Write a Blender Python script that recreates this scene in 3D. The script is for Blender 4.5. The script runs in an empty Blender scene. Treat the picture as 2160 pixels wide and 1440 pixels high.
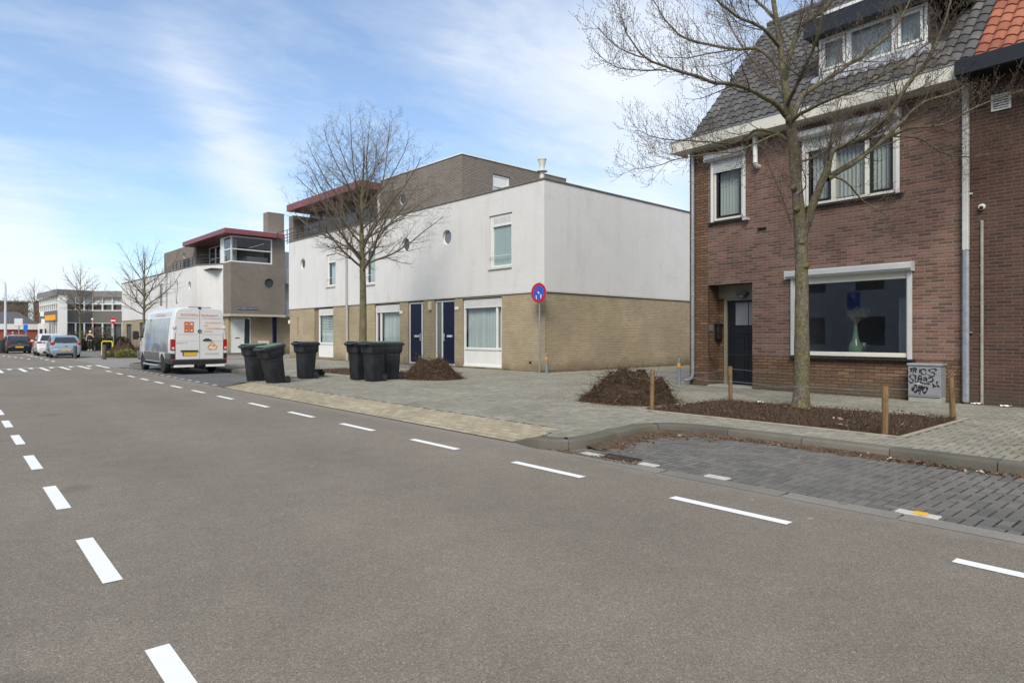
import bpy, bmesh, math, random
from mathutils import Vector, Matrix, noise as mnoise
R_ = math.radians
scene = bpy.context.scene
col = scene.collection
rnd = random.Random(7)

# ------------------------------------------------------------------ helpers
def tag(o, label=None, cat=None, group=None, kind=None):
    if label: o['label'] = label
    if cat: o['category'] = cat
    if group: o['group'] = group
    if kind: o['kind'] = kind
    return o

def thing(name, label, cat, loc=(0, 0, 0), rz=0, group=None):
    o = bpy.data.objects.new(name, None)
    o.empty_display_size = .2
    col.objects.link(o)
    o.location = loc
    o.rotation_euler = (0, 0, rz)
    return tag(o, label, cat, group)

def copy_tree(o, parent=None):
    c = o.copy()
    col.objects.link(c)
    c.parent = parent
    for ch in list(o.children):
        copy_tree(ch, c)
    return c

def text_mesh(body, size):
    cu = bpy.data.curves.new('t', 'FONT')
    cu.body = body
    cu.size = size
    cu.align_x = 'CENTER'
    cu.align_y = 'CENTER'
    cu.resolution_u = 3
    o = bpy.data.objects.new('t', cu)
    col.objects.link(o)
    dg = bpy.context.evaluated_depsgraph_get()
    me = bpy.data.meshes.new_from_object(o.evaluated_get(dg))
    vs = [tuple(v.co) for v in me.vertices]
    fs = [tuple(p.vertices) for p in me.polygons]
    bpy.data.objects.remove(o)
    bpy.data.curves.remove(cu)
    bpy.data.meshes.remove(me)
    return vs, fs

class MB:
    def __init__(s, M=None):
        s.v = []; s.f = []; s.M = M
    def add(s, vs, fs, M=None):
        b = len(s.v)
        if M is not None: vs = [M @ Vector(v) for v in vs]
        if s.M is not None: vs = [s.M @ Vector(v) for v in vs]
        s.v.extend([tuple(v) for v in vs])
        s.f.extend([tuple(b + i for i in f) for f in fs])
        return s
    def box(s, x0, x1, y0, y1, z0, z1, M=None):
        vs = [(x, y, z) for z in (z0, z1) for y in (y0, y1) for x in (x0, x1)]
        return s.add(vs, [(0, 2, 3, 1), (4, 5, 7, 6), (0, 1, 5, 4), (2, 6, 7, 3), (0, 4, 6, 2), (1, 3, 7, 5)], M)
    def bbox(s, x0, x1, y0, y1, z0, z1, b=.01, M=None):
        """box with chamfered edges"""
        vs = []; idx = {}
        for zi in (0, 1):
            for yi in (0, 1):
                for xi in (0, 1):
                    X, Y, Z = (x0, x1)[xi], (y0, y1)[yi], (z0, z1)[zi]
                    dx = b if xi == 0 else -b; dy = b if yi == 0 else -b; dz = b if zi == 0 else -b
                    for a, p in (('x', (X, Y + dy, Z + dz)), ('y', (X + dx, Y, Z + dz)), ('z', (X + dx, Y + dy, Z))):
                        idx[(xi, yi, zi, a)] = len(vs); vs.append(p)
        I = idx; fs = []
        fs.append([I[(0, 0, 0, 'x')], I[(0, 0, 1, 'x')], I[(0, 1, 1, 'x')], I[(0, 1, 0, 'x')]])
        fs.append([I[(1, 0, 0, 'x')], I[(1, 1, 0, 'x')], I[(1, 1, 1, 'x')], I[(1, 0, 1, 'x')]])
        fs.append([I[(0, 0, 0, 'y')], I[(1, 0, 0, 'y')], I[(1, 0, 1, 'y')], I[(0, 0, 1, 'y')]])
        fs.append([I[(0, 1, 0, 'y')], I[(0, 1, 1, 'y')], I[(1, 1, 1, 'y')], I[(1, 1, 0, 'y')]])
        fs.append([I[(0, 0, 0, 'z')], I[(0, 1, 0, 'z')], I[(1, 1, 0, 'z')], I[(1, 0, 0, 'z')]])
        fs.append([I[(0, 0, 1, 'z')], I[(1, 0, 1, 'z')], I[(1, 1, 1, 'z')], I[(0, 1, 1, 'z')]])
        for a in (0, 1):
            for c in (0, 1):
                fs.append([I[(0, a, c, 'y')], I[(1, a, c, 'y')], I[(1, a, c, 'z')], I[(0, a, c, 'z')]])
                fs.append([I[(a, 0, c, 'x')], I[(a, 1, c, 'x')], I[(a, 1, c, 'z')], I[(a, 0, c, 'z')]])
                fs.append([I[(a, c, 0, 'x')], I[(a, c, 1, 'x')], I[(a, c, 1, 'y')], I[(a, c, 0, 'y')]])
        for k in [(i, j, l) for i in (0, 1) for j in (0, 1) for l in (0, 1)]:
            fs.append([I[k + ('x',)], I[k + ('y',)], I[k + ('z',)]])
        return s.add(vs, fs, M)
    def prism(s, pts, z0, z1, M=None, cap=True):
        """polygon in xy extruded along z"""
        n = len(pts)
        vs = [(p[0], p[1], z0) for p in pts] + [(p[0], p[1], z1) for p in pts]
        fs = [(i, (i + 1) % n, n + (i + 1) % n, n + i) for i in range(n)]
        if cap: fs += [tuple(range(n))[::-1], tuple(range(n, 2 * n))]
        return s.add(vs, fs, M)
    def tube(s, pts, rad, n=8, cap=True, M=None):
        pts = [Vector(p) for p in pts]
        if not hasattr(rad, '__len__'): rad = [rad] * len(pts)
        vs = []; fs = []
        t = (pts[1] - pts[0]).normalized()
        u = t.cross(Vector((.13, .31, 1)))
        if u.length < .01: u = t.cross(Vector((1, 0, 0)))
        u.normalize()
        for i, p in enumerate(pts):
            if i == 0: t = pts[1] - pts[0]
            elif i == len(pts) - 1: t = pts[-1] - pts[-2]
            else: t = pts[i + 1] - pts[i - 1]
            if t.length < 1e-9: t = Vector((0, 0, 1))
            t.normalize()
            u = u - t * u.dot(t)
            if u.length < 1e-6: u = t.orthogonal()
            u.normalize(); w = t.cross(u)
            for k in range(n):
                a = 2 * math.pi * k / n
                vs.append(p + (u * math.cos(a) + w * math.sin(a)) * rad[i])
        for i in range(len(pts) - 1):
            for k in range(n):
                k2 = (k + 1) % n
                fs.append((i * n + k, i * n + k2, (i + 1) * n + k2, (i + 1) * n + k))
        if cap and n > 2:
            fs.append(tuple(range(n))[::-1]); fs.append(tuple((len(pts) - 1) * n + k for k in range(n)))
        return s.add(vs, fs, M)
    def lathe(s, prof, n=24, M=None):
        """prof: (r,z) list revolved round z"""
        vs = []; fs = []
        for r, z in prof:
            for k in range(n):
                a = 2 * math.pi * k / n
                vs.append((r * math.cos(a), r * math.sin(a), z))
        for i in range(len(prof) - 1):
            for k in range(n):
                k2 = (k + 1) % n
                fs.append((i * n + k, i * n + k2, (i + 1) * n + k2, (i + 1) * n + k))
        fs.append(tuple(range(n))[::-1]); fs.append(tuple((len(prof) - 1) * n + k for k in range(n)))
        return s.add(vs, fs, M)
    def text(s, body, size, M, sx=1):
        vs, fs = text_mesh(body, size)
        return s.add([(v[0] * sx, v[1], v[2]) for v in vs], fs, M)
    def loft(s, rings, close=True, cap=True, M=None):
        n = len(rings[0]); vs = [p for r in rings for p in r]; fs = []
        for i in range(len(rings) - 1):
            for k in range(n if close else n - 1):
                k2 = (k + 1) % n
                fs.append((i * n + k, i * n + k2, (i + 1) * n + k2, (i + 1) * n + k))
        if cap:
            fs.append(tuple(range(n))[::-1]); fs.append(tuple((len(rings) - 1) * n + k for k in range(n)))
        return s.add(vs, fs, M)
    def build(s, name, mat, parent=None, smooth=None, label=None, loc=None, fixn=True):
        me = bpy.data.meshes.new(name)
        me.from_pydata(s.v, [], s.f)
        if fixn:
            bm = bmesh.new(); bm.from_mesh(me)
            bmesh.ops.remove_doubles(bm, verts=bm.verts, dist=1e-5)
            bmesh.ops.recalc_face_normals(bm, faces=bm.faces)
            bm.to_mesh(me); bm.free()
        if smooth is not None:
            me.polygons.foreach_set('use_smooth', [True] * len(me.polygons))
            me.set_sharp_from_angle(angle=R_(smooth))
        me.materials.append(mat)
        o = bpy.data.objects.new(name, me)
        col.objects.link(o)
        if parent: o.parent = parent
        if loc: o.location = loc
        if label: o['label'] = label
        return o

def Tm(x=0, y=0, z=0): return Matrix.Translation((x, y, z))
def Rx(a): return Matrix.Rotation(R_(a), 4, 'X')
def Ry(a): return Matrix.Rotation(R_(a), 4, 'Y')
def Rz(a): return Matrix.Rotation(R_(a), 4, 'Z')
# text standing on a facade that faces local -y
FACE = Rx(90)

def wall(mb, org, ux, un, s0, s1, z0, z1, ops=(), rev=.1, top=None):
    """rectangular wall with openings: ('r',a,b,c,d) or ('c',cx,cz,r); ux along, un inward"""
    org = Vector((org[0], org[1], 0)); ux = Vector((ux[0], ux[1], 0)).normalized(); un = Vector((un[0], un[1], 0)).normalized()
    P = lambda s, z, o=0: org + ux * s + un * o + Vector((0, 0, z))
    bb = []
    for o in ops:
        if o[0] == 'r': bb.append(o[1:5])
        else: bb.append((o[1] - o[3] - .05, o[1] + o[3] + .05, o[2] - o[3] - .05, o[2] + o[3] + .05))
    S = sorted(set([s0, s1] + [v for b in bb for v in b[:2] if s0 < v < s1]))
    Z = sorted(set([z0, z1] + [v for b in bb for v in b[2:] if z0 < v < z1]))
    for i in range(len(S) - 1):
        for j in range(len(Z) - 1):
            cs, cz = (S[i] + S[i + 1]) / 2, (Z[j] + Z[j + 1]) / 2
            if any(b[0] < cs < b[1] and b[2] < cz < b[3] for b in bb): continue
            mb.add([P(S[i], Z[j]), P(S[i + 1], Z[j]), P(S[i + 1], Z[j + 1]), P(S[i], Z[j + 1])], [(0, 1, 2, 3)])
    for o, b in zip(ops, bb):
        r = o[5] if len(o) > 5 and o[0] == 'r' else rev
        if o[0] == 'r':
            a, c, d, e = b
            c4 = [(a, d), (c, d), (c, e), (a, e)]
            for k in range(4):
                p, q = c4[k], c4[(k + 1) % 4]
                mb.add([P(*p), P(*q), P(*q, r), P(*p, r)], [(0, 1, 2, 3)])
        else:
            cx, cz, rr = o[1:4]; n = 32; h = rr + .05
            ring = []; out = []
            for k in range(n):
                a = 2 * math.pi * k / n
                c_, s_ = math.cos(a), math.sin(a)
                ring.append((cx + rr * c_, cz + rr * s_))
                m = max(abs(c_), abs(s_)); out.append((cx + h * c_ / m, cz + h * s_ / m))
            for k in range(n):
                q = (k + 1) % n
                mb.add([P(*ring[k]), P(*ring[q]), P(*out[q]), P(*out[k])], [(0, 1, 2, 3)])
                mb.add([P(*ring[k]), P(*ring[q]), P(*ring[q], r), P(*ring[k], r)], [(0, 1, 2, 3)])

# ------------------------------------------------------------------ materials
MATS = {}
class NT:
    def __init__(s, name):
        s.m = bpy.data.materials.new(name); s.m.use_nodes = True
        s.t = s.m.node_tree; s.n = s.t.nodes; s.l = s.t.links
        s.b = s.n['Principled BSDF']; s.out = s.n['Material Output']
    def N(s, typ, **kw):
        n = s.n.new('ShaderNode' + typ)
        for k, v in kw.items(): setattr(n, k, v)
        return n
    def L(s, a, b): s.l.new(a, b)
    def val(s, node, i, v):
        if hasattr(v, 'is_linked') or isinstance(v, bpy.types.NodeSocket): s.L(v, node.inputs[i])
        else: node.inputs[i].default_value = v
    def math(s, op, a, b=None, c=None, clamp=False):
        n = s.N('Math', operation=op, use_clamp=clamp)
        s.val(n, 0, a)
        if b is not None: s.val(n, 1, b)
        if c is not None: s.val(n, 2, c)
        return n.outputs[0]
    def ramp(s, fac, stops, interp='LINEAR'):
        n = s.N('ValToRGB'); s.L(fac, n.inputs[0]); cr = n.color_ramp; cr.interpolation = interp
        while len(cr.elements) < len(stops): cr.elements.new(.5)
        for e, (p, c) in zip(cr.elements, stops):
            e.position = p; e.color = (c, c, c, 1) if not hasattr(c, '__len__') else tuple(c) + (1,)
        return n.outputs[0]
    def noise(s, scale, detail=4, rough=.55, vec=None, dim='3D', dist=0):
        n = s.N('TexNoise', noise_dimensions=dim); n.inputs['Scale'].default_value = scale
        n.inputs['Detail'].default_value = detail; n.inputs['Roughness'].default_value = rough
        n.inputs['Distortion'].default_value = dist
        if vec is not None: s.L(vec, n.inputs['Vector'])
        return n.outputs['Fac']
    def mix(s, fac, a, b, mode='MIX'):
        n = s.N('Mix', data_type='RGBA', blend_type=mode)
        for i, v in ((0, fac), (6, a), (7, b)):
            if isinstance(v, bpy.types.NodeSocket): s.L(v, n.inputs[i])
            elif i == 0: n.inputs[0].default_value = v
            else: n.inputs[i].default_value = tuple(v)[:3] + (1,)
        return n.outputs[2]
    def obj(s): 
        if not hasattr(s, '_o'): s._o = s.N('TexCoord')
        return s._o.outputs['Object']
    def bump(s, h, strength=.3, dist=.01):
        n = s.N('Bump'); n.inputs['Strength'].default_value = strength; n.inputs['Distance'].default_value = dist
        s.L(h, n.inputs['Height']); s.L(n.outputs[0], s.b.inputs['Normal'])
    def base(s, c):
        if isinstance(c, bpy.types.NodeSocket): s.L(c, s.b.inputs['Base Color'])
        else: s.b.inputs['Base Color'].default_value = tuple(c) + (1,)
    def set(s, **k):
        for a, v in k.items():
            i = s.b.inputs[a.replace('_', ' ')]
            if isinstance(v, bpy.types.NodeSocket): s.L(v, i)
            else: i.default_value = v

def plain(name, c, rough=.5, metal=0, var=.12, scale=6, coat=0, bump=0, spec=.5):
    if name in MATS: return MATS[name]
    t = NT(name)
    f = t.noise(scale, 5, .6, t.obj())
    t.base(t.mix(t.ramp(f, [(.3, 0), (.7, 1)]), [x * (1 - var) for x in c], [min(1, x * (1 + var * .6)) for x in c]))
    t.set(Roughness=rough, Metallic=metal)
    t.b.inputs['Specular IOR Level'].default_value = spec
    if coat: t.b.inputs['Coat Weight'].default_value = coat; t.b.inputs['Coat Roughness'].default_value = .05
    if bump: t.bump(t.noise(scale * 12, 4, .6, t.obj()), .4, bump)
    MATS[name] = t.m
    return t.m

def brick(name, cols, mortar, bw=.22, bh=.0625, jw=.011, depth=.004, stain=(.8, 1.), stscale=.6, grime=None, rough=.9, mortv=.15, vert=False, dvar=1.):
    t = NT(name); o = t.obj()
    sx = t.N('SeparateXYZ'); t.L(o, sx.inputs[0])
    wob = t.noise(9, 2, .5, o)
    u = t.math('ADD', sx.outputs[0], sx.outputs[1])
    u = t.math('ADD', u, t.math('MULTIPLY', t.math('SUBTRACT', wob, .5), .012))
    v = t.math('ADD', sx.outputs[2], t.math('MULTIPLY', t.math('SUBTRACT', t.noise(6, 2, .5, o), .5), .010))
    if vert: u, v = v, u
    vr = t.math('DIVIDE', v, bh); row = t.math('FLOOR', vr)
    uu = t.math('ADD', t.math('DIVIDE', u, bw), t.math('MULTIPLY', row, .5))
    wn0 = t.N('TexWhiteNoise', noise_dimensions='1D'); t.L(row, wn0.inputs['W'])
    uu = t.math('ADD', uu, t.math('MULTIPLY', wn0.outputs[0], .12))
    cell = t.math('FLOOR', uu)
    cx = t.N('CombineXYZ'); t.L(cell, cx.inputs[0]); t.L(row, cx.inputs[1])
    wn = t.N('TexWhiteNoise', noise_dimensions='2D'); t.L(cx.outputs[0], wn.inputs['Vector'])
    fu = t.math('FRACT', uu); fv = t.math('FRACT', vr)
    def edge(fr, size):
        d = t.math('MULTIPLY', t.math('MINIMUM', fr, t.math('SUBTRACT', 1, fr)), size)
        return d
    d = t.math('MINIMUM', edge(fu, bw), edge(fv, bh))
    d = t.math('ADD', d, t.math('MULTIPLY', t.math('SUBTRACT', t.noise(60, 3, .6, o), .5), .006))
    mr = t.N('MapRange'); t.L(d, mr.inputs[0])
    mr.inputs[1].default_value = jw * .35; mr.inputs[2].default_value = jw * .75
    mask = mr.outputs[0]
    n = len(cols)
    c = t.ramp(wn.outputs[0], [(i / n, cc) for i, cc in enumerate(cols)], 'LINEAR')
    fine = t.noise(35, 5, .7, o)
    c = t.mix(t.ramp(fine, [(.3, .25), (.7, 0)]), c, [x * .5 for x in cols[0]])
    mt = t.mix(t.ramp(fine, [(.3, 0), (.7, 1)]), [x * (1 - mortv * 2) for x in mortar], mortar)
    c = t.mix(mask, mt, c)
    st = t.ramp(t.noise(stscale, 5, .6, o), [(.3, stain[0]), (.7, stain[1])])
    c = t.mix(1, c, st, 'MULTIPLY')
    if grime:   # grime = (height, colour): dirt band with ragged top above the ground
        g = t.math('ADD', sx.outputs[2], t.math('MULTIPLY', t.math('SUBTRACT', t.noise(1.6, 5, .65, o), .5), grime[0] * 1.6))
        m2 = t.N('MapRange'); t.L(g, m2.inputs[0]); m2.inputs[1].default_value = .1; m2.inputs[2].default_value = grime[0]
        m2.inputs[3].default_value = .75; m2.inputs[4].default_value = 0
        c = t.mix(m2.outputs[0], c, grime[1])
    t.base(c); t.set(Roughness=rough); t.b.inputs['Specular IOR Level'].default_value = .25
    h = t.math('ADD', mask, t.math('MULTIPLY', fine, .5))
    t.bump(h, .8, depth)
    MATS[name] = t.m
    return t.m

def glass(name='window_glass', tint=(.75, .8, .8), ior=1.5, rough=.0, refl=1.):
    if name in MATS: return MATS[name]
    t = NT(name)
    tr = t.N('BsdfTransparent'); tr.inputs[0].default_value = tuple(tint) + (1,)
    gl = t.N('BsdfGlossy'); gl.inputs['Roughness'].default_value = rough; gl.inputs[0].default_value = (.95, .97, 1, 1)
    fr = t.N('Fresnel'); ge = t.N('NewGeometry'); t.L(t.math('ADD', ior, t.math('MULTIPLY', ge.outputs['Backfacing'], 1 / ior - ior)), fr.inputs[0])
    bp = t.N('Bump'); bp.inputs['Strength'].default_value = .05; bp.inputs['Distance'].default_value = .02
    t.L(t.noise(1.3, 1, .5, t.obj()), bp.inputs['Height']); t.L(bp.outputs[0], gl.inputs['Normal'])
    mx = t.N('MixShader'); t.L(t.math('MULTIPLY', fr.outputs[0], refl, clamp=True), mx.inputs[0])
    t.L(tr.outputs[0], mx.inputs[1]); t.L(gl.outputs[0], mx.inputs[2]); t.L(mx.outputs[0], t.out.inputs[0])
    MATS[name] = t.m
    return t.m

def tiles_mat(name, cols, rough=.9, sc=3, stain=(.75, 1.05), moss=None):
    t = NT(name); g = t.N('NewGeometry'); o = t.obj()
    c = t.ramp(g.outputs['Random Per Island'], [(i / len(cols), cc) for i, cc in enumerate(cols)])
    fine = t.noise(70, 5, .7, o)
    c = t.mix(1, c, t.ramp(fine, [(.25, .7), (.75, 1.15)]), 'MULTIPLY')
    c = t.mix(1, c, t.ramp(t.noise(sc * .25, 6, .65, o), [(.3, stain[0]), (.7, stain[1])]), 'MULTIPLY')
    if moss: c = t.mix(t.ramp(t.noise(1.1, 7, .7, o), [(.52, 0), (.66, .5)]), c, moss)
    t.base(c); t.set(Roughness=rough); t.b.inputs['Specular IOR Level'].default_value = .3
    t.bump(fine, .5, .003)
    MATS[name] = t.m
    return t.m

def asphalt():
    t = NT('asphalt'); o = t.obj()
    agg = t.N('TexVoronoi'); agg.inputs['Scale'].default_value = 165; t.L(o, agg.inputs['Vector'])
    big = t.noise(.35, 6, .6, o); mid = t.noise(3, 6, .7, o); fin = t.noise(180, 3, .6, o)
    c = t.ramp(agg.outputs['Color'], [(0, (.075, .066, .055)), (.4, (.185, .167, .142)), (.75, (.25, .229, .196)), (1, (.46, .43, .38))])
    c = t.mix(.30, c, (.205, .186, .158))
    c = t.mix(1, c, t.ramp(big, [(.3, .88), (.7, 1.08)]), 'MULTIPLY')
    c = t.mix(1, c, t.ramp(mid, [(.3, .93), (.7, 1.05)]), 'MULTIPLY')
    c = t.mix(1, c, t.ramp(fin, [(.3, .8), (.7, 1.2)]), 'MULTIPLY')
    # tyre-polished lanes run along the road (x)
    sx = t.N('SeparateXYZ'); t.L(o, sx.inputs[0])
    w = t.math('SINE', t.math('MULTIPLY', sx.outputs[1], 3.1))
    c = t.mix(1, c, t.ramp(t.math('ADD', t.math('MULTIPLY', w, .3), mid), [(.2, .96), (.9, 1.03)]), 'MULTIPLY')
    # light spots of gum and tar
    vo = t.N('TexVoronoi'); vo.inputs['Scale'].default_value = 1.5; t.L(o, vo.inputs['Vector'])
    c = t.mix(t.ramp(t.math('ADD', vo.outputs['Distance'], t.math('MULTIPLY', t.math('SUBTRACT', fin, .5), .05)), [(.025, .6), (.045, 0)]), c, (.40, .385, .36))
    vd = t.N('TexVoronoi'); vd.inputs['Scale'].default_value = .55; t.L(o, vd.inputs['Vector'])
    c = t.mix(t.ramp(t.math('ADD', vd.outputs['Distance'], t.math('MULTIPLY', t.math('SUBTRACT', mid, .5), .25)), [(.06, .4), (.13, 0)]), c, (.12, .108, .092))
    # pale dust along the paving edge
    dd = t.math('ADD', sx.outputs[1], t.math('MULTIPLY', t.math('SUBTRACT', mid, .5), .35))
    c = t.mix(t.ramp(t.math('SUBTRACT', dd, 5.), [(.25, 0), (.5, .45)]), c, (.27, .25, .225))
    c = t.mix(1, c, (1.03, .998, .945), 'MULTIPLY')
    t.base(c); t.set(Roughness=.88); t.b.inputs['Specular IOR Level'].default_value = .25
    t.bump(t.math('ADD', agg.outputs['Distance'], t.math('MULTIPLY', fin, .4)), .55, .006)
    return t.m

def paint_white():
    t = NT('road_paint'); o = t.obj()
    wear = t.noise(14, 7, .75, o)
    c = t.mix(t.ramp(wear, [(.28, .6), (.36, 0)]), (.80, .80, .78), (.30, .285, .26))
    t.base(c); t.set(Roughness=.7)
    t.bump(t.noise(150, 3, .6, o), .4, .003)
    return t.m

def soil(name='soil', a=(.030, .019, .012), b=(.085, .055, .036)):
    t = NT(name); o = t.obj()
    c = t.ramp(t.noise(14, 8, .75, o), [(.3, a), (.55, b), (.8, [x * 1.5 for x in b])])
    t.base(c); t.set(Roughness=.95); t.b.inputs['Specular IOR Level'].default_value = .15
    t.bump(t.noise(40, 6, .7, o), 1, .03)
    return t.m

def bark(name='bark', moss=.5):
    t = NT(name); o = t.obj()
    mp = t.N('Mapping'); t.L(o, mp.inputs[0]); mp.inputs['Scale'].default_value = (1, 1, .35)
    n1 = t.noise(38, 6, .75, mp.outputs[0]); n2 = t.noise(3.5, 6, .7, o)
    c = t.ramp(n1, [(.3, (.06, .05, .038)), (.5, (.165, .14, .11)), (.75, (.28, .25, .20))])
    c = t.mix(t.ramp(n2, [(.42, 0), (.62, moss)]), c, (.16, .15, .045))
    vo = t.N('TexVoronoi'); vo.inputs['Scale'].default_value = 26; t.L(o, vo.inputs['Vector'])
    c = t.mix(t.ramp(vo.outputs['Distance'], [(.12, .75), (.34, 0)]), c, (.36, .35, .28))
    c = t.mix(1, c, t.ramp(t.noise(9, 7, .8, o), [(.35, .55), (.65, 1.15)]), 'MULTIPLY')
    t.base(c); t.set(Roughness=.95); t.b.inputs['Specular IOR Level'].default_value = .2
    t.bump(n1, .9, .02)
    return t.m
# ------------------------------------------------------------------ camera and light
TH = 49.02
CAMH = 1.40
FPX = 1370.0; HZ = 708.0
cRX = (math.cos(R_(TH)), math.sin(R_(TH))); cFY = (-math.sin(R_(TH)), math.cos(R_(TH)))
cam = bpy.data.objects.new('camera', bpy.data.cameras.new('camera')); col.objects.link(cam)
cam.location = (0, 0, CAMH); cam.rotation_euler = (R_(90), 0, R_(TH))
cam.data.sensor_width = 36; cam.data.lens = 36 * FPX / 2160
cam.data.shift_y = (HZ - 720) / 2160
cam.data.clip_end = 2000; cam.data.clip_start = .05
scene.camera = cam
def at(px, py, d):
    """point seen at photo position (px,py) at forward distance d"""
    X = (px - 1080) / FPX * d; Z = CAMH + (HZ - py) / FPX * d
    return Vector((X * cRX[0] + d * cFY[0], X * cRX[1] + d * cFY[1], Z))
def dirv(px, py): return (at(px, py, 1.) - Vector((0, 0, CAMH))).normalized()

SUN_EL, SUN_AZ = 44, 143     # azimuth clockwise from +y
sd = Vector((math.sin(R_(SUN_AZ)) * math.cos(R_(SUN_EL)), math.cos(R_(SUN_AZ)) * math.cos(R_(SUN_EL)), math.sin(R_(SUN_EL))))
sun = bpy.data.objects.new('sun', bpy.data.lights.new('sun', 'SUN')); col.objects.link(sun)
sun.data.energy = 2.45; sun.data.angle = R_(24); sun.data.color = (1, .93, .83)
sun.rotation_euler = (-sd).to_track_quat('-Z', 'Y').to_euler(); sun.location = (0, -10, 30)

w = bpy.data.worlds.new('World'); scene.world = w; w.use_nodes = True
class WT(NT):
    def __init__(s):
        s.t = w.node_tree; s.n = s.t.nodes; s.l = s.t.links
        s.bg = s.n['Background']; s.out = s.n['World Output']
t = WT()
sky = t.N('TexSky', sky_type='NISHITA', sun_disc=False)
sky.sun_elevation = R_(SUN_EL); sky.sun_rotation = R_(SUN_AZ); sky.air_density = 1.0; sky.dust_density = .6; sky.ozone_density = 1.2
tc = t.N('TexCoord'); gen = tc.outputs['Generated']
sx = t.N('SeparateXYZ'); t.L(gen, sx.inputs[0])
zz = t.math('ADD', t.math('MAXIMUM', sx.outputs[2], 0), .16)
cu = t.N('CombineXYZ'); t.L(t.math('DIVIDE', sx.outputs[0], zz), cu.inputs[0]); t.L(t.math('DIVIDE', sx.outputs[1], zz), cu.inputs[1])
mp = t.N('Mapping'); t.L(cu.outputs[0], mp.inputs[0]); mp.inputs['Rotation'].default_value = (0, 0, R_(-25)); mp.inputs['Scale'].default_value = (1.1, .6, 1)
n1 = t.noise(1.6, 9, .62, mp.outputs[0], dist=.7)
n2 = t.noise(5.0, 8, .65, mp.outputs[0], dist=.4)
n3 = t.noise(.9, 3, .5, cu.outputs[0])
dens = t.math('ADD', t.math('MULTIPLY', n1, .62), t.math('MULTIPLY', n2, .38))
blobs = [(-60, 520, .09, .14), (60, 570, .09, .18), (170, 640, .07, .16), (10, 430, .07, .16), (400, 150, .055, .12), (440, 230, .055, .16), (490, 310, .06, .22), (540, 400, .065, .26), (590, 470, .06, .20), (350, 60, .06, .10),
         (860, 40, .10, .10), (1000, 60, .10, .14), (1150, 40, .11, .18), (1250, 160, .13, .18), (1330, 60, .11, .18), (1300, 330, .14, .18), (1100, 250, .12, .08), (1420, 200, .12, .2), (1400, 450, .12, .12), (1550, 60, .14, .22), (640, 300, .04, .10)]
bias = None
for px, py, rad, wt in blobs:
    d = t.N('VectorMath', operation='DOT_PRODUCT'); t.L(gen, d.inputs[0]); d.inputs[1].default_value = tuple(dirv(px, py))
    c0 = 1 - rad * rad * .5
    k = t.math('EXPONENT', t.math('MULTIPLY', t.math('SUBTRACT', d.outputs['Value'], 1), 1 / (rad * rad * .35)))
    k = t.math('MULTIPLY', k, wt)
    bias = k if bias is None else t.math('ADD', bias, k)
cov = t.math('ADD', dens, bias)
hz = t.math('EXPONENT', t.math('MULTIPLY', t.math('MAXIMUM', sx.outputs[2], 0), -9.))
cov = t.math('ADD', cov, t.math('MULTIPLY', hz, .30))
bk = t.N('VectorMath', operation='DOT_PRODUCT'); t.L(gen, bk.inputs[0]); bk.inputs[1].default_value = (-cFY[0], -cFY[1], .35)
cov = t.math('ADD', cov, t.ramp(bk.outputs['Value'], [(.1, 0), (.55, .4)]))  # extra unseen cloud cover added behind the camera as neutral fill light
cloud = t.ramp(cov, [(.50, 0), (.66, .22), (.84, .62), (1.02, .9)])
SKYS = .115
skc = t.N('Mix', data_type='RGBA', blend_type='MULTIPLY'); skc.inputs[0].default_value = 1
t.L(sky.outputs[0], skc.inputs[6]); skc.inputs[7].default_value = (.93, 1.12, 1.27, 1)
t.bg.inputs[1].default_value = SKYS
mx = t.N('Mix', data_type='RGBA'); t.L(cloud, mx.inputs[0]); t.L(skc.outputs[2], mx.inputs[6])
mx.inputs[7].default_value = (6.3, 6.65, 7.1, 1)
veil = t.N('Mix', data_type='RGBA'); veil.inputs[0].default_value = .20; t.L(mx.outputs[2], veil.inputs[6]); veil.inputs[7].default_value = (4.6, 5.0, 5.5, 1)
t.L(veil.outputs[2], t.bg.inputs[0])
scene.view_settings.view_transform = 'Standard'; scene.view_settings.look = 'None'
scene.view_settings.exposure = .50; scene.view_settings.gamma = 1
try:
    scene.cycles.max_bounces = 8; scene.cycles.transparent_max_bounces = 16
except Exception: pass

# ------------------------------------------------------------------ ground
def struct(mb, name, mat, **k):
    o = mb.build(name, mat, **k); o['kind'] = 'structure'; return o

def paver_mat(name, ca, cb, mortar, bw, bh, jw=.008, stain=(.8, 1.1)):
    t = NT(name); o = t.obj()
    bt = t.N('TexBrick'); t.L(o, bt.inputs['Vector']); bt.inputs['Scale'].default_value = 1
    bt.inputs['Brick Width'].default_value = bw; bt.inputs['Row Height'].default_value = bh; bt.inputs['Mortar Size'].default_value = jw
    bt.inputs['Color1'].default_value = tuple(ca) + (1,); bt.inputs['Color2'].default_value = tuple(cb) + (1,); bt.inputs['Mortar'].default_value = tuple(mortar) + (1,)
    c = t.mix(1, bt.outputs['Color'], t.ramp(t.noise(.5, 7, .65, o), [(.3, stain[0]), (.7, stain[1])]), 'MULTIPLY')
    c = t.mix(1, c, t.ramp(t.noise(45, 5, .7, o), [(.25, .75), (.75, 1.15)]), 'MULTIPLY')
    t.base(c); t.set(Roughness=.9); t.b.inputs['Specular IOR Level'].default_value = .25
    t.bump(bt.outputs['Fac'], -.4, .004)
    return t.m
M_asph = asphalt(); M_paint = paint_white(); M_soil = soil()
M_soil_dry = soil('soil_dry', (.06, .042, .028), (.14, .10, .07))
M_pave_far = paver_mat('pavers_far', (.27, .25, .205), (.32, .295, .24), (.13, .12, .10), .3, .3)
M_joint = plain('joint_sand', (.028, .024, .017), .95, var=.4, scale=9)
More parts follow.
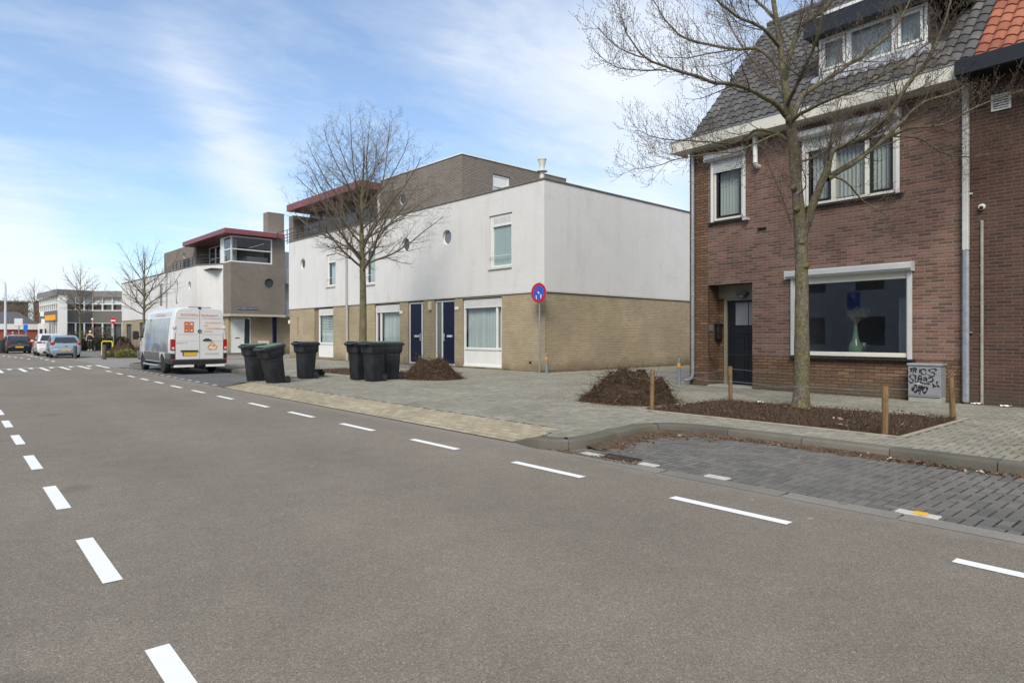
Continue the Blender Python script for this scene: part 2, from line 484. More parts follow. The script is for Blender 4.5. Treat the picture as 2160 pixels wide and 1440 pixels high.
M_bayjoint = plain('joint_dark', (.05, .043, .034), .95, var=.8, scale=1.2)
M_side = tiles_mat('paver_grey', [(.235, .23, .19), (.34, .32, .26), (.285, .275, .23), (.385, .355, .285), (.255, .252, .215), (.31, .295, .24)], moss=(.17, .175, .09))
M_bay = tiles_mat('paver_dark', [(.14, .135, .126), (.175, .167, .152), (.155, .149, .138), (.13, .127, .122), (.185, .175, .158)], stain=(.8, 1.15))
M_yel = tiles_mat('paver_sand', [(.42, .365, .26), (.34, .295, .205), (.47, .41, .295), (.38, .33, .235)])
M_kerb = tiles_mat('kerb_concrete', [(.165, .15, .122), (.20, .183, .15), (.14, .13, .108)], stain=(.6, 1.1), moss=(.12, .12, .07))

g = MB(); g.add([(-700, -700, -.02), (700, -700, -.02), (700, 700, -.02), (-700, 700, -.02)], [(0, 1, 2, 3)])
struct(g, 'ground', plain('far_ground', (.17, .165, .145), .95, var=.3, scale=.05))
g = MB()
g.add([(-160, -4.6, 0), (60, -4.6, 0), (60, 5.6, 0), (-160, 5.6, 0)], [(0, 1, 2, 3)])
struct(g, 'road', M_asph)
# side street between the white row and the tower block
g = MB(); g.add([(-49, 5.6, -.002), (-32.4, 5.6, -.002), (-37.2, 9.5, -.002), (-37.2, 70, -.002), (-47, 70, -.002), (-47, 9.5, -.002)], [(0, 1, 2, 3, 4, 5)])
struct(g, 'side_street', paver_mat('street_pavers', (.30, .285, .26), (.26, .25, .23), (.2, .19, .17), .2, .1))
# opposite pavement
g = MB(); g.box(-160, 60, -7.6, -4.75, -.01, .12); struct(g, 'opposite_pavement', M_pave_far)
g = MB(); g.box(-160, 60, -4.75, -4.6, -.01, .125); struct(g, 'opposite_kerb', M_kerb)

K1 = [(-6.45, 5.60), (-6.1, 5.53), (-5.86, 5.51), (-5.65, 5.58), (-5.50, 5.74), (-5.45, 5.95), (-5.48, 6.3), (-5.56, 6.65), (-5.63, 7.05), (-5.69, 7.4), (-5.66, 7.62), (-5.56, 7.78), (-5.40, 7.88), (-5.15, 7.95), (-4.43, 8.0), (-3.34, 8.0), (-2.28, 8.0), (-1.2, 7.98), (0, 7.95), (1, 7.93), (2, 7.92), (4, 7.9), (9, 7.9)]
K2 = [(-18.55, 5.62), (-18.5, 5.9), (-18.55, 6.7), (-18.8, 7.5), (-19.3, 7.9), (-20.2, 8.0), (-22, 8.02), (-24, 8.05), (-26, 8.1), (-28, 8.15), (-30, 8.2), (-31.6, 8.1), (-32.6, 7.6), (-33.1, 6.8), (-33.6, 6.2), (-34.6, 6.4), (-36.2, 7.6), (-36.9, 9.5), (-37.0, 13), (-37, 30)]
def offs(path, d):
    out = []
    for i, p in enumerate(path):
        a = Vector(path[max(0, i - 1)]); b = Vector(path[min(len(path) - 1, i + 1)])
        t_ = (b - a).normalized(); n_ = Vector((-t_.y, t_.x))
        out.append(tuple(Vector(p) + n_ * d))
    return out
def resample(path, step):
    pts = [Vector(p) for p in path]; out = [pts[0]]; acc = 0
    for a, b in zip(pts, pts[1:]):
        L = (b - a).length; t0 = step - acc
        while t0 <= L:
            out.append(a + (b - a) * (t0 / L)); t0 += step
        acc = L - (t0 - step)
    return out
def kerb(mb, path, w_, zf, side=1, piece=1.0):
    """zf(x,y)->top height; each stone separate with a fine gap"""
    pts = [Vector(p) for p in path]
    fine = resample(path, .1)
    n = int(piece / .1); i = 0
    while i < len(fine) - 1:
        j = min(i + n, len(fine) - 1); seg = fine[i:j + 1]
        rings = []
        for k, p in enumerate(seg):
            a = seg[max(0, k - 1)]; b = seg[min(len(seg) - 1, k + 1)]
            t_ = (b - a).normalized(); n_ = Vector((-t_.y, t_.x)) * side
            q = p + t_ * (.005 if k == 0 else (-.005 if k == len(seg) - 1 else 0))
            z = zf(p.x, p.y)
            prof = [(.0, -.05), (.012, max(z - .03, -.01)), (.02, z - .012), (.035, z), (w_ - .01, z), (w_, z - .01), (w_, -.05)]
            rings.append([(q.x + n_.x * o_, q.y + n_.y * o_, zz_) for o_, zz_ in prof])
        mb.loft(rings)
        i = j
g = MB()
kerb(g, K1, .24, lambda x, y: .02 + .11 * min(1, max(0, (x + 6.45) / .45)))
kerb(g, K2, .2, lambda x, y: .02 + .11 * min(1, max(0, (y - 5.62) / .5)) if x > -19 else .13, side=-1)
struct(g, 'kerb', M_kerb, smooth=35)

def inpoly(x, y, poly):
    c = False; j = len(poly) - 1
    for i in range(len(poly)):
        xi, yi = poly[i]; xj, yj = poly[j]
        if (yi > y) != (yj > y) and x < (xj - xi) * (y - yi) / (yj - yi) + xi: c = not c
        j = i
    return c
k1o = offs(K1, .25); k2o = offs(K2, -.21)
SW = [(-18.3, 6.4), (-6.35, 6.4), (-6.05, 5.76)] + k1o[2:] + [(9, 14.9), (9, 15), (-8.0, 15.2), (-9.5, 15.2), (-9.5, 45), (-37, 45)] + k2o[::-1][1:]
BED = (-7.1, -3.0, 9.1, 11.85); BED2 = (-23.6, -17.9, 9.75, 12.3)
def inbed(x, y, m=0):
    return any(b[0] - m < x < b[1] + m and b[2] - m < y < b[3] + m for b in (BED, BED2))
# pavement body: a sheet with the tree beds left open, then modelled pavers on it
import mathutils.geometry as mg
def sheet(poly, z, holes=()):
    loops = [[Vector((p[0], p[1], 0)) for p in poly]] + [[Vector((p[0], p[1], 0)) for p in h] for h in holes]
    tri = mg.tessellate_polygon(loops); vs = [(v.x, v.y, z) for l in loops for v in l]
    return vs, [tuple(t_) for t_ in tri]
hol = [[(b[0], b[2]), (b[0], b[3]), (b[1], b[3]), (b[1], b[2])] for b in (BED, BED2)]
g = MB(); g.add(*sheet(SW, .112, hol)); struct(g, 'pavement', M_joint)

def herring(mb, test, x0, x1, y0, y1, l, zf, gap=.019, ang=0, origin=(0, 0), h=.012, rg=None):
    rg = rg or random.Random(3)
    u = l / 2; ca, sa = math.cos(R_(ang)), math.sin(R_(ang))
    cx, cy = (x0 + x1) / 2, (y0 + y1) / 2; rad = math.hypot(x1 - x0, y1 - y0) / 2
    N = int(rad / u) + 4
    for n in range(-N, N + 1):
        for m in range(-N // 2 - N // 4, N // 2 + N // 4 + 1):
            for o in (0, 1):
                if o == 0: a, b, w_, h_ = n + 4 * m, n, 2, 1
                else: a, b, w_, h_ = n + 3 + 4 * m, n, 1, 2
                mx_, my_ = (a + w_ / 2) * u, (b + h_ / 2) * u
                X = cx + mx_ * ca - my_ * sa; Y = cy + mx_ * sa + my_ * ca
                if not (x0 < X < x1 and y0 < Y < y1) or not test(X, Y): continue
                hw, hh = w_ * u / 2 - gap / 2, h_ * u / 2 - gap / 2; bv = .004
                dz = rg.uniform(-.0015, .0015); tx = rg.uniform(-.006, .006); ty = rg.uniform(-.006, .006)
                vs = []
                for (k, zz_) in ((0, -h), (bv, 0)):
                    for sx_, sy_ in ((-1, -1), (1, -1), (1, 1), (-1, 1)):
                        lx, ly = sx_ * (hw - k), sy_ * (hh - k)
                        vs.append((X + lx * ca - ly * sa, Y + lx * sa + ly * ca, zf(X, Y) + zz_ + dz + lx * tx + ly * ty))
                mb.add(vs, [(4, 5, 6, 7), (0, 1, 5, 4), (1, 2, 6, 5), (2, 3, 7, 6), (3, 0, 4, 7)])
g = MB()
herring(g, lambda x, y: inpoly(x, y, SW) and not inbed(x, y, .07), -30, 3.5, 5.5, 17.5, .188, lambda x, y: .122)
struct(g, 'pavement_pavers', M_side, fixn=False)
# far alley and far pavement get their joints from the material
g = MB(); g.add(*sheet([(-36.9, 8.6), (-30, 8.5), (-30, 17.4), (-9.5, 17.4), (-9.5, 45), (-36.9, 45)], .1165)); struct(g, 'alley_paving', M_pave_far)
# driveway ramp of sand coloured pavers
def rz(x, y): return .012 + .108 * min(1, max(0, (y - 5.62) / .72))
g = MB()
RP = [(-18.3, 5.62), (-6.45, 5.62), (-6.2, 5.66), (-6.3, 6.38), (-18.3, 6.38)]
g.add([(x, y, rz(x, y) - .008) for x, y in [(-18.4, 5.6), (-6.3, 5.6), (-6.1, 6.42), (-18.4, 6.42)]], [(0, 1, 2, 3)])
struct(g, 'driveway_ramp', M_joint)
g = MB(); rg = random.Random(5)
for r in range(7):
    y0_ = 5.62 + r * .108
    x = -18.3 - (r % 2) * .1
    while x < -6.2 - (.0 if r > 1 else .2):
        L = .205
        if inpoly(x + L / 2, y0_ + .05, RP) or x > -18.3 and x < -6.5:
            dz = rg.uniform(-.0015, .0015)
            vs = []
            for k, q in ((0, -.012), (.004, 0)):
                for a, b in ((x + k, y0_ + k), (x + L - .014 - k, y0_ + k), (x + L - .014 - k, y0_ + .090 - k), (x + k, y0_ + .090 - k)):
                    vs.append((a, b, rz(a, b) + q + dz))
            g.add(vs, [(4, 5, 6, 7), (0, 1, 5, 4), (1, 2, 6, 5), (2, 3, 7, 6), (3, 0, 4, 7)])
        x += L
struct(g, 'ramp_pavers', M_yel, fixn=False)
# parking bays
BAY = [(-5.95, 5.6), (9, 5.6), (9, 7.95), (-1.2, 8.0), (-4.43, 8.02), (-5.3, 7.95), (-5.7, 7.55), (-5.5, 6.3), (-5.5, 5.75)]
g = MB(); g.add([(x, y, .0005) for x, y in BAY], [tuple(range(len(BAY)))]); struct(g, 'parking_bay', M_bayjoint)
g = MB(); herring(g, lambda x, y: inpoly(x, y, BAY) and y > 5.66, -6, 4, 5.5, 8.1, .188, lambda x, y: .008 + .003 * math.sin(x * 1.7 + y), gap=.013, rg=random.Random(8))
struct(g, 'bay_pavers', M_bay, fixn=False)
BAY2 = [(-33.4, 5.6), (-18.6, 5.6), (-18.6, 6.7), (-18.85, 7.5), (-19.4, 7.9), (-31.6, 8.08), (-32.7, 7.5)]
g = MB(); g.add([(x, y, .002) for x, y in BAY2], [tuple(range(len(BAY2)))])
struct(g, 'far_parking_bay', paver_mat('bay_far', (.13, .13, .13), (.16, .16, .158), (.07, .07, .065), .21, .105))
# concrete gutter band between road and bay
g = MB(); rg = random.Random(2); x = -5.3
while x < 9:
    L = rg.uniform(.9, 1.3)
    g.add([(x + .01, 5.46, .003), (x + L - .01, 5.46, .003), (x + L - .01, 5.64, .012), (x + .01, 5.64, .012)], [(0, 1, 2, 3)]); x += L
struct(g, 'gutter_band', tiles_mat('gutter', [(.25, .235, .21), (.22, .21, .185), (.28, .262, .235)]), fixn=False)
# beds
def bedmesh(b, z, amp, seed):
    x0, x1, y0, y1 = b; nx, ny = int((x1 - x0) / .06), int((y1 - y0) / .06)
    vs = []; fs = []
    for j in range(ny + 1):
        for i in range(nx + 1):
            x = x0 + (x1 - x0) * i / nx; y = y0 + (y1 - y0) * j / ny
            e = min(x - x0, x1 - x, y - y0, y1 - y); e = min(1, e / .35)
            n_ = mnoise.fractal(Vector((x * 2.2 + seed, y * 2.2, seed)), .9, 2.1, 6)
            n2_ = abs(mnoise.noise(Vector((x * 14, y * 14, seed))))
            vs.append((x, y, z + e * (.035 + amp * n_) + .02 * n2_))
    for j in range(ny):
        for i in range(nx):
            a = j * (nx + 1) + i; fs.append((a, a + 1, a + nx + 2, a + nx + 1))
    return vs, fs
for b, s_ in ((BED, 1), (BED2, 5)):
    g = MB(); g.add(*bedmesh(b, .10, .045, s_)); struct(g, 'planting_bed', M_soil, smooth=180, fixn=False)
g = MB()
for b in (BED, BED2):
    for q in ((b[0] - .06, b[1] + .06, b[2] - .06, b[2]), (b[0] - .06, b[1] + .06, b[3], b[3] + .06), (b[0] - .06, b[0], b[2] + .002, b[3] - .002), (b[1], b[1] + .06, b[2] + .002, b[3] - .002)):
        g.bbox(q[0], q[1], q[2], q[3], .05, .134, .006)
struct(g, 'bed_edging', plain('edging', (.33, .29, .23), .9, var=.25, scale=5))

# road markings
def mark(mb, x0, x1, y0, y1, z=.004, skew=0):
    mb.add([(x0, y0, z), (x1, y0, z), (x1 + skew, y1, z), (x0 + skew, y1, z)], [(0, 1, 2, 3)])
g = MB()
x = -0.9 - .52
xs = [-1.38 + 2.09 * k for k in range(-8, 5)]
rr_ = [(-17.18, -16.9), (-16.3, -15.83 + .1)]
for k in range(-8, 6):
    x0 = -3.36 + 1.045 * 2 * k
    mark(g, x0 + .02, x0 + 1.06, 4.69, 4.79)
for x0 in (-24, -22.1, -26, -28, -30.2): mark(g, x0, x0 + 1.0, 4.72, 4.82)
for k in range(-6, 6):
    x0 = -5.31 + 2.06 * k
    mark(g, x0, x0 + 1.03, .66, .76)
mark(g, -22, -21, .7, .8)
# junction table: long cross line with saw teeth
a = Vector((-32.9, -1.9, .0045)); b = Vector((-36.3, 5.5, .0045)); dv = (b - a).normalized(); nv = Vector((dv.y, -dv.x, 0))
if nv.x < 0: nv = -nv
g.add([a, b, b + nv * .13, a + nv * .13], [(0, 1, 2, 3)])
for k in range(19):
    yy = 5.30 - k * .375; p = a + (b - a) * ((yy - a.y) / (b.y - a.y)); L = 3.4 if k % 2 == 0 else 1.1
    g.add([(p.x + .1, yy - .07, .0045), (p.x + L, yy - .07, .0045), (p.x + L, yy + .07, .0045), (p.x + .1, yy + .07, .0045)], [(0, 1, 2, 3)])
for k in range(8):
    x0 = -49 - 2.2 * k; mark(g, x0, x0 + 1.1, 3.6 - .18 * k, 3.72 - .18 * k, .004, 0)
for k in range(9):
    x0 = -44 - 3 * k; mark(g, x0, x0 + 1.2, 4.3, 4.42)
struct(g, 'lane_markings', M_paint, fixn=False)
g = MB(); rg = random.Random(4)
for cx_, L in ((-5.14, .30), (-4.33, .22), (-3.5, .24), (-1.75, .3)): g.bbox(cx_ - L / 2, cx_ + L / 2, 5.66, 5.77, -.01, .016, .004)
for k in range(15): g.bbox(-31.5 + k * .85, -31.3 + k * .85, 5.68, 5.79, -.01, .01, .003)
struct(g, 'bay_marker_blocks', plain('marker_block', (.52, .51, .46), .8, var=.25, scale=12))
# dust band at the foot of the walls
for (x0_, x1_, y0_, y1_, an) in ():
    pass
# drain grate
dg_ = thing('drain_grate', 'rusty slotted drain grate half buried in leaves at bay edge', 'drain', (-4.78, 5.78, 0))
g = MB(); g.box(-.24, .24, -.1, -.085, -.02, .018); g.box(-.24, .24, .085, .1, -.02, .018); g.box(-.24, -.225, -.085, .085, -.02, .018); g.box(.225, .24, -.085, .085, -.02, .018)
g.build('frame', plain('rusty_iron', (.09, .07, .055), .7, .6, .4, 20), dg_)
g = MB()
for k in range(9): g.bbox(-.2 + k * .047, -.18 + k * .047, -.084, .084, -.02, .014, .003)
g.build('bars', MATS['rusty_iron'], dg_)
g = MB(); g.bbox(-.045, .045, -.035, .035, 0, .012, .004)
tag(g.build('reflector', plain('reflector_yellow', (.85, .45, .02), .4), None, loc=(-1.73, 5.715, .0155)), 'yellow reflector stuck on white marker block at bay edge', 'reflector')
# ------------------------------------------------------------------ shared materials
M_cream = plain('cream_paint', (.66, .64, .55), .45, var=.07, scale=3)
M_white = plain('white_paint', (.74, .74, .71), .4, var=.06, scale=3)
M_alu = plain('light_grey_aluminium', (.56, .57, .56), .4, var=.08, scale=3)
M_black = plain('black_paint', (.012, .013, .017), .35, var=.2, scale=6)
M_dark = plain('charcoal_paint', (.035, .038, .043), .5, var=.15, scale=5)
M_zinc = plain('zinc', (.40, .43, .46), .42, .55, .22, 9)
M_sill = plain('glazed_sill', (.035, .032, .03), .35, var=.3, scale=18)
M_conc = plain('concrete', (.38, .37, .33), .9, var=.22, scale=4, bump=.003)
M_blind = plain('blind_fabric', (.56, .57, .53), .8, var=.05, scale=3)
M_curtain = plain('net_curtain', (.62, .66, .66), .9, var=.08, scale=2)
M_shop = glass('shop_glass', tint=(.7, .74, .78), refl=2.6)
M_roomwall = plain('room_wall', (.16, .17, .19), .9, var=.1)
M_glass = glass()
M_brick = brick('brick_red', [(.20, .102, .078), (.25, .132, .10), (.165, .10, .08), (.28, .145, .108), (.235, .148, .118), (.27, .155, .122), (.19, .098, .076), (.14, .084, .068)], (.30, .255, .205), .245, .066, .013, .006, (.72, 1.12), .9)
M_klinker = brick('brick_brown', [(.18, .105, .062), (.23, .14, .085), (.15, .088, .056), (.27, .16, .095), (.19, .10, .062)], (.075, .058, .045), .25, .070, .014, .006, (.75, 1.1), 1.1, grime=(.55, (.12, .105, .075)))
M_brickdk = brick('brick_dark', [(.085, .045, .035), (.12, .062, .045), (.07, .040, .034), (.14, .072, .052), (.10, .06, .047)], (.17, .145, .115), .245, .066, .012, .006, (.75, 1.1), .9, grime=(.5, (.09, .075, .055)))

# ------------------------------------------------------------------ part builders (facade: s along x, outward -y)
def frame_boxes(mb, s0, s1, z0, z1, y0, y1, w_, mull=(), trans=(), b=.004):
    mb.bbox(s0, s0 + w_, y0, y1, z0, z1, b); mb.bbox(s1 - w_, s1, y0, y1, z0, z1, b)
    mb.bbox(s0 + w_ - .002, s1 - w_ + .002, y0 + .002, y1 - .002, z0, z0 + w_, b); mb.bbox(s0 + w_ - .002, s1 - w_ + .002, y0 + .002, y1 - .002, z1 - w_, z1, b)
    for m, mw in mull: mb.bbox(m - mw / 2, m + mw / 2, y0 + .003, y1 - .003, z0 + w_ - .002, z1 - w_ + .002, b)
    for m, mw in trans: mb.bbox(s0 + w_ - .002, s1 - w_ + .002, y0 + .004, y1 - .004, m - mw / 2, m + mw / 2, b)
def pane(s0, s1, z0, z1, y): 
    m = MB(); m.add([(s0, y, z0), (s1, y, z0), (s1, y, z1), (s0, y, z1)], [(0, 1, 2, 3)]); return m
def curtain(s0, s1, z0, z1, y, amp=.03, per=.12, seed=0):
    m = MB(); n = max(8, int((s1 - s0) / .015)); vs = []; rg = random.Random(seed)
    ph = rg.random() * 6
    for k in range(n + 1):
        s = s0 + (s1 - s0) * k / n
        yy = y + amp * (math.sin(s / per * 6.283 + ph + 1.5 * math.sin(s * 5)) + .45 * math.sin(s / per * 15 + ph))
        vs += [(s, yy, z0), (s, yy * .6 + y * .4, z1)]
    m.add(vs, [(2 * k, 2 * k + 2, 2 * k + 3, 2 * k + 1) for k in range(n)]); return m
def blinds(s0, s1, z0, z1, y, step=.085, rg=random.Random(3)):
    m = MB(); s = s0 + .02
    while s < s1 - .04:
        a = 48 + rg.uniform(-7, 7); M = Tm(s + .04, y, 0) @ Rz(a)
        m.box(-.042, .042, -.001, .001, z0 + rg.uniform(0, .01), z1, M); s += step
    return m
def shutter_box(s0, s1, z0, z1, y, d):
    m = MB()
    prof = [(y, z0), (y - d * .72, z0), (y - d, z0 + (z1 - z0) * .3), (y - d, z1 - .02), (y - d + .02, z1), (y, z1 + .01)]
    vs = [(s0, a, b) for a, b in prof] + [(s1, a, b) for a, b in prof]; n = len(prof)
    m.add(vs, [tuple(range(n)), tuple(range(n, 2 * n))] + [(i, (i + 1) % n, n + (i + 1) % n, n + i) for i in range(n)])
    for e in (s0 - .012, s1): m.box(e, e + .012, y - d - .004, y - .001, z0 - .01, z1 + .012)
    return m
def slats(s0, s1, z0, z1, y):
    m = MB(); z = z1
    while z > z0 + .01:
        m.bbox(s0, s1, y, y + .012, max(z0, z - .052), z - .004, .003); z -= .052
    return m
def building(name, label, cat, loc, deg, group=None):
    return thing(name, label, cat, loc, R_(deg), group)
def pantiles(mb, s0, s1, y0, z0, pitch, length, w_=.215, exp=.33, skip=None, seed=0, amp=.032):
    """S-curved tiles on a slope starting at (y0,z0)"""
    rg = random.Random(seed)
    cy, cz = math.cos(R_(pitch)), math.sin(R_(pitch))
    def P(s, l, h): return (s, y0 + l * cy - h * cz, z0 + l * cz + h * cy)
    nc = int(round((s1 - s0) / w_)); w_ = (s1 - s0) / nc; nr = int(math.ceil(length / exp)); seg = 8
    for r in range(nr):
        for c in range(nc):
            sa = s0 + c * w_; la = r * exp; lb = la + exp + .05
            if skip and skip(sa + w_ / 2, y0 + (la + exp / 2) * cy): continue
            jt = rg.uniform(-.004, .004); js = rg.uniform(-.004, .004)
            vs = []
            for k in range(seg + 1):
                u = k / seg
                h = amp * (math.sin(u * 2 * math.pi - .6) * .75 + .25 * math.sin(u * 4 * math.pi)) 
                vs += [P(sa + u * w_ * 1.04 + js, la + jt, h + .004), P(sa + u * w_ * 1.04 + js, la + jt, h + .034 + jt * .5), P(sa + u * w_ * 1.04 + js, lb, h + .002)]
            fs = []
            for k in range(seg):
                a = 3 * k; b = 3 * k + 3
                fs += [(a, b, b + 1, a + 1), (a + 1, b + 1, b + 2, a + 2)]
            mb.add(vs, fs)

# ------------------------------------------------------------------ brick end house
GZ = .12
H = building('brick_house', 'red-brown brick end house with dark pantile roof, dormer and roller shutters', 'house', (-8.0, 14.66, 0), -1.71)
g = MB()
ops = [('r', .97, 3.42, .93, 2.72), ('r', -1.15, -.2, 4.28, 5.85), ('r', 1.22, 3.22, 4.30, 5.85)]
wall(g, (0, 0), (1, 0), (0, 1), -1.26, 4.36, .93, 6.2, [('r', -1.26, -.03, .93, 2.69, .05)] + ops, .09)
g.add([(-.03, 0, .93), (-.03, .55, .93), (-.03, .55, 2.69), (-.03, 0, 2.69)], [(0, 1, 2, 3)])
g.add([(-1.26, 0.002, 2.69), (-1.26, .55, 2.69), (-.03, .55, 2.69), (-.03, 0.002, 2.69)], [(0, 1, 2, 3)])
g.build('wall', M_brick, H)
g = MB()
wall(g, (0, 0), (1, 0), (0, 1), -.03, 4.36, .0, .93, [], .05)
wall(g, (0, 0), (1, 0), (0, 1), -1.82, -1.26, .0, 6.2, [], .05)
for x in (-1.26,): g.add([(x, 0, 0), (x, .55, 0), (x, .55, 2.69), (x, 0, 2.69)], [(0, 1, 2, 3)])
g.add([(-.03, 0, 0), (-.03, .55, 0), (-.03, .55, .93), (-.03, 0, .93)], [(0, 1, 2, 3)])
g.box(-1.262, -1.111, .5, .6, 0, 2.36); g.build('plinth', M_klinker, H, label='orange-brown brick plinth and corner pier')
g = MB()   # gable and back walls
zr = lambda y: 6.34 + 1.055 * min(y, 8.8 - y)
g.add([(-1.82, 0, 0), (-1.82, 8.8, 0), (-1.82, 8.8, zr(8.8) - .1), (-1.82, 4.4, zr(4.4) - .1), (-1.82, 0, 6.2)], [(0, 1, 2, 3, 4)])
g.add([(-1.82, 8.8, 0), (4.36, 8.8, 0), (4.36, 8.8, 6.2), (-1.82, 8.8, 6.2)], [(0, 1, 2, 3)])
g.build('gable_wall', M_brickdk, H)
g = MB()
pantiles(g, -2.03, 4.36, -.06, 6.30, 46.5, 6.35, skip=lambda s, y: 1.1 < s < 3.8 and 1.15 < y < 3.2, seed=3)
M_tiledk = tiles_mat('pantile_black', [(.085, .083, .080), (.12, .116, .11), (.098, .094, .09), (.14, .134, .126), (.075, .073, .072)], rough=.62, stain=(.75, 1.2))
g.build('roof', M_tiledk, H, smooth=40, fixn=False)
g = MB()
g.add([(-2.0, -.02, 6.28), (4.36, -.02, 6.28), (4.36, 4.34, 10.86), (-2.0, 4.34, 10.86)], [(0, 1, 2, 3)])
g.add([(-2.0, 8.82, 6.28), (4.36, 8.82, 6.28), (4.36, 4.34, 10.86), (-2.0, 4.34, 10.86)], [(0, 1, 2, 3)])
g.add([(-2.04, -.05, 6.30), (-2.04, 4.34, 10.94), (-2.04, 4.34, 10.74), (-2.04, -.05, 6.10)], [(0, 1, 2, 3)])
g.build('roof_deck', M_dark, H)
g = MB()
x = -2.05
while x < 4.3:
    g.tube([(x, 4.34, 10.93), (x + .37, 4.34, 10.95)], .1, 10); x += .36
g.build('ridge_tiles', M_tiledk, H, smooth=50)
g = MB()
g.bbox(-2.12, 4.33, -.44, -.40, 6.15, 6.43, .006)
g.box(-2.10, 4.33, -.399, -.005, 6.15, 6.17)
g.box(-2.12, -2.09, -.399, .30, 6.16, 6.42)
g.build('gutter_fascia', M_cream, H)
g = MB(); g.box(-2.13, 4.34, -.46, -.385, 6.431, 6.446); g.build('gutter_trim', M_zinc, H)
# dormer
D = 1.0
g = MB(); g.box(1.06, 1.1, D + .02, 3.2, 7.42, 8.42); g.box(3.39, 3.43, D + .02, 3.2, 7.42, 8.42); g.box(1.10, 3.39, D + .6, D + .62, 7.4, 8.42)
dm = g.build('dormer', plain('dormer_cladding', (.05, .035, .032), .6), H)
g = MB(); frame_boxes(g, 1.1, 3.39, 7.56, 8.42, D, D + .09, .06, [(1.78, .1), (2.74, .1)])
for a, b in ((1.19, 1.7), (2.82, 3.3)): frame_boxes(g, a, b, 7.65, 8.34, D - .012, D + .05, .05)
g.build('window_frame', M_white, dm)
pane(1.15, 3.34, 7.6, 8.38, D + .055).build('pane', M_glass, dm)
curtain(1.14, 3.36, 7.58, 8.40, D + .2, .02, .1).build('curtain', M_curtain, dm)
g = MB(); g.bbox(.88, 4.0, D - .32, D - .28, 8.42, 8.80, .004); g.box(.88, 4.0, D - .28, 3.6, 8.425, 8.46); g.box(.88, .92, D - .279, 3.4, 8.46, 8.79); g.box(3.96, 4.0, D - .279, 3.4, 8.46, 8.79)
g.box(.921, 3.959, D - .279, 3.4, 8.70, 8.74)
g.build('fascia', M_black, dm)
g = MB(); g.box(.86, 4.02, D - .335, D - .25, 8.802, 8.87); g.build('roof_trim', M_white, dm)
g = MB()   # lead flashing below and beside the dormer
for k in range(26):
    s = 1.02 + k * .095
    g.add([(s, .87 + .02 * math.sin(k * 2.7), 7.30 + .03 * math.sin(k * 2.7)), (s + .097, .87 + .02 * math.sin(k * 2.7 + 2.7), 7.30 + .03 * math.sin(k * 2.7 + 2.7)), (s + .097, D + .01, 7.555), (s, D + .01, 7.555)], [(0, 1, 2, 3)])
g.box(.93, 1.05, .95, 1.0, 7.42, 7.52)
g.build('lead_flashing', plain('lead', (.50, .52, .56), .35, .4, .25, 12), dm)
# shop-size ground floor window
g = MB(); frame_boxes(g, .99, 3.40, .96, 2.70, -.012, .08, .06)
w1 = g.build('window', plain('cream_frame', (.72, .70, .60), .4, var=.04), H)
for a, b, c, d in ((.0, .075, 2.56, 2.642), (-.005, .072, 1.018, 1.05)):
    g = MB(); g.bbox(1.05, 3.34, a, b, c, d, .004); g.build('sash_rail', MATS['cream_frame'], w1)
pane(1.045, 3.345, 1.0, 2.62, .05).build('pane', M_shop, w1)
shutter_box(.87, 3.48, 2.70, 2.87, -.003, .17).build('roller_shutter_box', M_alu, w1)
for a, b, c in ((.955, 1.02, .955), (3.375, 3.455, .90)):
    g = MB(); g.bbox(a, b, -.065, -.014, c, 2.70, .004); g.build('shutter_guide', M_alu, w1)
g = MB(); g.box(.93, 3.50, -.07, .05, .885, .925)
for k in range(21): g.bbox(.935 + k * .1225, 1.05 + k * .1225, -.10, -.0, .89, .951 - .02, .006, Matrix.Identity(4))
g.build('sill', M_sill, w1)
g = MB()
g.add([(.6, .13, .5), (3.9, .13, .5), (3.9, 3.6, .5), (.6, 3.6, .5)], [(0, 1, 2, 3)]); g.add([(.6, 3.6, .5), (3.9, 3.6, .5), (3.9, 3.6, 2.85), (.6, 3.6, 2.85)], [(0, 1, 2, 3)])
g.add([(.6, .13, .5), (.6, 3.6, .5), (.6, 3.6, 2.85), (.6, .13, 2.85)], [(0, 1, 2, 3)]); g.add([(3.9, .13, .5), (3.9, 3.6, .5), (3.9, 3.6, 2.85), (3.9, .13, 2.85)], [(0, 1, 2, 3)])
g.add([(.6, .13, 2.85), (3.9, .13, 2.85), (3.9, 3.6, 2.85), (.6, 3.6, 2.85)], [(0, 1, 2, 3)])
g.box(.98, 3.42, .09, .40, .92, .995); g.box(2.95, 3.42, .7, .72, .95, 2.2); g.box(.62, .66, .8, 2.6, .5, 2.2)
g.build('interior', plain('dark_interior', (.42, .40, .38), .8), w1)
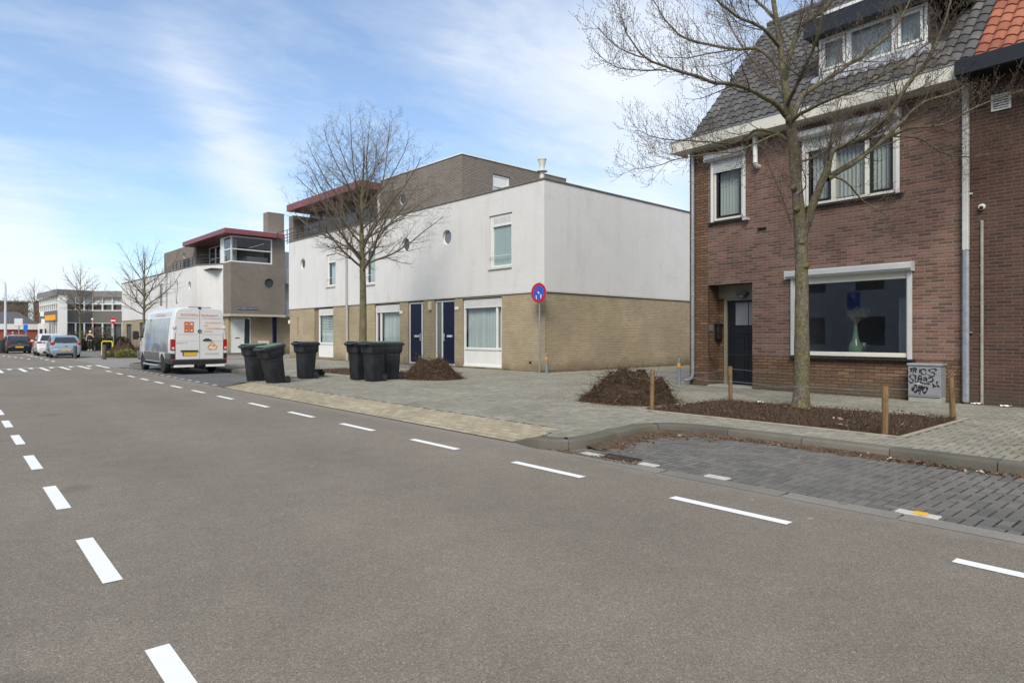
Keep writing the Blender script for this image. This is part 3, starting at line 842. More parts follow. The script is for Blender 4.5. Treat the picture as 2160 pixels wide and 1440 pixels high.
# roller blind of dark mesh hanging inside, half of the window
# small upstairs window
def upwin(s0, s1, z0, z1, zs, secs, nm='window'):
    g = MB(); frame_boxes(g, s0 + .07, s1 - .07, z0, z1, -.01, .075, .055, [(m, .09) for m in secs[1]])
    w2 = g.build(nm, MATS['cream_frame'], H)
    pane(s0 + .1, s1 - .1, z0 + .03, z1 - .03, .05).build('pane', M_glass, w2)
    for a, b in secs[0]:
        g = MB(); frame_boxes(g, a, b, z0 + .06, z1 - .06, .0, .048, .055); g.build('sash', M_black, w2)
    blinds(s0 + .14, s1 - .12, z0 + .1, z1 - .05, .16).build('blind', M_blind, w2)
    shutter_box(s0 - .1, s1 + .03, z1 - .05, z1 + .13, -.003, .2).build('roller_shutter_box', M_alu, w2)
    slats(s0 + .05, s1 - .05, zs, z1 - .05, -.045).build('roller_shutter', M_alu, w2)
    for a in (s0 - .005, s1 - .065):
        g = MB(); g.bbox(a, a + .07, -.055, -.012, z0 - .03, z1 - .05, .004); g.build('shutter_guide', M_white, w2)
    g = MB(); g.bbox(s0 - .08, s1 + .08, -.09, .04, z0 - .065, z0 - .032, .005); g.build('sill', M_sill, w2)
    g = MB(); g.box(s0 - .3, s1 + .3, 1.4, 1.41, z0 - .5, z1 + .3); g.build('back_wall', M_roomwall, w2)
upwin(-1.15, -.2, 4.30, 5.85, 5.50, ([(-1.02, -.33)], []))
upwin(1.22, 3.22, 4.32, 5.85, 5.52, ([(1.34, 1.83), (2.65, 3.10)], [1.89, 2.59]))
g = MB(); g.tube([(-.24, -.1, 4.47), (-.20, -.13, 4.36), (-.17, -.13, 4.27)], .022, 8); g.box(-.22, -.1, -.14, -.0, 4.2, 4.26); g.build('shutter_crank_guide', M_alu, H)
g = MB(); g.tube([(.13, -.16, 6.12), (.14, -.16, 5.60), (.145, -.17, 5.50)], .055, 12); g.tube([(.145, -.17, 5.5), (.15, -.12, 5.44), (.15, -.0, 5.44)], .05, 10); g.build('overflow_pipe', M_white, H, smooth=40)
g = MB(); g.bbox(.12, .33, -.05, .0, 3.94, 3.975, .004); g.tube([(.16, 0, 3.95), (.16, -.06, 3.95)], .03, 8); g.build('wall_hook', M_black, H)
# door in its recess
g = MB(); g.bbox(-1.11, -1.03, .47, .56, .12, 2.36, .004); g.bbox(-1.03, -.031, .482, .56, 2.30, 2.36, .004); g.box(-1.255, -.031, .46, .56, 2.361, 2.688); 
df = g.build('door_frame', plain('olive_frame', (.27, .25, .18), .5), H)
g = MB(); g.box(-1.03, -.03, .53, .57, .14, 2.3)
for a, b, c, d in ((-.88, -.55, .3, .95), (-.47, -.1, .3, .95), (-.88, -.55, 1.03, 1.38), (-.47, -.1, 1.03, 1.38)): frame_boxes(g, a, b, c, d, .518, .531, .025)
g.bbox(-.72, -.2, .505, .53, 1.45, 1.52, .005)
dr = g.build('door', plain('door_black', (.010, .011, .015), .32, var=.1), H)
g = MB(); g.box(-.80, -.06, .520, .529, 1.67, 2.24); g.build('door_glass', plain('frosted_glass', (.20, .21, .22), .15), dr)
g = MB(); g.box(-.45, -.43, .512, .519, 1.67, 2.24); frame_boxes(g, -.83, -.04, 1.64, 2.27, .512, .532, .03); g.build('door_glass_bars', MATS['door_black'], dr)
g = MB(); g.bbox(-1.255, -.032, -.05, .56, .02, .155, .008); g.build('doorstep', plain('doorstep_stone', (.36, .34, .30), .8), H)
g = MB(); g.bbox(-.70, -.40, .36, .46, 2.42, 2.50, .01); g.lathe([(.11, -.06), (.1, 0), (.03, .01)], 14, Tm(-.55, .41, 2.42)); g.build('porch_lamp', plain('smoked_lamp', (.10, .10, .09), .2), H, smooth=40)
g = MB(); g.bbox(-1.259, -1.14, .27, .47, 1.30, 1.68, .02); g.bbox(-1.255, -1.12, .25, .49, 1.66, 1.72, .02); g.build('letterbox', M_black, H)
g = MB(); g.bbox(-1.258, -1.245, .02, .20, 1.52, 1.68, .003); g.build('house_number_plate', plain('plate_grey', (.2, .2, .21), .4), H)
# downpipes
g = MB(); g.tube([(-1.66, -.09, 6.16), (-1.66, -.09, .42), (-1.68, -.10, .31), (-1.76, -.12, .25), (-1.86, -.14, .235)], [.045] * 5, 12)
for z in (5.35, 3.9, 2.45, .55): g.lathe([(.052, -.02), (.056, 0), (.052, .02)], 12, Tm(-1.66, -.09, z))
g.build('downpipe', M_zinc, H, smooth=40)
dp = thing('downpipe', 'two-tone square downpipe between red brick house and dark neighbour house', 'downpipe', tuple(H.matrix_basis @ Vector((4.38, 0, 0))), R_(-1.71))
g = MB(); g.bbox(-.05, .05, -.13, -.03, 3.0, 6.16, .012)
for z in (4.05,): g.box(-.09, .09, -.04, -.0, z, z + .03)
g.build('upper_pipe', plain('pipe_cream', (.56, .57, .54), .5), dp)
g = MB(); g.bbox(-.055, .055, -.135, -.025, .13, 3.01, .03); g.box(-.09, .09, -.04, 0, 1.45, 1.48); g.build('lower_pipe', M_zinc, dp)
# vase on the window ledge
hM = Matrix.Translation((-8.0, 14.66, 0)) @ Matrix.Rotation(R_(-1.71), 4, 'Z')
vz = thing('vase', 'tall green glass bottle vase with dried grass behind the big window', 'vase', tuple(hM @ Vector((2.25, .26, .996))))
g = MB(); g.lathe([(.10, 0), (.135, .02), (.14, .14), (.125, .22), (.075, .30), (.05, .45), (.035, .62), (.04, .64)], 24)
vm = plain('vase_green', (.17, .27, .15), .12, var=.35, scale=8)
g.build('bottle', vm, vz, smooth=60)
g = MB(); rg = random.Random(11)
for k in range(46):
    a = rg.uniform(0, 6.28); r = rg.uniform(.05, .24); h = rg.uniform(.12, .34)
    p0 = Vector((0, 0, .6)); p2 = Vector((math.cos(a) * r + .06, math.sin(a) * r * .5, .66 + h))
    g.tube([p0, (p0 + p2) / 2 + Vector((0, 0, .05)), p2], [.002, .0015, .001], 3)
    for q in range(7):
        c = p2 + Vector((rg.uniform(-.05, .05), rg.uniform(-.04, .04), rg.uniform(-.05, .04)))
        g.tube([c, c + Vector((rg.uniform(-.03, .03), 0, rg.uniform(-.02, .03)))], [.005, .002], 3)
g.build('dried_grass', plain('straw', (.20, .17, .11), .9), vz)
pl = thing('plant_pot', 'black round pot behind the green bottle vase', 'pot', tuple(hM @ Vector((2.25, .62, .75))))
g = MB(); g.lathe([(.12, 0), (.17, .1), (.19, .3), (.18, .5), (.17, .51), (.15, .42)], 20); g.build('pot', M_black, pl, smooth=50)
g = MB(); g.box(-.3, .3, -.2, .3, -.25, -.0); g.build('stand', M_dark, pl)

# ------------------------------------------------------------------ dark neighbour house
NB = building('neighbour_house', 'dark brown brick terraced house with orange pantile roof and black gutter', 'house', tuple(hM @ Vector((4.36, 0, 0))), -1.71)
g = MB(); wall(g, (0, 0), (1, 0), (0, 1), 0.002, 7.5, 0, 6.2, [], .05)
g.add([(7.5, 0, 0), (7.5, 8.8, 0), (7.5, 8.8, 6.2), (7.5, 4.4, 10.8), (7.5, 0, 6.2)], [(0, 1, 2, 3, 4)]); g.add([(0, 8.8, 0), (7.5, 8.8, 0), (7.5, 8.8, 6.2), (0, 8.8, 6.2)], [(0, 1, 2, 3)])
g.build('wall', M_brickdk, NB)
g = MB(); pantiles(g, .02, 7.6, -.06, 6.32, 46.5, 6.3, seed=9)
g.build('roof', tiles_mat('pantile_orange', [(.34, .12, .07), (.40, .15, .085), (.29, .10, .06), (.44, .175, .10), (.37, .135, .08)], rough=.75, stain=(.8, 1.1)), NB, smooth=40, fixn=False)
g = MB(); g.add([(.01, -.02, 6.28), (7.55, -.02, 6.28), (7.55, 4.34, 10.86), (.01, 4.34, 10.86)], [(0, 1, 2, 3)]); g.add([(.01, 8.82, 6.28), (7.55, 8.82, 6.28), (7.55, 4.34, 10.86), (.01, 4.34, 10.86)], [(0, 1, 2, 3)]); g.build('roof_deck', M_dark, NB)
g = MB(); g.bbox(-.02, 7.6, -.60, -.003, 6.14, 6.44, .02); g.build('gutter', M_black, NB)
g = MB(); g.box(.41, .69, -.02, .0, 5.52, 5.80)
vt = g.build('vent_backing', M_dark, NB)
g = MB(); frame_boxes(g, .40, .70, 5.51, 5.81, -.035, -.001, .035)
for k in range(5): g.box(.43, .67, -.03, -.022, 5.56 + k * .045, 5.585 + k * .045, Tm(0, 0, 0))
g.build('vent_grille', M_white, vt)
cc = thing('security_camera', 'small white dome security camera on the dark brick wall above the conduit', 'camera', tuple(hM @ Vector((4.62, -.005, 3.79))), R_(-1.71))
g = MB(); g.lathe([(.055, 0), (.06, .02), (.05, .05), (.02, .055)], 16, Rx(90)); g.build('housing', M_white, cc, smooth=50)
g = MB(); g.lathe([(.035, 0), (.03, .02), (.012, .034)], 14, Tm(0, -.05, -.015) @ Rx(115)); g.build('dome', M_black, cc, smooth=50)
g = MB(); g.bbox(-.022, .022, -.035, 0, .13, 3.54, .006)
for z in (.75, 1.4, 2.0, 2.7): g.box(-.03, .03, -.037, .0, z, z + .015)
tag(g.build('conduit', plain('conduit_beige', (.36, .34, .29), .6, var=.25, scale=5), None, loc=tuple(hM @ Vector((4.62, 0, 0)))), 'thin beige vertical cable conduit on the dark brick wall', 'conduit').rotation_euler = (0, 0, R_(-1.71))

# ------------------------------------------------------------------ utility cabinet with graffiti
CB = thing('utility_cabinet', 'grey street utility cabinet with black graffiti beside the brick wall', 'utility cabinet', tuple(hM @ Vector((3.76, -.31, .12))), R_(-1.71))
M_cab = plain('cabinet_grey', (.27, .28, .29), .5, var=.12, scale=6)
g = MB(); g.bbox(-.28, .28, 0, .29, .10, .70, .006); g.build('body', M_cab, CB)
g = MB(); g.bbox(-.30, .30, -.02, .31, .70, .745, .008); g.build('lid', plain('cabinet_lid', (.40, .42, .43), .4, .3), CB)
g = MB(); g.bbox(-.28, .28, .01, .28, -.02, .10, .006); g.build('plinth', M_conc, CB)
g = MB(); g.bbox(-.275, .275, -.008, -.0005, .135, .665, .003); g.box(-.28, .28, -.01, -.001, .105, .128)
dd = g.build('door', M_cab, CB)
strokes = [[(.05, .93), (.10, .97), (.18, .98), (.14, .78)], [(.12, .96), (.07, .82)], [(.24, .97), (.23, .80)], [(.16, .98), (.25, .97), (.27, .93)], [(.38, .95), (.36, .80)],
           [(.50, .96), (.42, .92), (.42, .80), (.50, .74), (.58, .80)], [(.50, .95), (.56, .92), (.55, .86)], [(.86, .97), (.80, .98), (.66, .93), (.70, .87), (.82, .82), (.84, .74), (.74, .68), (.64, .74)], [(.86, .97), (.9, .93), (.84, .90)],
           [(.22, .68), (.14, .73), (.05, .66), (.08, .58), (.15, .52), (.14, .42), (.07, .42), (.01, .50)], [(.24, .71), (.22, .55), (.24, .46), (.29, .44)], [(.33, .68), (.31, .46)], [(.33, .69), (.42, .68), (.42, .60), (.33, .57)], [(.36, .57), (.44, .54), (.38, .44), (.62, .40)],
           [(.58, .62), (.50, .63), (.50, .54), (.58, .56), (.58, .62), (.60, .45), (.58, .40)], [(.64, .62), (.72, .65), (.79, .58), (.76, .48), (.80, .36), (.79, .26)], [(.76, .50), (.66, .48), (.64, .40), (.72, .40)], [(.79, .31), (.90, .34), (.99, .30)], [(.93, .52), (.90, .44), (.97, .33)],
           ]
fat = [[(.14, .26), (.13, .10)], [(.20, .30), (.17, .16), (.22, .06), (.28, .18), (.24, .34), (.20, .30)], [(.36, .34), (.34, .20), (.38, .16)], [(.44, .33), (.40, .18), (.36, .0)], [(.50, .28), (.46, .16), (.50, .06), (.58, .12), (.60, .24), (.54, .28), (.50, .26)], [(.28, .14), (.36, .12)]]
g = MB()
def ribbon(mb, pts, w_, y):
    P = [Vector((-.27 + p[0] * .54, 0, .15 + p[1] * .51)) for p in pts]
    # smooth with catmull-rom
    Q = []
    for i in range(len(P) - 1):
        p0 = P[max(0, i - 1)]; p1 = P[i]; p2 = P[i + 1]; p3 = P[min(len(P) - 1, i + 2)]
        for k in range(5):
            t_ = k / 5; Q.append(.5 * ((2 * p1) + (-p0 + p2) * t_ + (2 * p0 - 5 * p1 + 4 * p2 - p3) * t_ ** 2 + (-p0 + 3 * p1 - 3 * p2 + p3) * t_ ** 3))
    Q.append(P[-1]); vs = []
    for i, q in enumerate(Q):
        t_ = (Q[min(i + 1, len(Q) - 1)] - Q[max(i - 1, 0)]).normalized(); n_ = Vector((-t_.z, 0, t_.x))
        ww = w_ * (.75 + .35 * math.sin(i * .7))
        vs += [(q + n_ * ww) + Vector((0, y, 0)), (q - n_ * ww) + Vector((0, y, 0))]
    mb.add(vs, [(2 * i, 2 * i + 1, 2 * i + 3, 2 * i + 2) for i in range(len(Q) - 1)])
for i, s_ in enumerate(strokes): ribbon(g, s_, .0135, -.0095 - .0001 * i)
for i, s_ in enumerate(fat): ribbon(g, s_, .019, -.0115 - .0001 * i)
g.build('graffiti', plain('spray_black', (.012, .012, .014), .6), dd, fixn=False)
g = MB(); g.box(-.15, .13, -.0095, -.0085, .345, .36); g.build('sticker_remnant', M_white, dd)
# ------------------------------------------------------------------ white row (painted upper storey on sand-coloured brick)
M_sand = brick('brick_sand', [(.47, .385, .255), (.42, .335, .22), (.51, .42, .28), (.44, .36, .24), (.49, .40, .26)], (.30, .25, .17), .23, .064, .011, .006, (.80, 1.06), .7, grime=(.55, (.17, .14, .09)))
def painted():
    m = brick('painted_brick', [(.73, .72, .695), (.745, .735, .71), (.72, .71, .685), (.74, .73, .705)], (.70, .69, .665), .215, .062, .010, .0035, (.97, 1.02), .6)
    # soft grey weather streaks running down from the coping
    nt = m.node_tree; t = NT.__new__(NT); t.m = m; t.t = nt; t.n = nt.nodes; t.l = nt.links; t.b = nt.nodes['Principled BSDF']; t.out = nt.nodes['Material Output']
    src = t.b.inputs['Base Color'].links[0].from_socket
    tc = t.N('TexCoord'); mp = t.N('Mapping'); t.L(tc.outputs['Object'], mp.inputs[0]); mp.inputs['Scale'].default_value = (1.2, 1.2, .22)
    k = t.ramp(t.noise(1.5, 7, .7, mp.outputs[0]), [(.50, 1), (.72, .90)])
    k2 = t.ramp(t.noise(.55, 7, .72, tc.outputs['Object']), [(.54, 1), (.68, .92)])
    c = t.mix(1, t.mix(1, src, k, 'MULTIPLY'), k2, 'MULTIPLY')
    t.base(c)
    return m
M_ptd = painted()
M_grey = brick('brick_grey', [(.275, .24, .205), (.24, .208, .175), (.31, .268, .228), (.255, .22, .187), (.285, .247, .21)], (.10, .086, .07), .25, .072, .016, .005, (.86, 1.08), .8)
M_cope = plain('coping', (.16, .145, .12), .85, var=.3, scale=6)
M_maroon = plain('maroon_panel', (.22, .065, .07), .5, var=.1, scale=2)
M_blue = plain('door_blue', (.003, .007, .032), .35, var=.15, scale=2, spec=.2)
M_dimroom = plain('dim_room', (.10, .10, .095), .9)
M_frost = plain('closed_shutter', (.55, .62, .60), .5, var=.05)

WR = building('white_terrace', 'row of flat-roofed houses with white painted upper floor on sand-coloured brick', 'terraced houses', (-16.45, 15.79, 0), 1.62)
GF = [('r', -4.7, -2.30, .18, 2.88), ('r', -6.62, -5.20, .18, 2.92), ('r', -8.62, -7.40, .18, 2.92), ('r', -11.5, -9.30, .18, 2.90), ('r', -17.95, -15.7, .25, 2.92), ('r', -20.06, -19.94, 1.45, 2.5)]
UF = [('r', -2.97, -1.67, 3.97, 5.98), ('c', -5.67, 5.48, .31), ('c', -8.73, 5.48, .31), ('r', -12.35, -11.35, 3.90, 5.95), ('r', -16.38, -15.35, 4.02, 5.72), ('c', -19.25, 5.47, .31)]
g = MB(); wall(g, (0, .05), (1, 0), (0, 1), -21.1, 0, 0, 2.98, GF, .16); wall(g, (-.05, .05), (0, 1), (-1, 0), 0, 12, 0, 2.98, [], .1); wall(g, (-21.1, .05), (0, 1), (1, 0), 0, 12, 0, 2.98, [], .1)
g.build('base_wall', M_sand, WR)
g = MB(); wall(g, (0, 0), (1, 0), (0, 1), -21.12, 0, 2.98, 6.88, UF, .12); wall(g, (0, 0), (0, 1), (-1, 0), 0, 12, 2.98, 6.88, [], .1); wall(g, (-21.12, 0), (0, 1), (1, 0), 0, 12, 2.98, 6.88, [], .1)
g.box(-21.10, -.02, .005, .06, 2.95, 2.985); g.box(-.06, -.005, .06, 12, 2.95, 2.985)
g.build('upper_wall', M_ptd, WR)
g = MB(); g.bbox(-21.16, .035, -.035, .30, 6.88, 6.945, .008); g.bbox(-.30, .035, .301, 12, 6.88, 6.943, .008); g.bbox(-21.16, -20.86, .301, 12, 6.88, 6.943, .008)
g.build('coping', M_cope, WR)
g = MB(); g.box(-21.0, -.1, .2, 12, 6.55, 6.6); g.box(-21.1, -.05, .12, 12, 2.9, 2.93); g.box(-21.1, -.05, 11.9, 12, 0, 6.5); g.build('roof', plain('roofing_felt', (.08, .08, .08), .9), WR)
# dark reveals (returns) beside the recessed fronts
g = MB()
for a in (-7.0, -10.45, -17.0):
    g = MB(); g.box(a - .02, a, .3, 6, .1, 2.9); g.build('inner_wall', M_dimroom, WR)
def gfwin(s0, s1, mull, zs, zt=2.80, box=True, nm='window'):
    g = MB(); frame_boxes(g, s0, s1, .20, 2.86, .12, .20, .09, [(m, .10) for m in mull]); 
    wn = g.build(nm, M_white, WR)
    m = MB(); m.box(s0 + .09, s1 - .09, .135, .16, .24, zs - .04); m.bbox(s0 + .06, s1 - .06, .10, .19, zs - .06, zs + .04, .005); m.bbox(s0 - .0, s1 + .0, .09, .2, .16, .25, .01)
    m.build('lower_panel', M_white, wn)
    pane(s0 + .05, s1 - .05, zs + .03, 2.8, .165).build('pane', M_glass, wn)
    if box:
        m = MB(); z = 2.80
        for k in range(8): m.bbox(s0 + .09, s1 - .09, .10, .13, z - .028, z - .003, .004); z -= .03
        m.bbox(s0 + .08, s1 - .08, .095, .17, z - .06, z - .005, .004); m.build('ventilation_louvre', M_white, wn)
    return wn
wn = gfwin(-4.68, -2.32, [-2.66], .90); curtain(-4.55, -2.35, .85, 2.75, .30, .05, .10, 1).build('curtain', M_curtain, wn)
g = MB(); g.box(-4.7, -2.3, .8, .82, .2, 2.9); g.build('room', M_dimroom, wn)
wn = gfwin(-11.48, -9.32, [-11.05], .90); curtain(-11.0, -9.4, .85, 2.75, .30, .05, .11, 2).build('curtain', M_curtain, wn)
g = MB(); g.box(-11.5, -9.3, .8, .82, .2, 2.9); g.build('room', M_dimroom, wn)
wn = gfwin(-17.5, -15.75, [], 1.0); curtain(-17.4, -15.85, .95, 1.7, .28, .03, .2, 3).build('curtain', M_curtain, wn); curtain(-17.4, -16.8, 1.0, 2.75, .33, .03, .12, 4).build('curtain', M_curtain, wn)
g = MB()
for k in range(9): g.box(-17.4, -15.85, .26, .262, 1.62 + k * .09, 1.67 + k * .09)
g.build('lace_band', M_curtain, wn)
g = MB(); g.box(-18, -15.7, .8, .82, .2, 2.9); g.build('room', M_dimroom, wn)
g = MB(); g.box(-17.94, -17.52, .14, .17, .2, 2.9); g.build('window_surround', plain('taupe', (.22, .175, .12), .8), WR)
def bluedoor(s0, s1, side, light, hs):
    g = MB(); frame_boxes(g, s0, s1, .16, 2.88, .11, .19, .07, [(light, .08)])
    fr = g.build('door_frame', M_white, WR)
    a, b = (light + .04, s1 - .07) if side > 0 else (s0 + .07, light - .04)
    g = MB(); g.bbox(a, b, .13, .17, .24, 2.80, .004); g.bbox(a, b, .12, .135, 2.42, 2.445, .002)
    d = g.build('door', M_blue, fr)
    g = MB(); g.bbox(a + (b - a) * .34, a + (b - a) * .78, .118, .130, 1.34, 1.43, .004); g.build('letter_slot', M_alu, fr)
    g = MB(); g.bbox(hs - .02, hs + .02, .10, .13, 1.18, 1.5, .006); g.tube([(hs, .12, 1.38), (hs, .07, 1.38), (hs + .1 * side, .07, 1.38)], .012, 8); g.build('door_handle', M_alu, fr)
    g = MB(); g.bbox(a, b, .10, .14, .17, .235, .005); g.build('threshold', M_alu, fr)
    c, e = (s0 + .07, light - .04) if side > 0 else (light + .04, s1 - .07)
    g = MB(); g.box(c, e, .15, .16, .22, 2.8); g.build('side_light', plain('sidelight_glass', (.14, .15, .13), .15, var=.1), fr)
bluedoor(-6.60, -5.22, 1, -6.14, -6.02); bluedoor(-8.60, -7.42, -1, -7.62, -7.76)
for a, b in ((-5.05, 2.52), (-9.17, 2.46)):
    g = MB(); g.bbox(a - .11, a + .11, .02, .049, b - .06, b + .07, .004); g.build('house_number_plate', M_white, WR)
g = MB(); g.bbox(-6.95, -6.78, -.05, .049, 2.50, 2.86, .01); g.build('wall_lamp', plain('lamp_cream', (.62, .58, .36), .4), WR)
g = MB(); g.bbox(-.80, -.70, .03, .049, .40, .48, .003); g.build('air_brick', M_black, WR)
def upw(s0, s1, z0, z1, half=False, shut=True):
    g = MB(); frame_boxes(g, s0, s1, z0, z1, .05, .12, .075, [(s0 + .13, .09)]); wn = g.build('window', M_white, WR)
    m = MB(); z = z1 - .075
    for k in range(8): m.bbox(s0 + .17, s1 - .07, .045, .07, z - .032, z - .003, .004); z -= .035
    m.bbox(s0 + .17, s1 - .07, .03, .1, z - .07, z, .004); m.build('ventilation_louvre', M_white, wn)
    if shut:
        m = MB(); m.box(s0 + .17, s1 - .07, .10, .105, z0 + .06, z - .05); m.build('roller_blind', M_frost, wn)
    else: curtain(s0 + .2, s1 - .1, z0 + .1, z - .05, .2, .02, .15).build('curtain', M_curtain, wn)
    pane(s0 + .16, s1 - .06, z0 + .05, z - .05, .085).build('pane', M_glass, wn)
    m = MB(); m.bbox(s0 - .04, s1 + .02, -.06, .10, z0 - .075, z0 - .02, .006); m.build('sill', M_cream, wn)
    m = MB(); m.tube([(s0 + .05, -.03, z0 + .42), (s1 - .02, -.03, z0 + .42)], .012, 6); m.tube([(s0 + .05, -.03, z0 + .42), (s0 + .05, .06, z0 + .42)], .012, 6); m.build('guard_rail', M_white, wn)
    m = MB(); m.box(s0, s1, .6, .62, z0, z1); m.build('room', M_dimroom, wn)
upw(-2.95, -1.69, 3.99, 5.96); upw(-12.33, -11.37, 3.92, 5.93, shut=False); upw(-16.36, -15.37, 4.04, 5.70, shut=False)
M_rglass = plain('dark_glazing', (.05, .055, .06), .08, var=.1, spec=.6)
def roundwin(cx, cz, r, y, parent, dep=.12, mat=None):
    g = MB()
    n = 32; vs = []
    for k in range(n):
        a = 2 * math.pi * k / n
        for rr in (r - .001, r - .045): vs += [(cx + rr * math.cos(a), y + dep - .04, cz + rr * math.sin(a)), (cx + rr * math.cos(a), y + dep, cz + rr * math.sin(a))]
    fs = []
    for k in range(n):
        a = 4 * k; b = 4 * ((k + 1) % n); fs += [(a, b, b + 2, a + 2), (a + 2, b + 2, b + 3, a + 3)]
    g.add(vs, fs); wn = g.build('round_window', M_white, parent)
    g = MB(); g.lathe([(r - .04, 0), (r - .04, .01)], 32, Tm(cx, y + dep - .005, cz) @ Rx(90)); g.build('pane', mat or M_rglass, wn)
    return wn
roundwin(-5.67, 5.48, .31, 0, WR, mat=plain('lead_glass', (.17, .18, .21), .15, var=.25, scale=14)); roundwin(-8.73, 5.48, .31, 0, WR); roundwin(-19.25, 5.47, .31, 0, WR, mat=M_rglass)
g = MB(); g.tube([(-14.05, -.09, 6.35), (-14.05, -.09, 3.0), (-14.0, -.07, 2.85), (-14.0, -.05, .15)], .05, 10)
g.bbox(-14.2, -13.9, -.2, -.0, 6.3, 6.62, .02); g.lathe([(.06, -.04), (.065, 0), (.06, .04)], 10, Tm(-14.0, -.06, 2.86)); g.build('downpipe', plain('pipe_grey', (.42, .41, .39), .5, var=.15), WR, smooth=40)
g = MB(); g.bbox(-21.15, -21.02, -.04, .049, 2.1, 2.32, .01); g.build('meter_cover', M_white, WR)
# roof storey of grey brick, set back
PZ = 9.62
g = MB()
wall(g, (0, 2.0), (1, 0), (0, 1), -14.2, -7.2, 6.5, PZ, [('c', -12.1, 8.35, .30)], .1)
wall(g, (-7.2, 2.0), (0, 1), (-1, 0), 0, 6.95, 6.5, PZ, [('r', 1.85, 2.95, 7.1, 9.05)], .12)
wall(g, (-14.2, 2.0), (0, 1), (1, 0), 0, .9, 6.5, PZ, [], .1)
g.box(-24.2, -7.2, 8.94, 8.95, 6.5, PZ)
wall(g, (-24.2, 1.35), (0, 1), (1, 0), 0, 3, 6.5, 9.0, [], .1); wall(g, (0, 1.35), (1, 0), (0, 1), -24.2, -23.55, 6.5, 9.0, [], .1); wall(g, (-23.55, 1.35), (0, 1), (-1, 0), 0, 3, 6.5, 9.0, [], .1)
ps = g.build('roof_storey', M_grey, WR)
g = MB(); g.box(-14.2, -7.22, 2.02, 8.94, PZ - .06, PZ - .02); g.build('flat_roof', MATS['roofing_felt'], ps)
g = MB(); g.bbox(-14.24, -7.16, 1.96, 2.1, PZ, PZ + .06, .008); g.bbox(-7.3, -7.158, 2.101, 8.99, PZ, PZ + .058, .008); g.build('roof_trim', M_white, ps)
roundwin(-12.1, 8.35, .30, 2.0, ps, .1)
def sidewin(bl, x, y0, y1, z0, z1, y_off, parent, mat=M_frost):
    g = MB(); MM = Matrix(((0, -1, 0, x), (1, 0, 0, 0), (0, 0, 1, 0), (0, 0, 0, 1)))
    g.M = MM; frame_boxes(g, y0, y1, z0, z1, .05, .12, .08); wn = g.build('window', M_white, parent)
    g = MB(MM); g.box(y0 + .08, y1 - .08, .07, .09, z1 - .55, z1 - .08); g.build('roller_blind_box', M_white, wn)
    g = MB(MM); g.box(y0 + .08, y1 - .08, .10, .105, z0, z1 - .55); g.build('roller_blind', mat, wn)
sidewin(0, -7.2, 3.87, 4.93, 7.12, 9.03, 0, ps)
# glazed part of the roof storey behind a balcony, maroon roof
g = MB(); g.box(-23.5, -14.2, 2.45, 2.5, 6.6, 9.15)
gz = g.build('terrace_back_wall', plain('brown_panel', (.10, .075, .06), .7, var=.2), WR)
g = MB(); x = -23.4
for k in range(6): frame_boxes(g, x, x + 1.5, 6.65, 9.1, 2.36, 2.45, .07); x += 1.53
g.build('terrace_door', plain('dark_frame', (.05, .045, .04), .5), gz)
pane(-23.4, -14.3, 6.7, 9.05, 2.40).build('pane', M_glass, gz)
for k, s in enumerate((-21.7, -18.6, -16.0)): curtain(s, s + .75, 6.7, 9.0, 2.44, .02, .12, k).build('curtain', plain('curtain_taupe', (.30, .26, .23), .9), gz)
g = MB(); g.bbox(-23.3, -14.2, .8, .84, 9.12, 9.52, .004); g.box(-23.3, -14.2, .84, 8.9, 9.125, 9.16); g.bbox(-14.24, -14.2, .841, 1.99, 9.121, 9.52, .003); g.box(-23.3, -23.26, .841, 8.9, 9.161, 9.5)
g.build('maroon_fascia', M_maroon, WR)
g = MB(); g.box(-23.25, -14.25, .85, 8.9, 9.50, 9.515); g.build('maroon_roof_top', MATS['roofing_felt'], WR)
g = MB(); g.bbox(-14.36, -14.22, 1.9, 2.0, 6.9, 9.12, .005); g.build('rain_pipe', M_white, WR)
g = MB()
for k in range(7): g.box(-23.2 + k * 1.4, -23.16 + k * 1.4, .16, .20, 6.9, 7.75)
for z in (7.1, 7.28, 7.46, 7.73): g.tube([(-23.2, .18, z), (-14.8, .18, z)], .018, 6)
g.box(-19.5, -15.2, .19, .2, 6.95, 7.7)
g.build('balcony_railing', M_dark, WR)
# flue and roof vent
g = MB(); g.lathe([(.09, -.5), (.09, .50), (.20, .52), (.20, .545), (.085, .56), (.085, .64), (.135, .86), (.15, .94), (.165, .95), (.165, .99), (.10, 1.0)], 20, Tm(-.95, .85, 6.95)); g.build('flue', plain('flue_cream', (.66, .65, .55), .5, var=.1), WR, smooth=40)
g = MB(); g.lathe([(.05, 0), (.05, .22), (.11, .24), (.11, .30), (.03, .33)], 14, Tm(-8.4, 4.3, PZ)); g.build('roof_vent', M_black, WR, smooth=40)

# gate between white row and brick house
gt = thing('alley_gate', 'dark wooden gate edge beside the brick house in the alley', 'gate', (-11.35, 26.2, 0), R_(1.6))
g = MB()
for k in range(14): g.bbox(-4.6 + k * .33, -4.29 + k * .33, -.02, .02, .15, 2.0, .004)
g.build('board_panel', plain('gate_wood', (.09, .065, .05), .8, var=.3), gt)
g = MB(); g.bbox(-4.7, -4.6, -.04, .06, .1, 2.1, .005); g.build('post', MATS['gate_wood'], gt)
g = MB(); g.bbox(.02, .12, -.04, .06, .1, 2.1, .005); g.build('post', MATS['gate_wood'], gt)

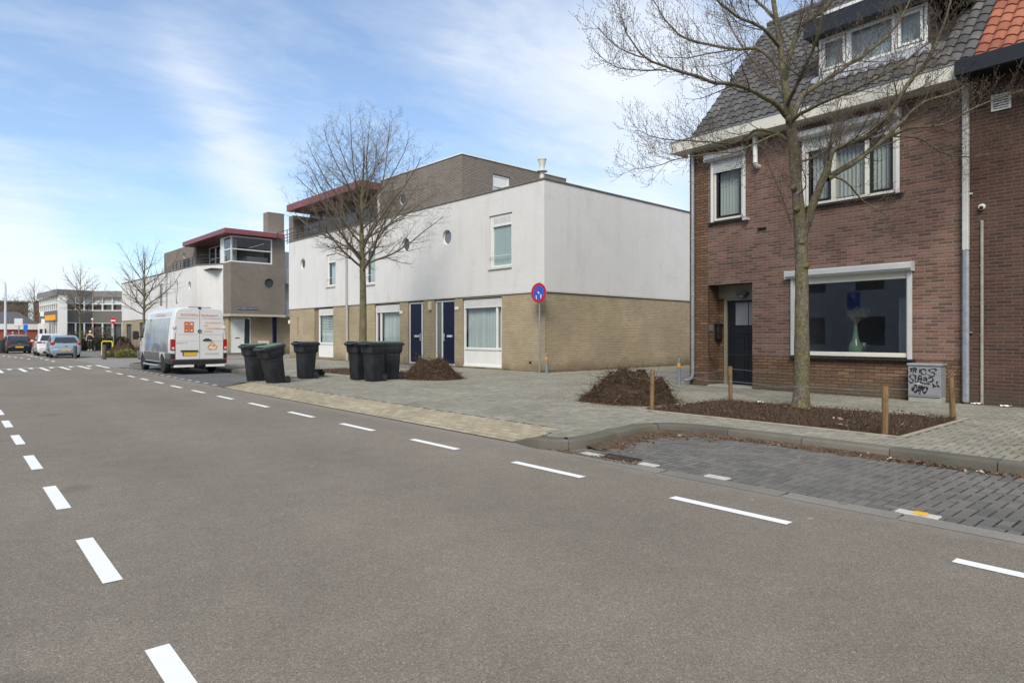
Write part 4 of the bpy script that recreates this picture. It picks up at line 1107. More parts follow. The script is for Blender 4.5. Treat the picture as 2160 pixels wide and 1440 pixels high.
# ------------------------------------------------------------------ corner block with brick tower and glazed corner room
TW = building('corner_block', 'grey-brown brick corner block with glazed top room under maroon roof', 'apartment block', (-16.45, 15.79, 0), 1.62)
g = MB()
wall(g, (-34, 1.16), (0, 1), (-1, 0), 0, 4.15, 3.05, 6.95, [('c', 2.9, 5.48, .36)], .12)
g.add([(-35.65, 1.16, 3.05), (-34, 1.16, 3.05), (-34, 1.16, 6.95), (-35.65, 1.16, 6.95)], [(0, 1, 2, 3)])
g.box(-35.6, -34.0, 4.30, 5.31, 6.951, 9.35)
g.box(-34.9, -34.001, 3.95, 5.25, 9.36, 10.98)
g.box(-46, -34.02, 5.24, 5.31, 6.95, 9.0); g.box(-46, -34.02, 5.20, 5.31, 3.05, 6.9)
tb = g.build('tower_wall', M_grey, TW)
roundm = MB(Matrix(((0, -1, 0, -34), (1, 0, 0, 1.16), (0, 0, 1, 0), (0, 0, 0, 1))))
roundm.lathe([(.35, 0), (.35, .02)], 28, Tm(2.9, .1, 5.48) @ Rx(90)); roundm.build('round_window', M_rglass, tb)
g = MB(); g.box(-34.92, -33.98, 3.93, 5.27, 10.981, 11.03); g.build('chimney_cap', M_conc, tb)
g = MB(); g.add([(-35.72, 1.10, 2.88), (-33.93, 1.10, 2.88), (-33.93, 5.36, 2.88), (-45, 5.36, 2.88), (-45, 1.3, 2.88), (-35.72, 1.10, 3.04), (-33.93, 1.10, 3.04), (-33.93, 5.36, 3.04), (-45, 5.36, 3.04), (-45, 1.3, 3.04)],
      [(0, 1, 2, 3, 4), (5, 6, 7, 8, 9), (0, 1, 6, 5), (1, 2, 7, 6), (2, 3, 8, 7)]); g.build('floor_slab', plain('slab_concrete', (.46, .42, .34), .8, var=.15), TW)
# recessed ground floor
def side_mb(x, y0=0): return MB(Matrix(((0, -1, 0, x), (1, 0, 0, y0), (0, 0, 1, 0), (0, 0, 0, 1))))
g = MB(); wall(g, (-35.0, 0), (0, 1), (-1, 0), 1.3, 9, 0, 2.88, [('r', 1.5, 3.0, .1, 2.80)], .1); wall(g, (0, 1.3), (1, 0), (0, 1), -38.2, -35.0, 0, 2.88, [], .1)
g.build('ground_wall', M_sand, TW)
g = side_mb(-35.0); frame_boxes(g, 1.5, 3.0, .1, 2.8, .0, .08, .06, [(2.48, .06)]); df2 = g.build('door_frame', M_white, TW)
g = side_mb(-35.0); g.bbox(1.56, 2.45, .02, .06, .16, 2.7, .004); d2 = g.build('door', M_white, df2)
g = side_mb(-35.0); g.box(1.83, 2.15, .005, .018, 1.20, 1.27); g.build('letter_slot', M_dark, df2)
g = side_mb(-35.0); g.box(2.53, 2.93, .03, .04, .2, 2.7); g.build('side_light', M_rglass, df2)
g = side_mb(-35.0); g.box(3.55, 4.35, -.3, -.02, .12, 1.02); g.build('meter_box', M_cream, TW)
g = MB(); g.bbox(-34.35, -34.1, 4.45, 4.70, .1, 2.879, .01); g.build('column', M_blue, TW)
# street name plate
g = side_mb(-34.0, 1.16); g.bbox(.45, 2.05, -.02, -.002, 3.37, 3.56, .008); sp = g.build('street_name_plate', plain('plate_blue', (.015, .02, .12), .3), TW)
g = side_mb(-34.0, 1.16); g.text('VAN HEEZEN KASSELSTRAAT', .125, Tm(1.25, -.023, 3.465) @ FACE, 1.0); g.build('lettering', M_white, sp)
# glazed corner
g = side_mb(-34.0); frame_boxes(g, 1.18, 4.29, 6.95, 8.92, .0, .10, .09, trans=[(7.93, .09)]); cw = g.build('corner_window', M_white, TW)
g = MB(); frame_boxes(g, -35.62, -34.0, 6.952, 8.92, 1.16, 1.26, .09, trans=[(7.93, .09)]); g.build('window_frame', M_white, cw)
g = side_mb(-34.0); g.add([(1.2, .055, 7.0), (4.25, .055, 7.0), (4.25, .055, 8.9), (1.2, .055, 8.9)], [(0, 1, 2, 3)]); g.build('pane', M_glass, cw)
pane(-35.6, -34.02, 7.0, 8.9, 1.2).build('pane', M_glass, cw)
g = MB(); g.box(-43.0, -34.3, 4.9, 4.95, 6.96, 8.95); g.box(-36.5, -34.6, 2.6, 4.2, 6.96, 7.5); g.box(-35.0, -34.6, 1.5, 1.8, 6.96, 7.6); g.build('interior', plain('pale_interior', (.42, .42, .41), .9), cw)
g = MB(); g.bbox(-36.3, -35.63, 1.16, 1.24, 6.95, 8.95, .004); g.box(-36.3, -36.22, 1.24, 2.4, 6.95, 8.95); g.build('white_panel', M_white, TW)
g = MB(); x = -42.8
for k in range(4): frame_boxes(g, x, x + 1.55, 6.95, 8.92, 2.4, 2.48, .08, trans=[(7.9, .07)]); x += 1.6
tw2 = g.build('terrace_window', M_white, TW); pane(-42.8, -36.4, 6.98, 8.9, 2.44).build('pane', M_glass, tw2)
# maroon roof
g = MB(); y0, y1 = .5, 5.0
g.box(-43.6, -33.35, y0, y0 + .05, 8.98, 9.33); g.box(-33.4, -33.35, y0 + .05, y1, 8.98, 9.33); g.box(-43.6, -43.55, y0 + .05, y1, 8.98, 9.33); g.box(-43.54, -33.41, y0 + .051, y1, 9.0, 9.05)
g.build('maroon_roof', M_maroon, TW)
g = MB(); g.box(-43.56, -33.39, y0 + .04, y1, 9.31, 9.345); g.build('roof_top', plain('roof_trim_white', (.6, .6, .6), .5), TW)
# white wing
g = MB()
wall(g, (0, 0), (1, 0), (0, 1), -63.1, -38.1, 2.98, 6.90, [('r', -48.9, -47.7, 4.0, 6.05), ('r', -43.95, -43.1, 4.0, 6.0), ('c', -39.95, 5.45, .33), ('r', -57.5, -56.6, 4.6, 6.0)], .12)
e0 = Vector((-38.1, 0)); e1 = Vector((-35.66, 1.16)); L_ = (e1 - e0).length; dv_ = (e1 - e0).normalized()
wall(g, e0, dv_, (-dv_.y, dv_.x), 0, L_, 2.98, 6.90, [], .1)
wall(g, (-63.1, 0), (0, 1), (1, 0), 0, 10, 0, 6.90, [], .1)
g.build('white_wall', M_ptd, TW)
g = MB(); wall(g, (0, .05), (1, 0), (0, 1), -63.0, -38.2, 0, 2.98, [('r', -61.5, -59.2, .3, 2.6), ('r', -56, -53.4, .3, 2.7)], .1); g.box(-38.25, -38.2, .05, 1.3, 0, 2.9); g.build('base_wall', M_sand, TW)
g = MB(); g.add([(-63.15, -.04, 6.9), (-38.05, -.04, 6.9), (-35.6, 1.12, 6.9), (-35.6, 1.4, 6.9), (-63.15, .3, 6.9), (-63.15, -.04, 6.97), (-38.05, -.04, 6.97), (-35.6, 1.12, 6.97), (-35.6, 1.4, 6.97), (-63.15, .3, 6.97)],
      [(0, 1, 2, 3, 4), (5, 6, 7, 8, 9), (0, 1, 6, 5), (1, 2, 7, 6), (3, 4, 9, 8)]); g.build('coping', M_cope, TW)
g = MB(); g.box(-63, -35.7, .3, 10, 6.5, 6.55); g.box(-61.4, -53, .2, .22, .2, 2.7); g.build('roof', MATS['roofing_felt'], TW)
g = MB(); g.box(-35.4, -35.2, 5.32, 11, 2.9, 8.2); g.build('rear_wall', plain('pale_panel', (.50, .51, .52), .8, var=.12, scale=1.2), TW)
for z in (3.3, 5.9):
    g = MB(); g.M = Matrix(((0, -1, 0, -35.2), (1, 0, 0, 0), (0, 0, 1, 0), (0, 0, 0, 1))); frame_boxes(g, 5.5, 7.2, z, z + 1.9, .0, .05, .08, trans=[(z + 1.0, .06)]); g.build('rear_window', M_white, TW)
    g = MB(); g.box(-35.2, -34.2, 5.4, 8.0, z - .35, z - .2); g.build('rear_balcony', plain('slab_grey', (.35, .35, .36), .8), TW)
    g = MB(); [g.box(-34.26, -34.23, 5.4 + k * .12, 5.43 + k * .12, z - .2, z + .75) for k in range(21)]; g.box(-34.27, -34.22, 5.4, 8.0, z + .75, z + .8); g.build('rear_balcony_rail', M_alu, TW)
for a, b, c, d in ((-48.9, -47.7, 4.0, 6.05), (-43.95, -43.1, 4.0, 6.0), (-57.5, -56.6, 4.6, 6.0)):
    g = MB(); frame_boxes(g, a, b, c, d, .06, .12, .07); wv = g.build('window', M_white, TW); g = MB(); g.box(a + .05, b - .05, .09, .1, c + .05, d - .05); g.build('pane', M_rglass, wv)
g = MB(); g.tube([(-43.4, -.03, 5.9), (-43.2, .02, 4.2)], .04, 5); g.build('open_sash', M_white, TW)
roundwin(-39.95, 5.45, .33, 0, TW)
g = MB(); wall(g, (0, 1.5), (1, 0), (0, 1), -53, -43.2, 6.55, 9.35, [('c', -46.7, 8.55, .3)], .1); wall(g, (-43.2, 1.5), (0, 1), (-1, 0), 0, 2, 6.55, 9.0, [], .1); wall(g, (-53, 1.5), (0, 1), (1, 0), 0, 6, 6.55, 9.35, [], .1); g.box(-53, -43.2, 1.52, 7, 9.28, 9.34); g.build('roof_storey', M_grey, TW)
roundwin(-46.7, 8.55, .3, 1.5, TW, .1)
g = MB(); n = 8
for k in range(n + 1): g.box(-45.3 + k * 1.05, -45.26 + k * 1.05, .2, .24, 6.95, 7.75) if k < 8 else None
for z in (7.2, 7.45, 7.73): g.tube([(-45.3, .22, z), (-38.1, .22, z), (-36.3, 1.1, z)], .022, 6)
g.box(-42.6, -40.6, .235, .245, 7.0, 7.7)
g.build('balcony_railing', M_dark, TW)
g = MB(); g.tube([(-46.2, -.07, 6.85), (-46.2, -.07, 3.0)], .06, 8); g.build('downpipe', MATS['pipe_grey'], TW)
# low garden wall / linking volume behind the side street
LK = thing('link_building', 'pale rear volume with two balconies between tower and white row', 'building', (-50, 28, 0))
g = MB(); g.box(-6, 5, 0, 6, 0, 8.2); g.build('wall', plain('pale_render', (.52, .52, .53), .8, var=.1, scale=1), LK)
g = MB()
for z in (3.0, 5.6): g.box(-6, 5, -1.2, .0, z - .12, z + .05)
g.build('balcony_slab', plain('slab_grey', (.35, .35, .36), .8), LK)
g = MB()
for z in (3.0, 5.6):
    for k in range(56): g.box(-6 + k * .2, -5.97 + k * .2, -1.2, -1.17, z + .05, z + 1.0)
g.build('balcony_bars', plain('galvanised', (.45, .46, .48), .4, .4), LK)
for k in range(5):
    for z in (3.5, 5.9):
        g = MB(); g.box(-5.6 + k * 2.1, -4.2 + k * 2.1, -.03, -.001, z, z + 1.5); g.build('window', plain('pale_glass', (.30, .34, .36), .2), LK)

# ------------------------------------------------------------------ school-like building at the end of the street
SC = thing('office_building', 'two-storey grey panelled building with long window bands and an orange sign', 'building', (0, 0, 0))
pl_ = [(-83.2, 20.5), (-86.2, 15.2), (-88.3, 12.6), (-87.6, 10.9), (-86.9, 9.3), (-98.5, 8.5)]
M_panel = plain('grey_panel', (.13, .12, .112), .6, var=.1, scale=.7); M_fas = plain('grey_fascia', (.20, .19, .175), .7, var=.12, scale=.6)
def strip(mb, z0, z1, off=0):
    pts = offs(pl_, off)
    for a, b in zip(pts, pts[1:]): mb.add([(a[0], a[1], z0), (b[0], b[1], z0), (b[0], b[1], z1), (a[0], a[1], z1)], [(0, 1, 2, 3)])
# outward side is towards +x / -y of the line, i.e. negative offset
g = MB(); strip(g, 5.85, 6.55, -.25 * -1); sgn = .25; g.build('roof_fascia', M_fas, SC)
g = MB(); strip(g, 2.9, 4.25, .05); g.build('wall_panel', M_panel, SC)
g = MB(); strip(g, 0, 6.4, -.35); g.build('dark_glazing', plain('far_glass', (.07, .075, .08), .12, var=.3, scale=.5), SC)
g = MB(); pts = offs(pl_, -.05)
for a, b in zip(pts, pts[1:]):
    a = Vector((a[0], a[1], 0)); b = Vector((b[0], b[1], 0)); L = (b - a).length; n = max(1, int(round(L / 1.15)))
    for z0, z1 in ((.1, 2.9), (4.25, 5.85)):
        for k in range(n + 1):
            p = a + (b - a) * k / n; g.box(p.x - .07, p.x + .07, p.y - .07, p.y + .07, z0, z1)
        for z in (z0 + .02, z1 - .08, (5.0 if z0 > 4 else .9)):
            d_ = (b - a).normalized(); m = Matrix.Translation(a) @ d_.to_track_quat('X', 'Z').to_matrix().to_4x4()
            g.box(0, L, -.06, .06, z, z + .09, m)
g.build('window_frames', M_white, SC)
g = MB(); strip(g, 5.1, 5.8, -.2); g.build('pale_blinds', plain('pale_blind', (.50, .53, .54), .8), SC)
g = MB(); g.box(-87.5, -86.7, 9.2, 10.0, 0, 5.85); g.build('white_pier', M_white, SC)
g = MB(); g.box(-99, -92, 8.4, 8.9, 0, 2.9); g.build('white_wall', M_white, SC)
g = MB(); vs, fs = sheet(pl_ + [(-110, 12), (-100, 30)], 6.5); g.add(vs, fs); g.build('flat_roof', MATS['roofing_felt'], SC)
g = MB(); g.box(-87.0, -86.85, 9.5, 11.7, .75, 1.15); g.build('orange_band', plain('orange_sheet', (.75, .20, .03), .5), SC)
sg = thing('orange_sign', 'orange sign with white squares on the grey panelled facade', 'sign', tuple(at(117, 669, 73.0)), R_(49 + 18))
g = MB(); g.box(-1.0, 1.25, -.05, .05, -.28, .28, Ry(-6)); g.build('panel', plain('sign_orange', (.85, .36, .01), .4), sg)
g = MB(); g.box(-1.45, -1.1, -.06, .06, .1, .6); g.box(-1.35, -1.0, -.06, .06, -.75, -.2); g.build('white_squares', M_white, sg)
# chimneys, distant blocks
FB = thing('brick_hall', 'wide dark brown brick building behind the low hall at the far left', 'building', (-122, 1, 0))
g = MB(); g.box(-10, 0, -18, 8.2, 0, 6.4); g.build('wall', plain('far_brown', (.17, .12, .08), .9, var=.2, scale=.4), FB)
g = MB(); g.box(.0, .05, -1.5, 1.0, 4.2, 5.9); g.box(.0, .05, -9, -6.5, 4.2, 5.9); g.build('window', M_rglass, FB)
g = MB(); g.box(-10.2, .3, -18.2, 8.4, 6.4, 6.6); g.build('roof_edge', M_fas, FB)
FR = thing('red_brick_wing', 'narrow red-brown brick wing next to the grey panelled building', 'building', (-112, 9.3, 0))
g = MB(); g.box(-3, 2, 0, 3.0, 0, 6.1); g.build('wall', plain('far_red', (.19, .07, .045), .9, var=.2, scale=.5), FR)
g = MB(); g.box(-3.1, 2.1, -.1, 3.1, 6.1, 6.25); g.build('roof_edge', M_fas, FR)
LH = thing('low_hall', 'low hall with red fascia and dark pitched roof at the far left', 'building', (-104, 5.0, 0))
g = MB(); g.box(-6, 0, -7, 4.0, 0, 2.2); g.build('wall', plain('far_hall_red', (.30, .075, .045), .8, var=.15), LH)
g = MB(); g.box(-6.2, .2, -7.2, 4.2, 2.2, 2.9); g.build('white_fascia', M_white, LH)
g = MB(); g.add([(.1, -7, 2.9), (.1, 4, 2.9), (-3, 2.0, 4.5), (-3, -5, 4.5), (-6, -7, 2.9), (-6, 4, 2.9)], [(0, 1, 2, 3), (4, 5, 2, 3), (1, 5, 2), (0, 4, 3)]); g.build('roof', plain('slate_roof', (.10, .10, .11), .6, var=.2), LH)
GH = thing('gabled_house', 'dark-roofed gabled house behind the lamp post at the far left', 'house', (-116, -1, 0))
g = MB(); g.box(-6, 5, -7, 1, 0, 3.2); g.build('wall', plain('far_house_wall', (.11, .07, .05), .9), GH)
g = MB(); g.add([(5.4, -7.3, 3.0), (5.4, 1.3, 3.0), (0, 1.3, 5.4), (0, -7.3, 5.4), (-6, 1.3, 3.0), (-6, -7.3, 3.0)], [(0, 1, 2, 3), (4, 5, 3, 2), (1, 4, 2), (0, 5, 3)]); g.build('roof', plain('far_roof', (.07, .065, .06), .7, var=.2), GH)

# ------------------------------------------------------------------ houses on the camera's side of the street (seen in the window glass)
OP = thing('opposite_house', 'plain grey rendered house row on the near side of the street', 'house row', (-6, -7.8, 0))
g = MB(); ops2 = [('r', -30 + k * 3.2, -28.5 + k * 3.2, z0, z1) for k in range(17) for z0, z1 in ((.9, 2.4), (3.9, 5.3))]
wall(g, (0, 0), (-1, 0), (0, -1), -30, 26, 0, 6.2, ops2, .1); g.box(-26, 30, -9, -.15, 0, 6.1) if False else None
g.build('wall', plain('opposite_render', (.62, .63, .66), .8, var=.15, scale=.6), OP)
g = MB(); g.box(-26, 30, -9, -.12, 0, 6.1); g.build('window', M_rglass, OP)
g = MB(); g.add([(-26, .4, 6.1), (30, .4, 6.1), (30, -4.5, 10), (-26, -4.5, 10), (30, -9.4, 6.1), (-26, -9.4, 6.1)], [(0, 1, 2, 3), (3, 2, 4, 5)]); g.build('roof', M_dark, OP)
g = MB(); g.box(4, 9, .02, .5, 2.65, 2.8); g.build('canopy', M_black, OP)
# ------------------------------------------------------------------ wheels and vehicles (front towards local -x, rear at x = 0)
M_tyre = plain('tyre_rubber', (.02, .02, .021), .85, var=.25, scale=15)
M_rim = plain('rim_silver', (.42, .43, .45), .35, .7, .15, 10)
M_taillight = plain('tail_light_red', (.42, .008, .012), .15, var=.2, scale=20)
M_clear = plain('lamp_clear', (.6, .6, .6), .15)
M_plate = plain('number_plate_yellow', (.70, .45, .03), .5, var=.08, scale=30)
M_cblack = plain('trim_black', (.018, .018, .02), .5, var=.15)
M_carglass = plain('car_glass', (.035, .042, .045), .06, var=.2, scale=2, spec=.8)
def wheel(parent, x, y, r, w_, out):
    g = MB(); M = Tm(x, y, r) @ Rx(90)
    g.lathe([(r * .62, -w_ / 2), (r * .9, -w_ / 2), (r, -w_ / 2 + .03), (r, w_ / 2 - .03), (r * .9, w_ / 2), (r * .62, w_ / 2)], 28, M)
    wh = g.build('wheel', M_tyre, parent, smooth=40)
    g = MB(); yy = y + out * (w_ / 2 - .015)
    M = Tm(x, yy, r) @ Rx(90)
    g.lathe([(r * .64, -.02), (r * .64, .012), (r * .58, .014), (r * .56, -.006), (.05, -.02)] if out < 0 else [(r * .64, .02), (r * .64, -.012), (r * .58, -.014), (r * .56, .006), (.05, .02)], 28, M)
    for k in range(7):
        a = k * 2 * math.pi / 7; g.box(.03, r * .6, -.004, .016, -.03, .03, Tm(x, yy, r) @ Matrix.Rotation(a, 4, 'Y'))
    g.build('rim', M_rim, wh, smooth=40)
def cut(o, cyls):
    c = MB()
    for x, y0, y1, z, r in cyls: c.lathe([(r, 0), (r, abs(y1 - y0))], 28, Tm(x, max(y0, y1), z) @ Rx(90))
    me = bpy.data.meshes.new('cut'); me.from_pydata(c.v, [], c.f)
    bm = bmesh.new(); bm.from_mesh(me); bmesh.ops.recalc_face_normals(bm, faces=bm.faces); bm.to_mesh(me); bm.free()
    co = bpy.data.objects.new('cut', me); col.objects.link(co)
    md = o.modifiers.new('b', 'BOOLEAN'); md.operation = 'DIFFERENCE'; md.object = co; md.solver = 'EXACT'
    bpy.context.view_layer.update()
    dg = bpy.context.evaluated_depsgraph_get(); co.matrix_world = o.matrix_world.copy(); bpy.context.view_layer.update(); dg = bpy.context.evaluated_depsgraph_get()
    new = bpy.data.meshes.new_from_object(o.evaluated_get(dg)); old = o.data; o.modifiers.clear(); new.name = old.name; o.data = new
    bpy.data.objects.remove(co)
    o.data.polygons.foreach_set('use_smooth', [True] * len(o.data.polygons)); o.data.set_sharp_from_angle(angle=R_(35))

def interp(tab, x):
    if x >= tab[0][0]: return tab[0][1]
    for (a, u), (b, v) in zip(tab, tab[1:]):
        if b <= x <= a: return u + (v - u) * (a - x) / (a - b)
    return tab[-1][1]
VAN = thing('delivery_van', 'white high-roof delivery van with orange lettering and a photo print on its side', 'van', (-25.3, 6.92, 0), R_(-.6))
M_van = plain('van_white', (.68, .68, .67), .28, var=.03, scale=1.5, coat=.4)
VW = .93
roofv = [(0, 2.38), (-.08, 2.42), (-1, 2.46), (-3.6, 2.46), (-4.3, 2.40), (-4.7, 2.24), (-5.0, 1.98), (-5.35, 1.55), (-5.5, 1.36), (-6.0, 1.18), (-6.2, .98)]
def vring(x, k=1., zb=.36):
    zr = interp(roofv, x); T = [(.88, zb), (.965, zb + .06), (.995, .62), (1., .9), (1., 1.12)]
    U = [(.985, .18), (.955, .42), (.905, .70), (.865, .88), (.80, .955), (.66, .99), (.35, 1.0)]
    half = T + [(w_, 1.12 + (zr - 1.12) * u) for w_, u in U] if zr > 1.35 else [(w_, zb + (zr - zb) * i / 12) for i, (w_, _) in enumerate([(.88, 0), (.95, 0), (.97, 0), (.98, 0), (.98, 0), (.97, 0), (.96, 0), (.95, 0), (.93, 0), (.88, 0), (.7, 0), (.35, 0)])]
    L = [(x, -VW * w_ * k, z) for w_, z in half]; Rr = [(x, VW * w_ * k, z) for w_, z in half[::-1]]
    return L + Rr
g = MB(); g.loft([vring(x, k) for x, k in ((0, .965), (-.03, .99), (-.09, 1), (-1.0, 1), (-2.4, 1), (-3.6, 1), (-4.3, 1), (-4.7, .99), (-5.0, .975), (-5.35, .96), (-5.5, .95), (-6.0, .9), (-6.2, .82))])
vb = g.build('body', M_van, VAN, smooth=35)
cut(vb, [(xw, s_ * 1.1, s_ * .62, .33, .42) for xw in (-1.45, -4.95) for s_ in (-1, 1)])
g = MB(); g.box(-6.0, -.2, -.6, .6, .26, .5); g.build('underbody', M_cblack, VAN)
for xw in (-1.45, -4.95):
    for s_ in (-1, 1): wheel(VAN, xw, s_ * .80, .34, .22, s_)
M_clad = plain('sill_grey', (.12, .115, .11), .6, var=.12)
def vpanel(mb, x0, x1, z0, z1, s_, o=.006, n=6, m=6):
    """panel following the van's side"""
    def hw(z, x):
        zr = interp(roofv, x); P = [(.88, .36), (.965, .42), (.995, .62), (1., .9), (1., 1.12)] + [(w_, 1.12 + (zr - 1.12) * u) for w_, u in [(.985, .18), (.955, .42), (.905, .70), (.865, .88)]]
        for (a, u), (b, v) in zip(P, P[1:]):
            if u <= z <= v: return (a + (b - a) * (z - u) / (v - u)) * VW
        return P[-1][0] * VW
    vs = [(x0 + (x1 - x0) * i / n, s_ * (hw(z0 + (z1 - z0) * j / m, x0 + (x1 - x0) * i / n) + o), z0 + (z1 - z0) * j / m) for j in range(m + 1) for i in range(n + 1)]
    fs = [(j * (n + 1) + i, j * (n + 1) + i + 1, (j + 1) * (n + 1) + i + 1, (j + 1) * (n + 1) + i) for j in range(m) for i in range(n)]
    mb.add(vs, fs)
for s_ in (-1, 1):
    for a, b in ((-.12, -1.02), (-1.88, -4.52), (-5.38, -5.9)):
        g = MB(); vpanel(g, a, b, .40, .78, s_, .008); g.build('side_cladding', M_clad, VAN, fixn=False)
g = MB(); g.tube([(-1.95, -.90, .30), (-2.1, -.96, .28), (-4.4, -.96, .28), (-4.5, -.90, .30)], .04, 8); g.build('side_step', M_zinc, VAN, smooth=50)
# printed picture on the side: coloured cells
def print_mat():
    t = NT('van_photo_print'); o = t.obj(); sx = t.N('SeparateXYZ'); t.L(o, sx.inputs[0]); X, Z = sx.outputs[0], sx.outputs[2]
    n = t.noise(2.2, 5, .6, o)
    c = t.ramp(t.math('ADD', t.math('MULTIPLY', Z, .42), t.math('MULTIPLY', n, .35)), [(.38, (.52, .53, .54)), (.55, (.20, .22, .25)), (.68, (.50, .53, .56)), (.85, (.46, .50, .52)), (1, (.62, .63, .64))])
    wb_ = t.N('Mapping'); t.L(o, wb_.inputs[0]); wb_.inputs['Scale'].default_value = (5, 1, .9)
    n2_ = t.noise(1.5, 4, .6, wb_.outputs[0])
    c = t.mix(t.ramp(n2_, [(.5, 0), (.68, .5)]), c, (.10, .11, .13))
    def blob(cx_, cz_, rx, rz_, colr, soft=.25, amt=.9):
        nonlocal c
        dx = t.math('DIVIDE', t.math('SUBTRACT', X, cx_), rx); dz = t.math('DIVIDE', t.math('SUBTRACT', Z, cz_), rz_)
        d = t.math('ADD', t.math('MULTIPLY', dx, dx), t.math('MULTIPLY', dz, dz)); d = t.math('ADD', d, t.math('MULTIPLY', t.math('SUBTRACT', n, .5), .6))
        c = t.mix(t.ramp(d, [(1 - soft, amt), (1 + soft, 0)]), c, colr)
    blob(-3.55, 1.05, .55, .50, (.20, .33, .52)); blob(-3.45, .92, .18, .3, (.30, .42, .60)); blob(-2.55, 1.05, .3, .25, (.28, .42, .56)); blob(-3.6, 1.75, .16, .42, (.50, .33, .24)); blob(-3.62, 2.1, .2, .16, (.13, .06, .035))
    blob(-3.4, .80, .30, .15, (.55, .40, .30)); blob(-2.3, 1.0, .6, .12, (.12, .13, .15), amt=.6); blob(-4.3, .9, .3, .12, (.48, .33, .22), amt=.5); blob(-3.2, 1.2, .10, .4, (.58, .62, .66), amt=.6)
    c = t.mix(1, c, (.66, .68, .70), 'MULTIPLY')
    t.base(c); t.set(Roughness=.3); return t.m
g = MB(); vpanel(g, -.55, -4.35, .80, 2.06, -1, .006, 24, 16); g.build('photo_print', print_mat(), VAN, fixn=False)
g = MB(); vpanel(g, -.5, -3.9, 2.12, 2.26, -1, .006, 10, 2)
g.build('roof_band', plain('band_grey', (.56, .57, .58), .4, var=.1), VAN, fixn=False)
M_or = plain('print_orange', (.62, .14, .025), .5, var=.05); M_or2 = plain('print_amber', (.70, .30, .04), .5, var=.05)
g = MB(); g.text('DOOVE FacilitySupport', .14, Tm(-2.0, -.868, 2.19) @ Rx(84), 1.1); g.build('lettering', M_or, VAN)
# cab side glass
g = MB(); vpanel(g, -4.42, -4.62, 1.30, 1.98, -1, .01); vs = [(-4.40, 1.32), (-5.22, 1.32), (-4.92, 1.82), (-4.75, 1.98), (-4.40, 2.0)]
g = MB(); g.add([(x, -(.955 - (z - 1.3) * .12) * VW - .012, z) for x, z in vs], [(0, 1, 2, 3, 4)]); g.build('cab_window', M_carglass, VAN)
g = MB(); g.add([(x, (.955 - (z - 1.3) * .12) * VW + .012, z) for x, z in vs], [(0, 1, 2, 3, 4)]); g.build('cab_window', M_carglass, VAN)
g = MB(); g.add([(-5.36, -.78, 1.56), (-5.36, .78, 1.56), (-4.72, .70, 2.26), (-4.72, -.70, 2.26)], [(0, 1, 2, 3)]); g.build('windscreen', M_carglass, VAN)
for s_ in (-1, 1):
    g = MB(); g.bbox(-5.05, -4.93, s_ * 1.14 - .11, s_ * 1.14 + .11, 1.25, 1.60, .04); g.tube([(-4.98, s_ * .9, 1.35), (-4.98, s_ * 1.08, 1.38)], .03, 6); g.build('wing_mirror', M_cblack, VAN)
# rear doors: everything sits on the rear face plane, x = 0
RF = Matrix(((0, 0, 1, 0), (1, 0, 0, 0), (0, 1, 0, 0), (0, 0, 0, 1)))   # local (a,b,c) -> (x=c, y=a, z=b)
def rear(x): return Tm(x, 0, 0) @ RF
M_seam = plain('seam_grey', (.20, .20, .20), .6)
def door(a0, a1):
    g = MB(rear(.001)); g.add([(a0, .56, .010), (a1, .56, .010), (a1, 1.12, .010), (a1 * .985 if abs(a1) > .1 else a1, 1.5, .010), (a1 * .90 if abs(a1) > .1 else a1, 2.26, .0), (a1 * .85 if abs(a1) > .1 else a1, 2.32, 0), (a0 * .85 if abs(a0) > .1 else a0, 2.32, 0), (a0 * .90 if abs(a0) > .1 else a0, 2.26, 0), (a0 * .985 if abs(a0) > .1 else a0, 1.5, .010), (a0, 1.12, .010)], [tuple(range(10))])
    return g.build('rear_door', M_van, VAN, fixn=False)
rdl = door(-.80, -.008); rdr = door(.008, .80)
g = MB(rear(.0)); g.box(-.006, .006, .56, 2.33, .001, .009); g.box(-.815, -.803, .56, 1.5, .0, .008); g.box(.803, .815, .56, 1.5, .0, .008); g.box(-.82, .82, .548, .558, .0, .008); g.build('door_seam', M_seam, VAN)
for s_, dp_ in ((-1, rdl), (1, rdr)):
    a, b = (min(s_ * .06, s_ * .74), max(s_ * .06, s_ * .74))
    for zz_ in (2.03, 1.44, 1.20):
        g = MB(rear(.012)); g.box(a, b, zz_, zz_ + .011, -.002, .001); g.build('press_line', plain('press_shadow', (.42, .42, .42), .5), dp_)
g = MB(rear(.014)); g.text('DOOVE', .12, Tm(-.42, 2.145, -.004), 1.05); g.text('Fac', .12, Tm(-.11, 2.145, -.004), 1.05); g.build('lettering', M_or, rdl)
g = MB(rear(.014)); g.text('ilitySupport', .12, Tm(.335, 2.145, -.004), 1.05); g.build('lettering', M_or, rdr)
for k, s_ in enumerate(('De toekomst', 'van', 'hulpmiddelen', 'beheer')):
    g = MB(rear(.014)); g.text(s_, .095, Tm(.10 + .033 * len(s_), 1.88 - k * .105, 0), 1.1); g.build('lettering', M_or2, rdr)
g = MB(rear(.014))
for a, b in ((-.52, 1.72), (-.355, 1.72), (-.52, 1.52), (-.355, 1.52)): g.box(a, a + .152, b, b + .187, 0, .001)
g.build('orange_squares', M_or, rdl)
for a, b, c, d in ((-.47, -.41, 1.80, 1.83), (-.31, -.24, 1.79, 1.85), (-.30, -.25, 1.57, 1.62), (-.47, -.42, 1.58, 1.61)):
    g = MB(rear(.016)); g.box(a, b, c, d, 0, .001); g.build('square_icon', M_white, rdl)
g = MB(rear(.017)); g.lathe([(.05, 0), (.05, .002)], 20, Tm(-.361, 1.713, 0)); g.build('grey_disc', M_rim, rdl)
g = MB(rear(.014)); 
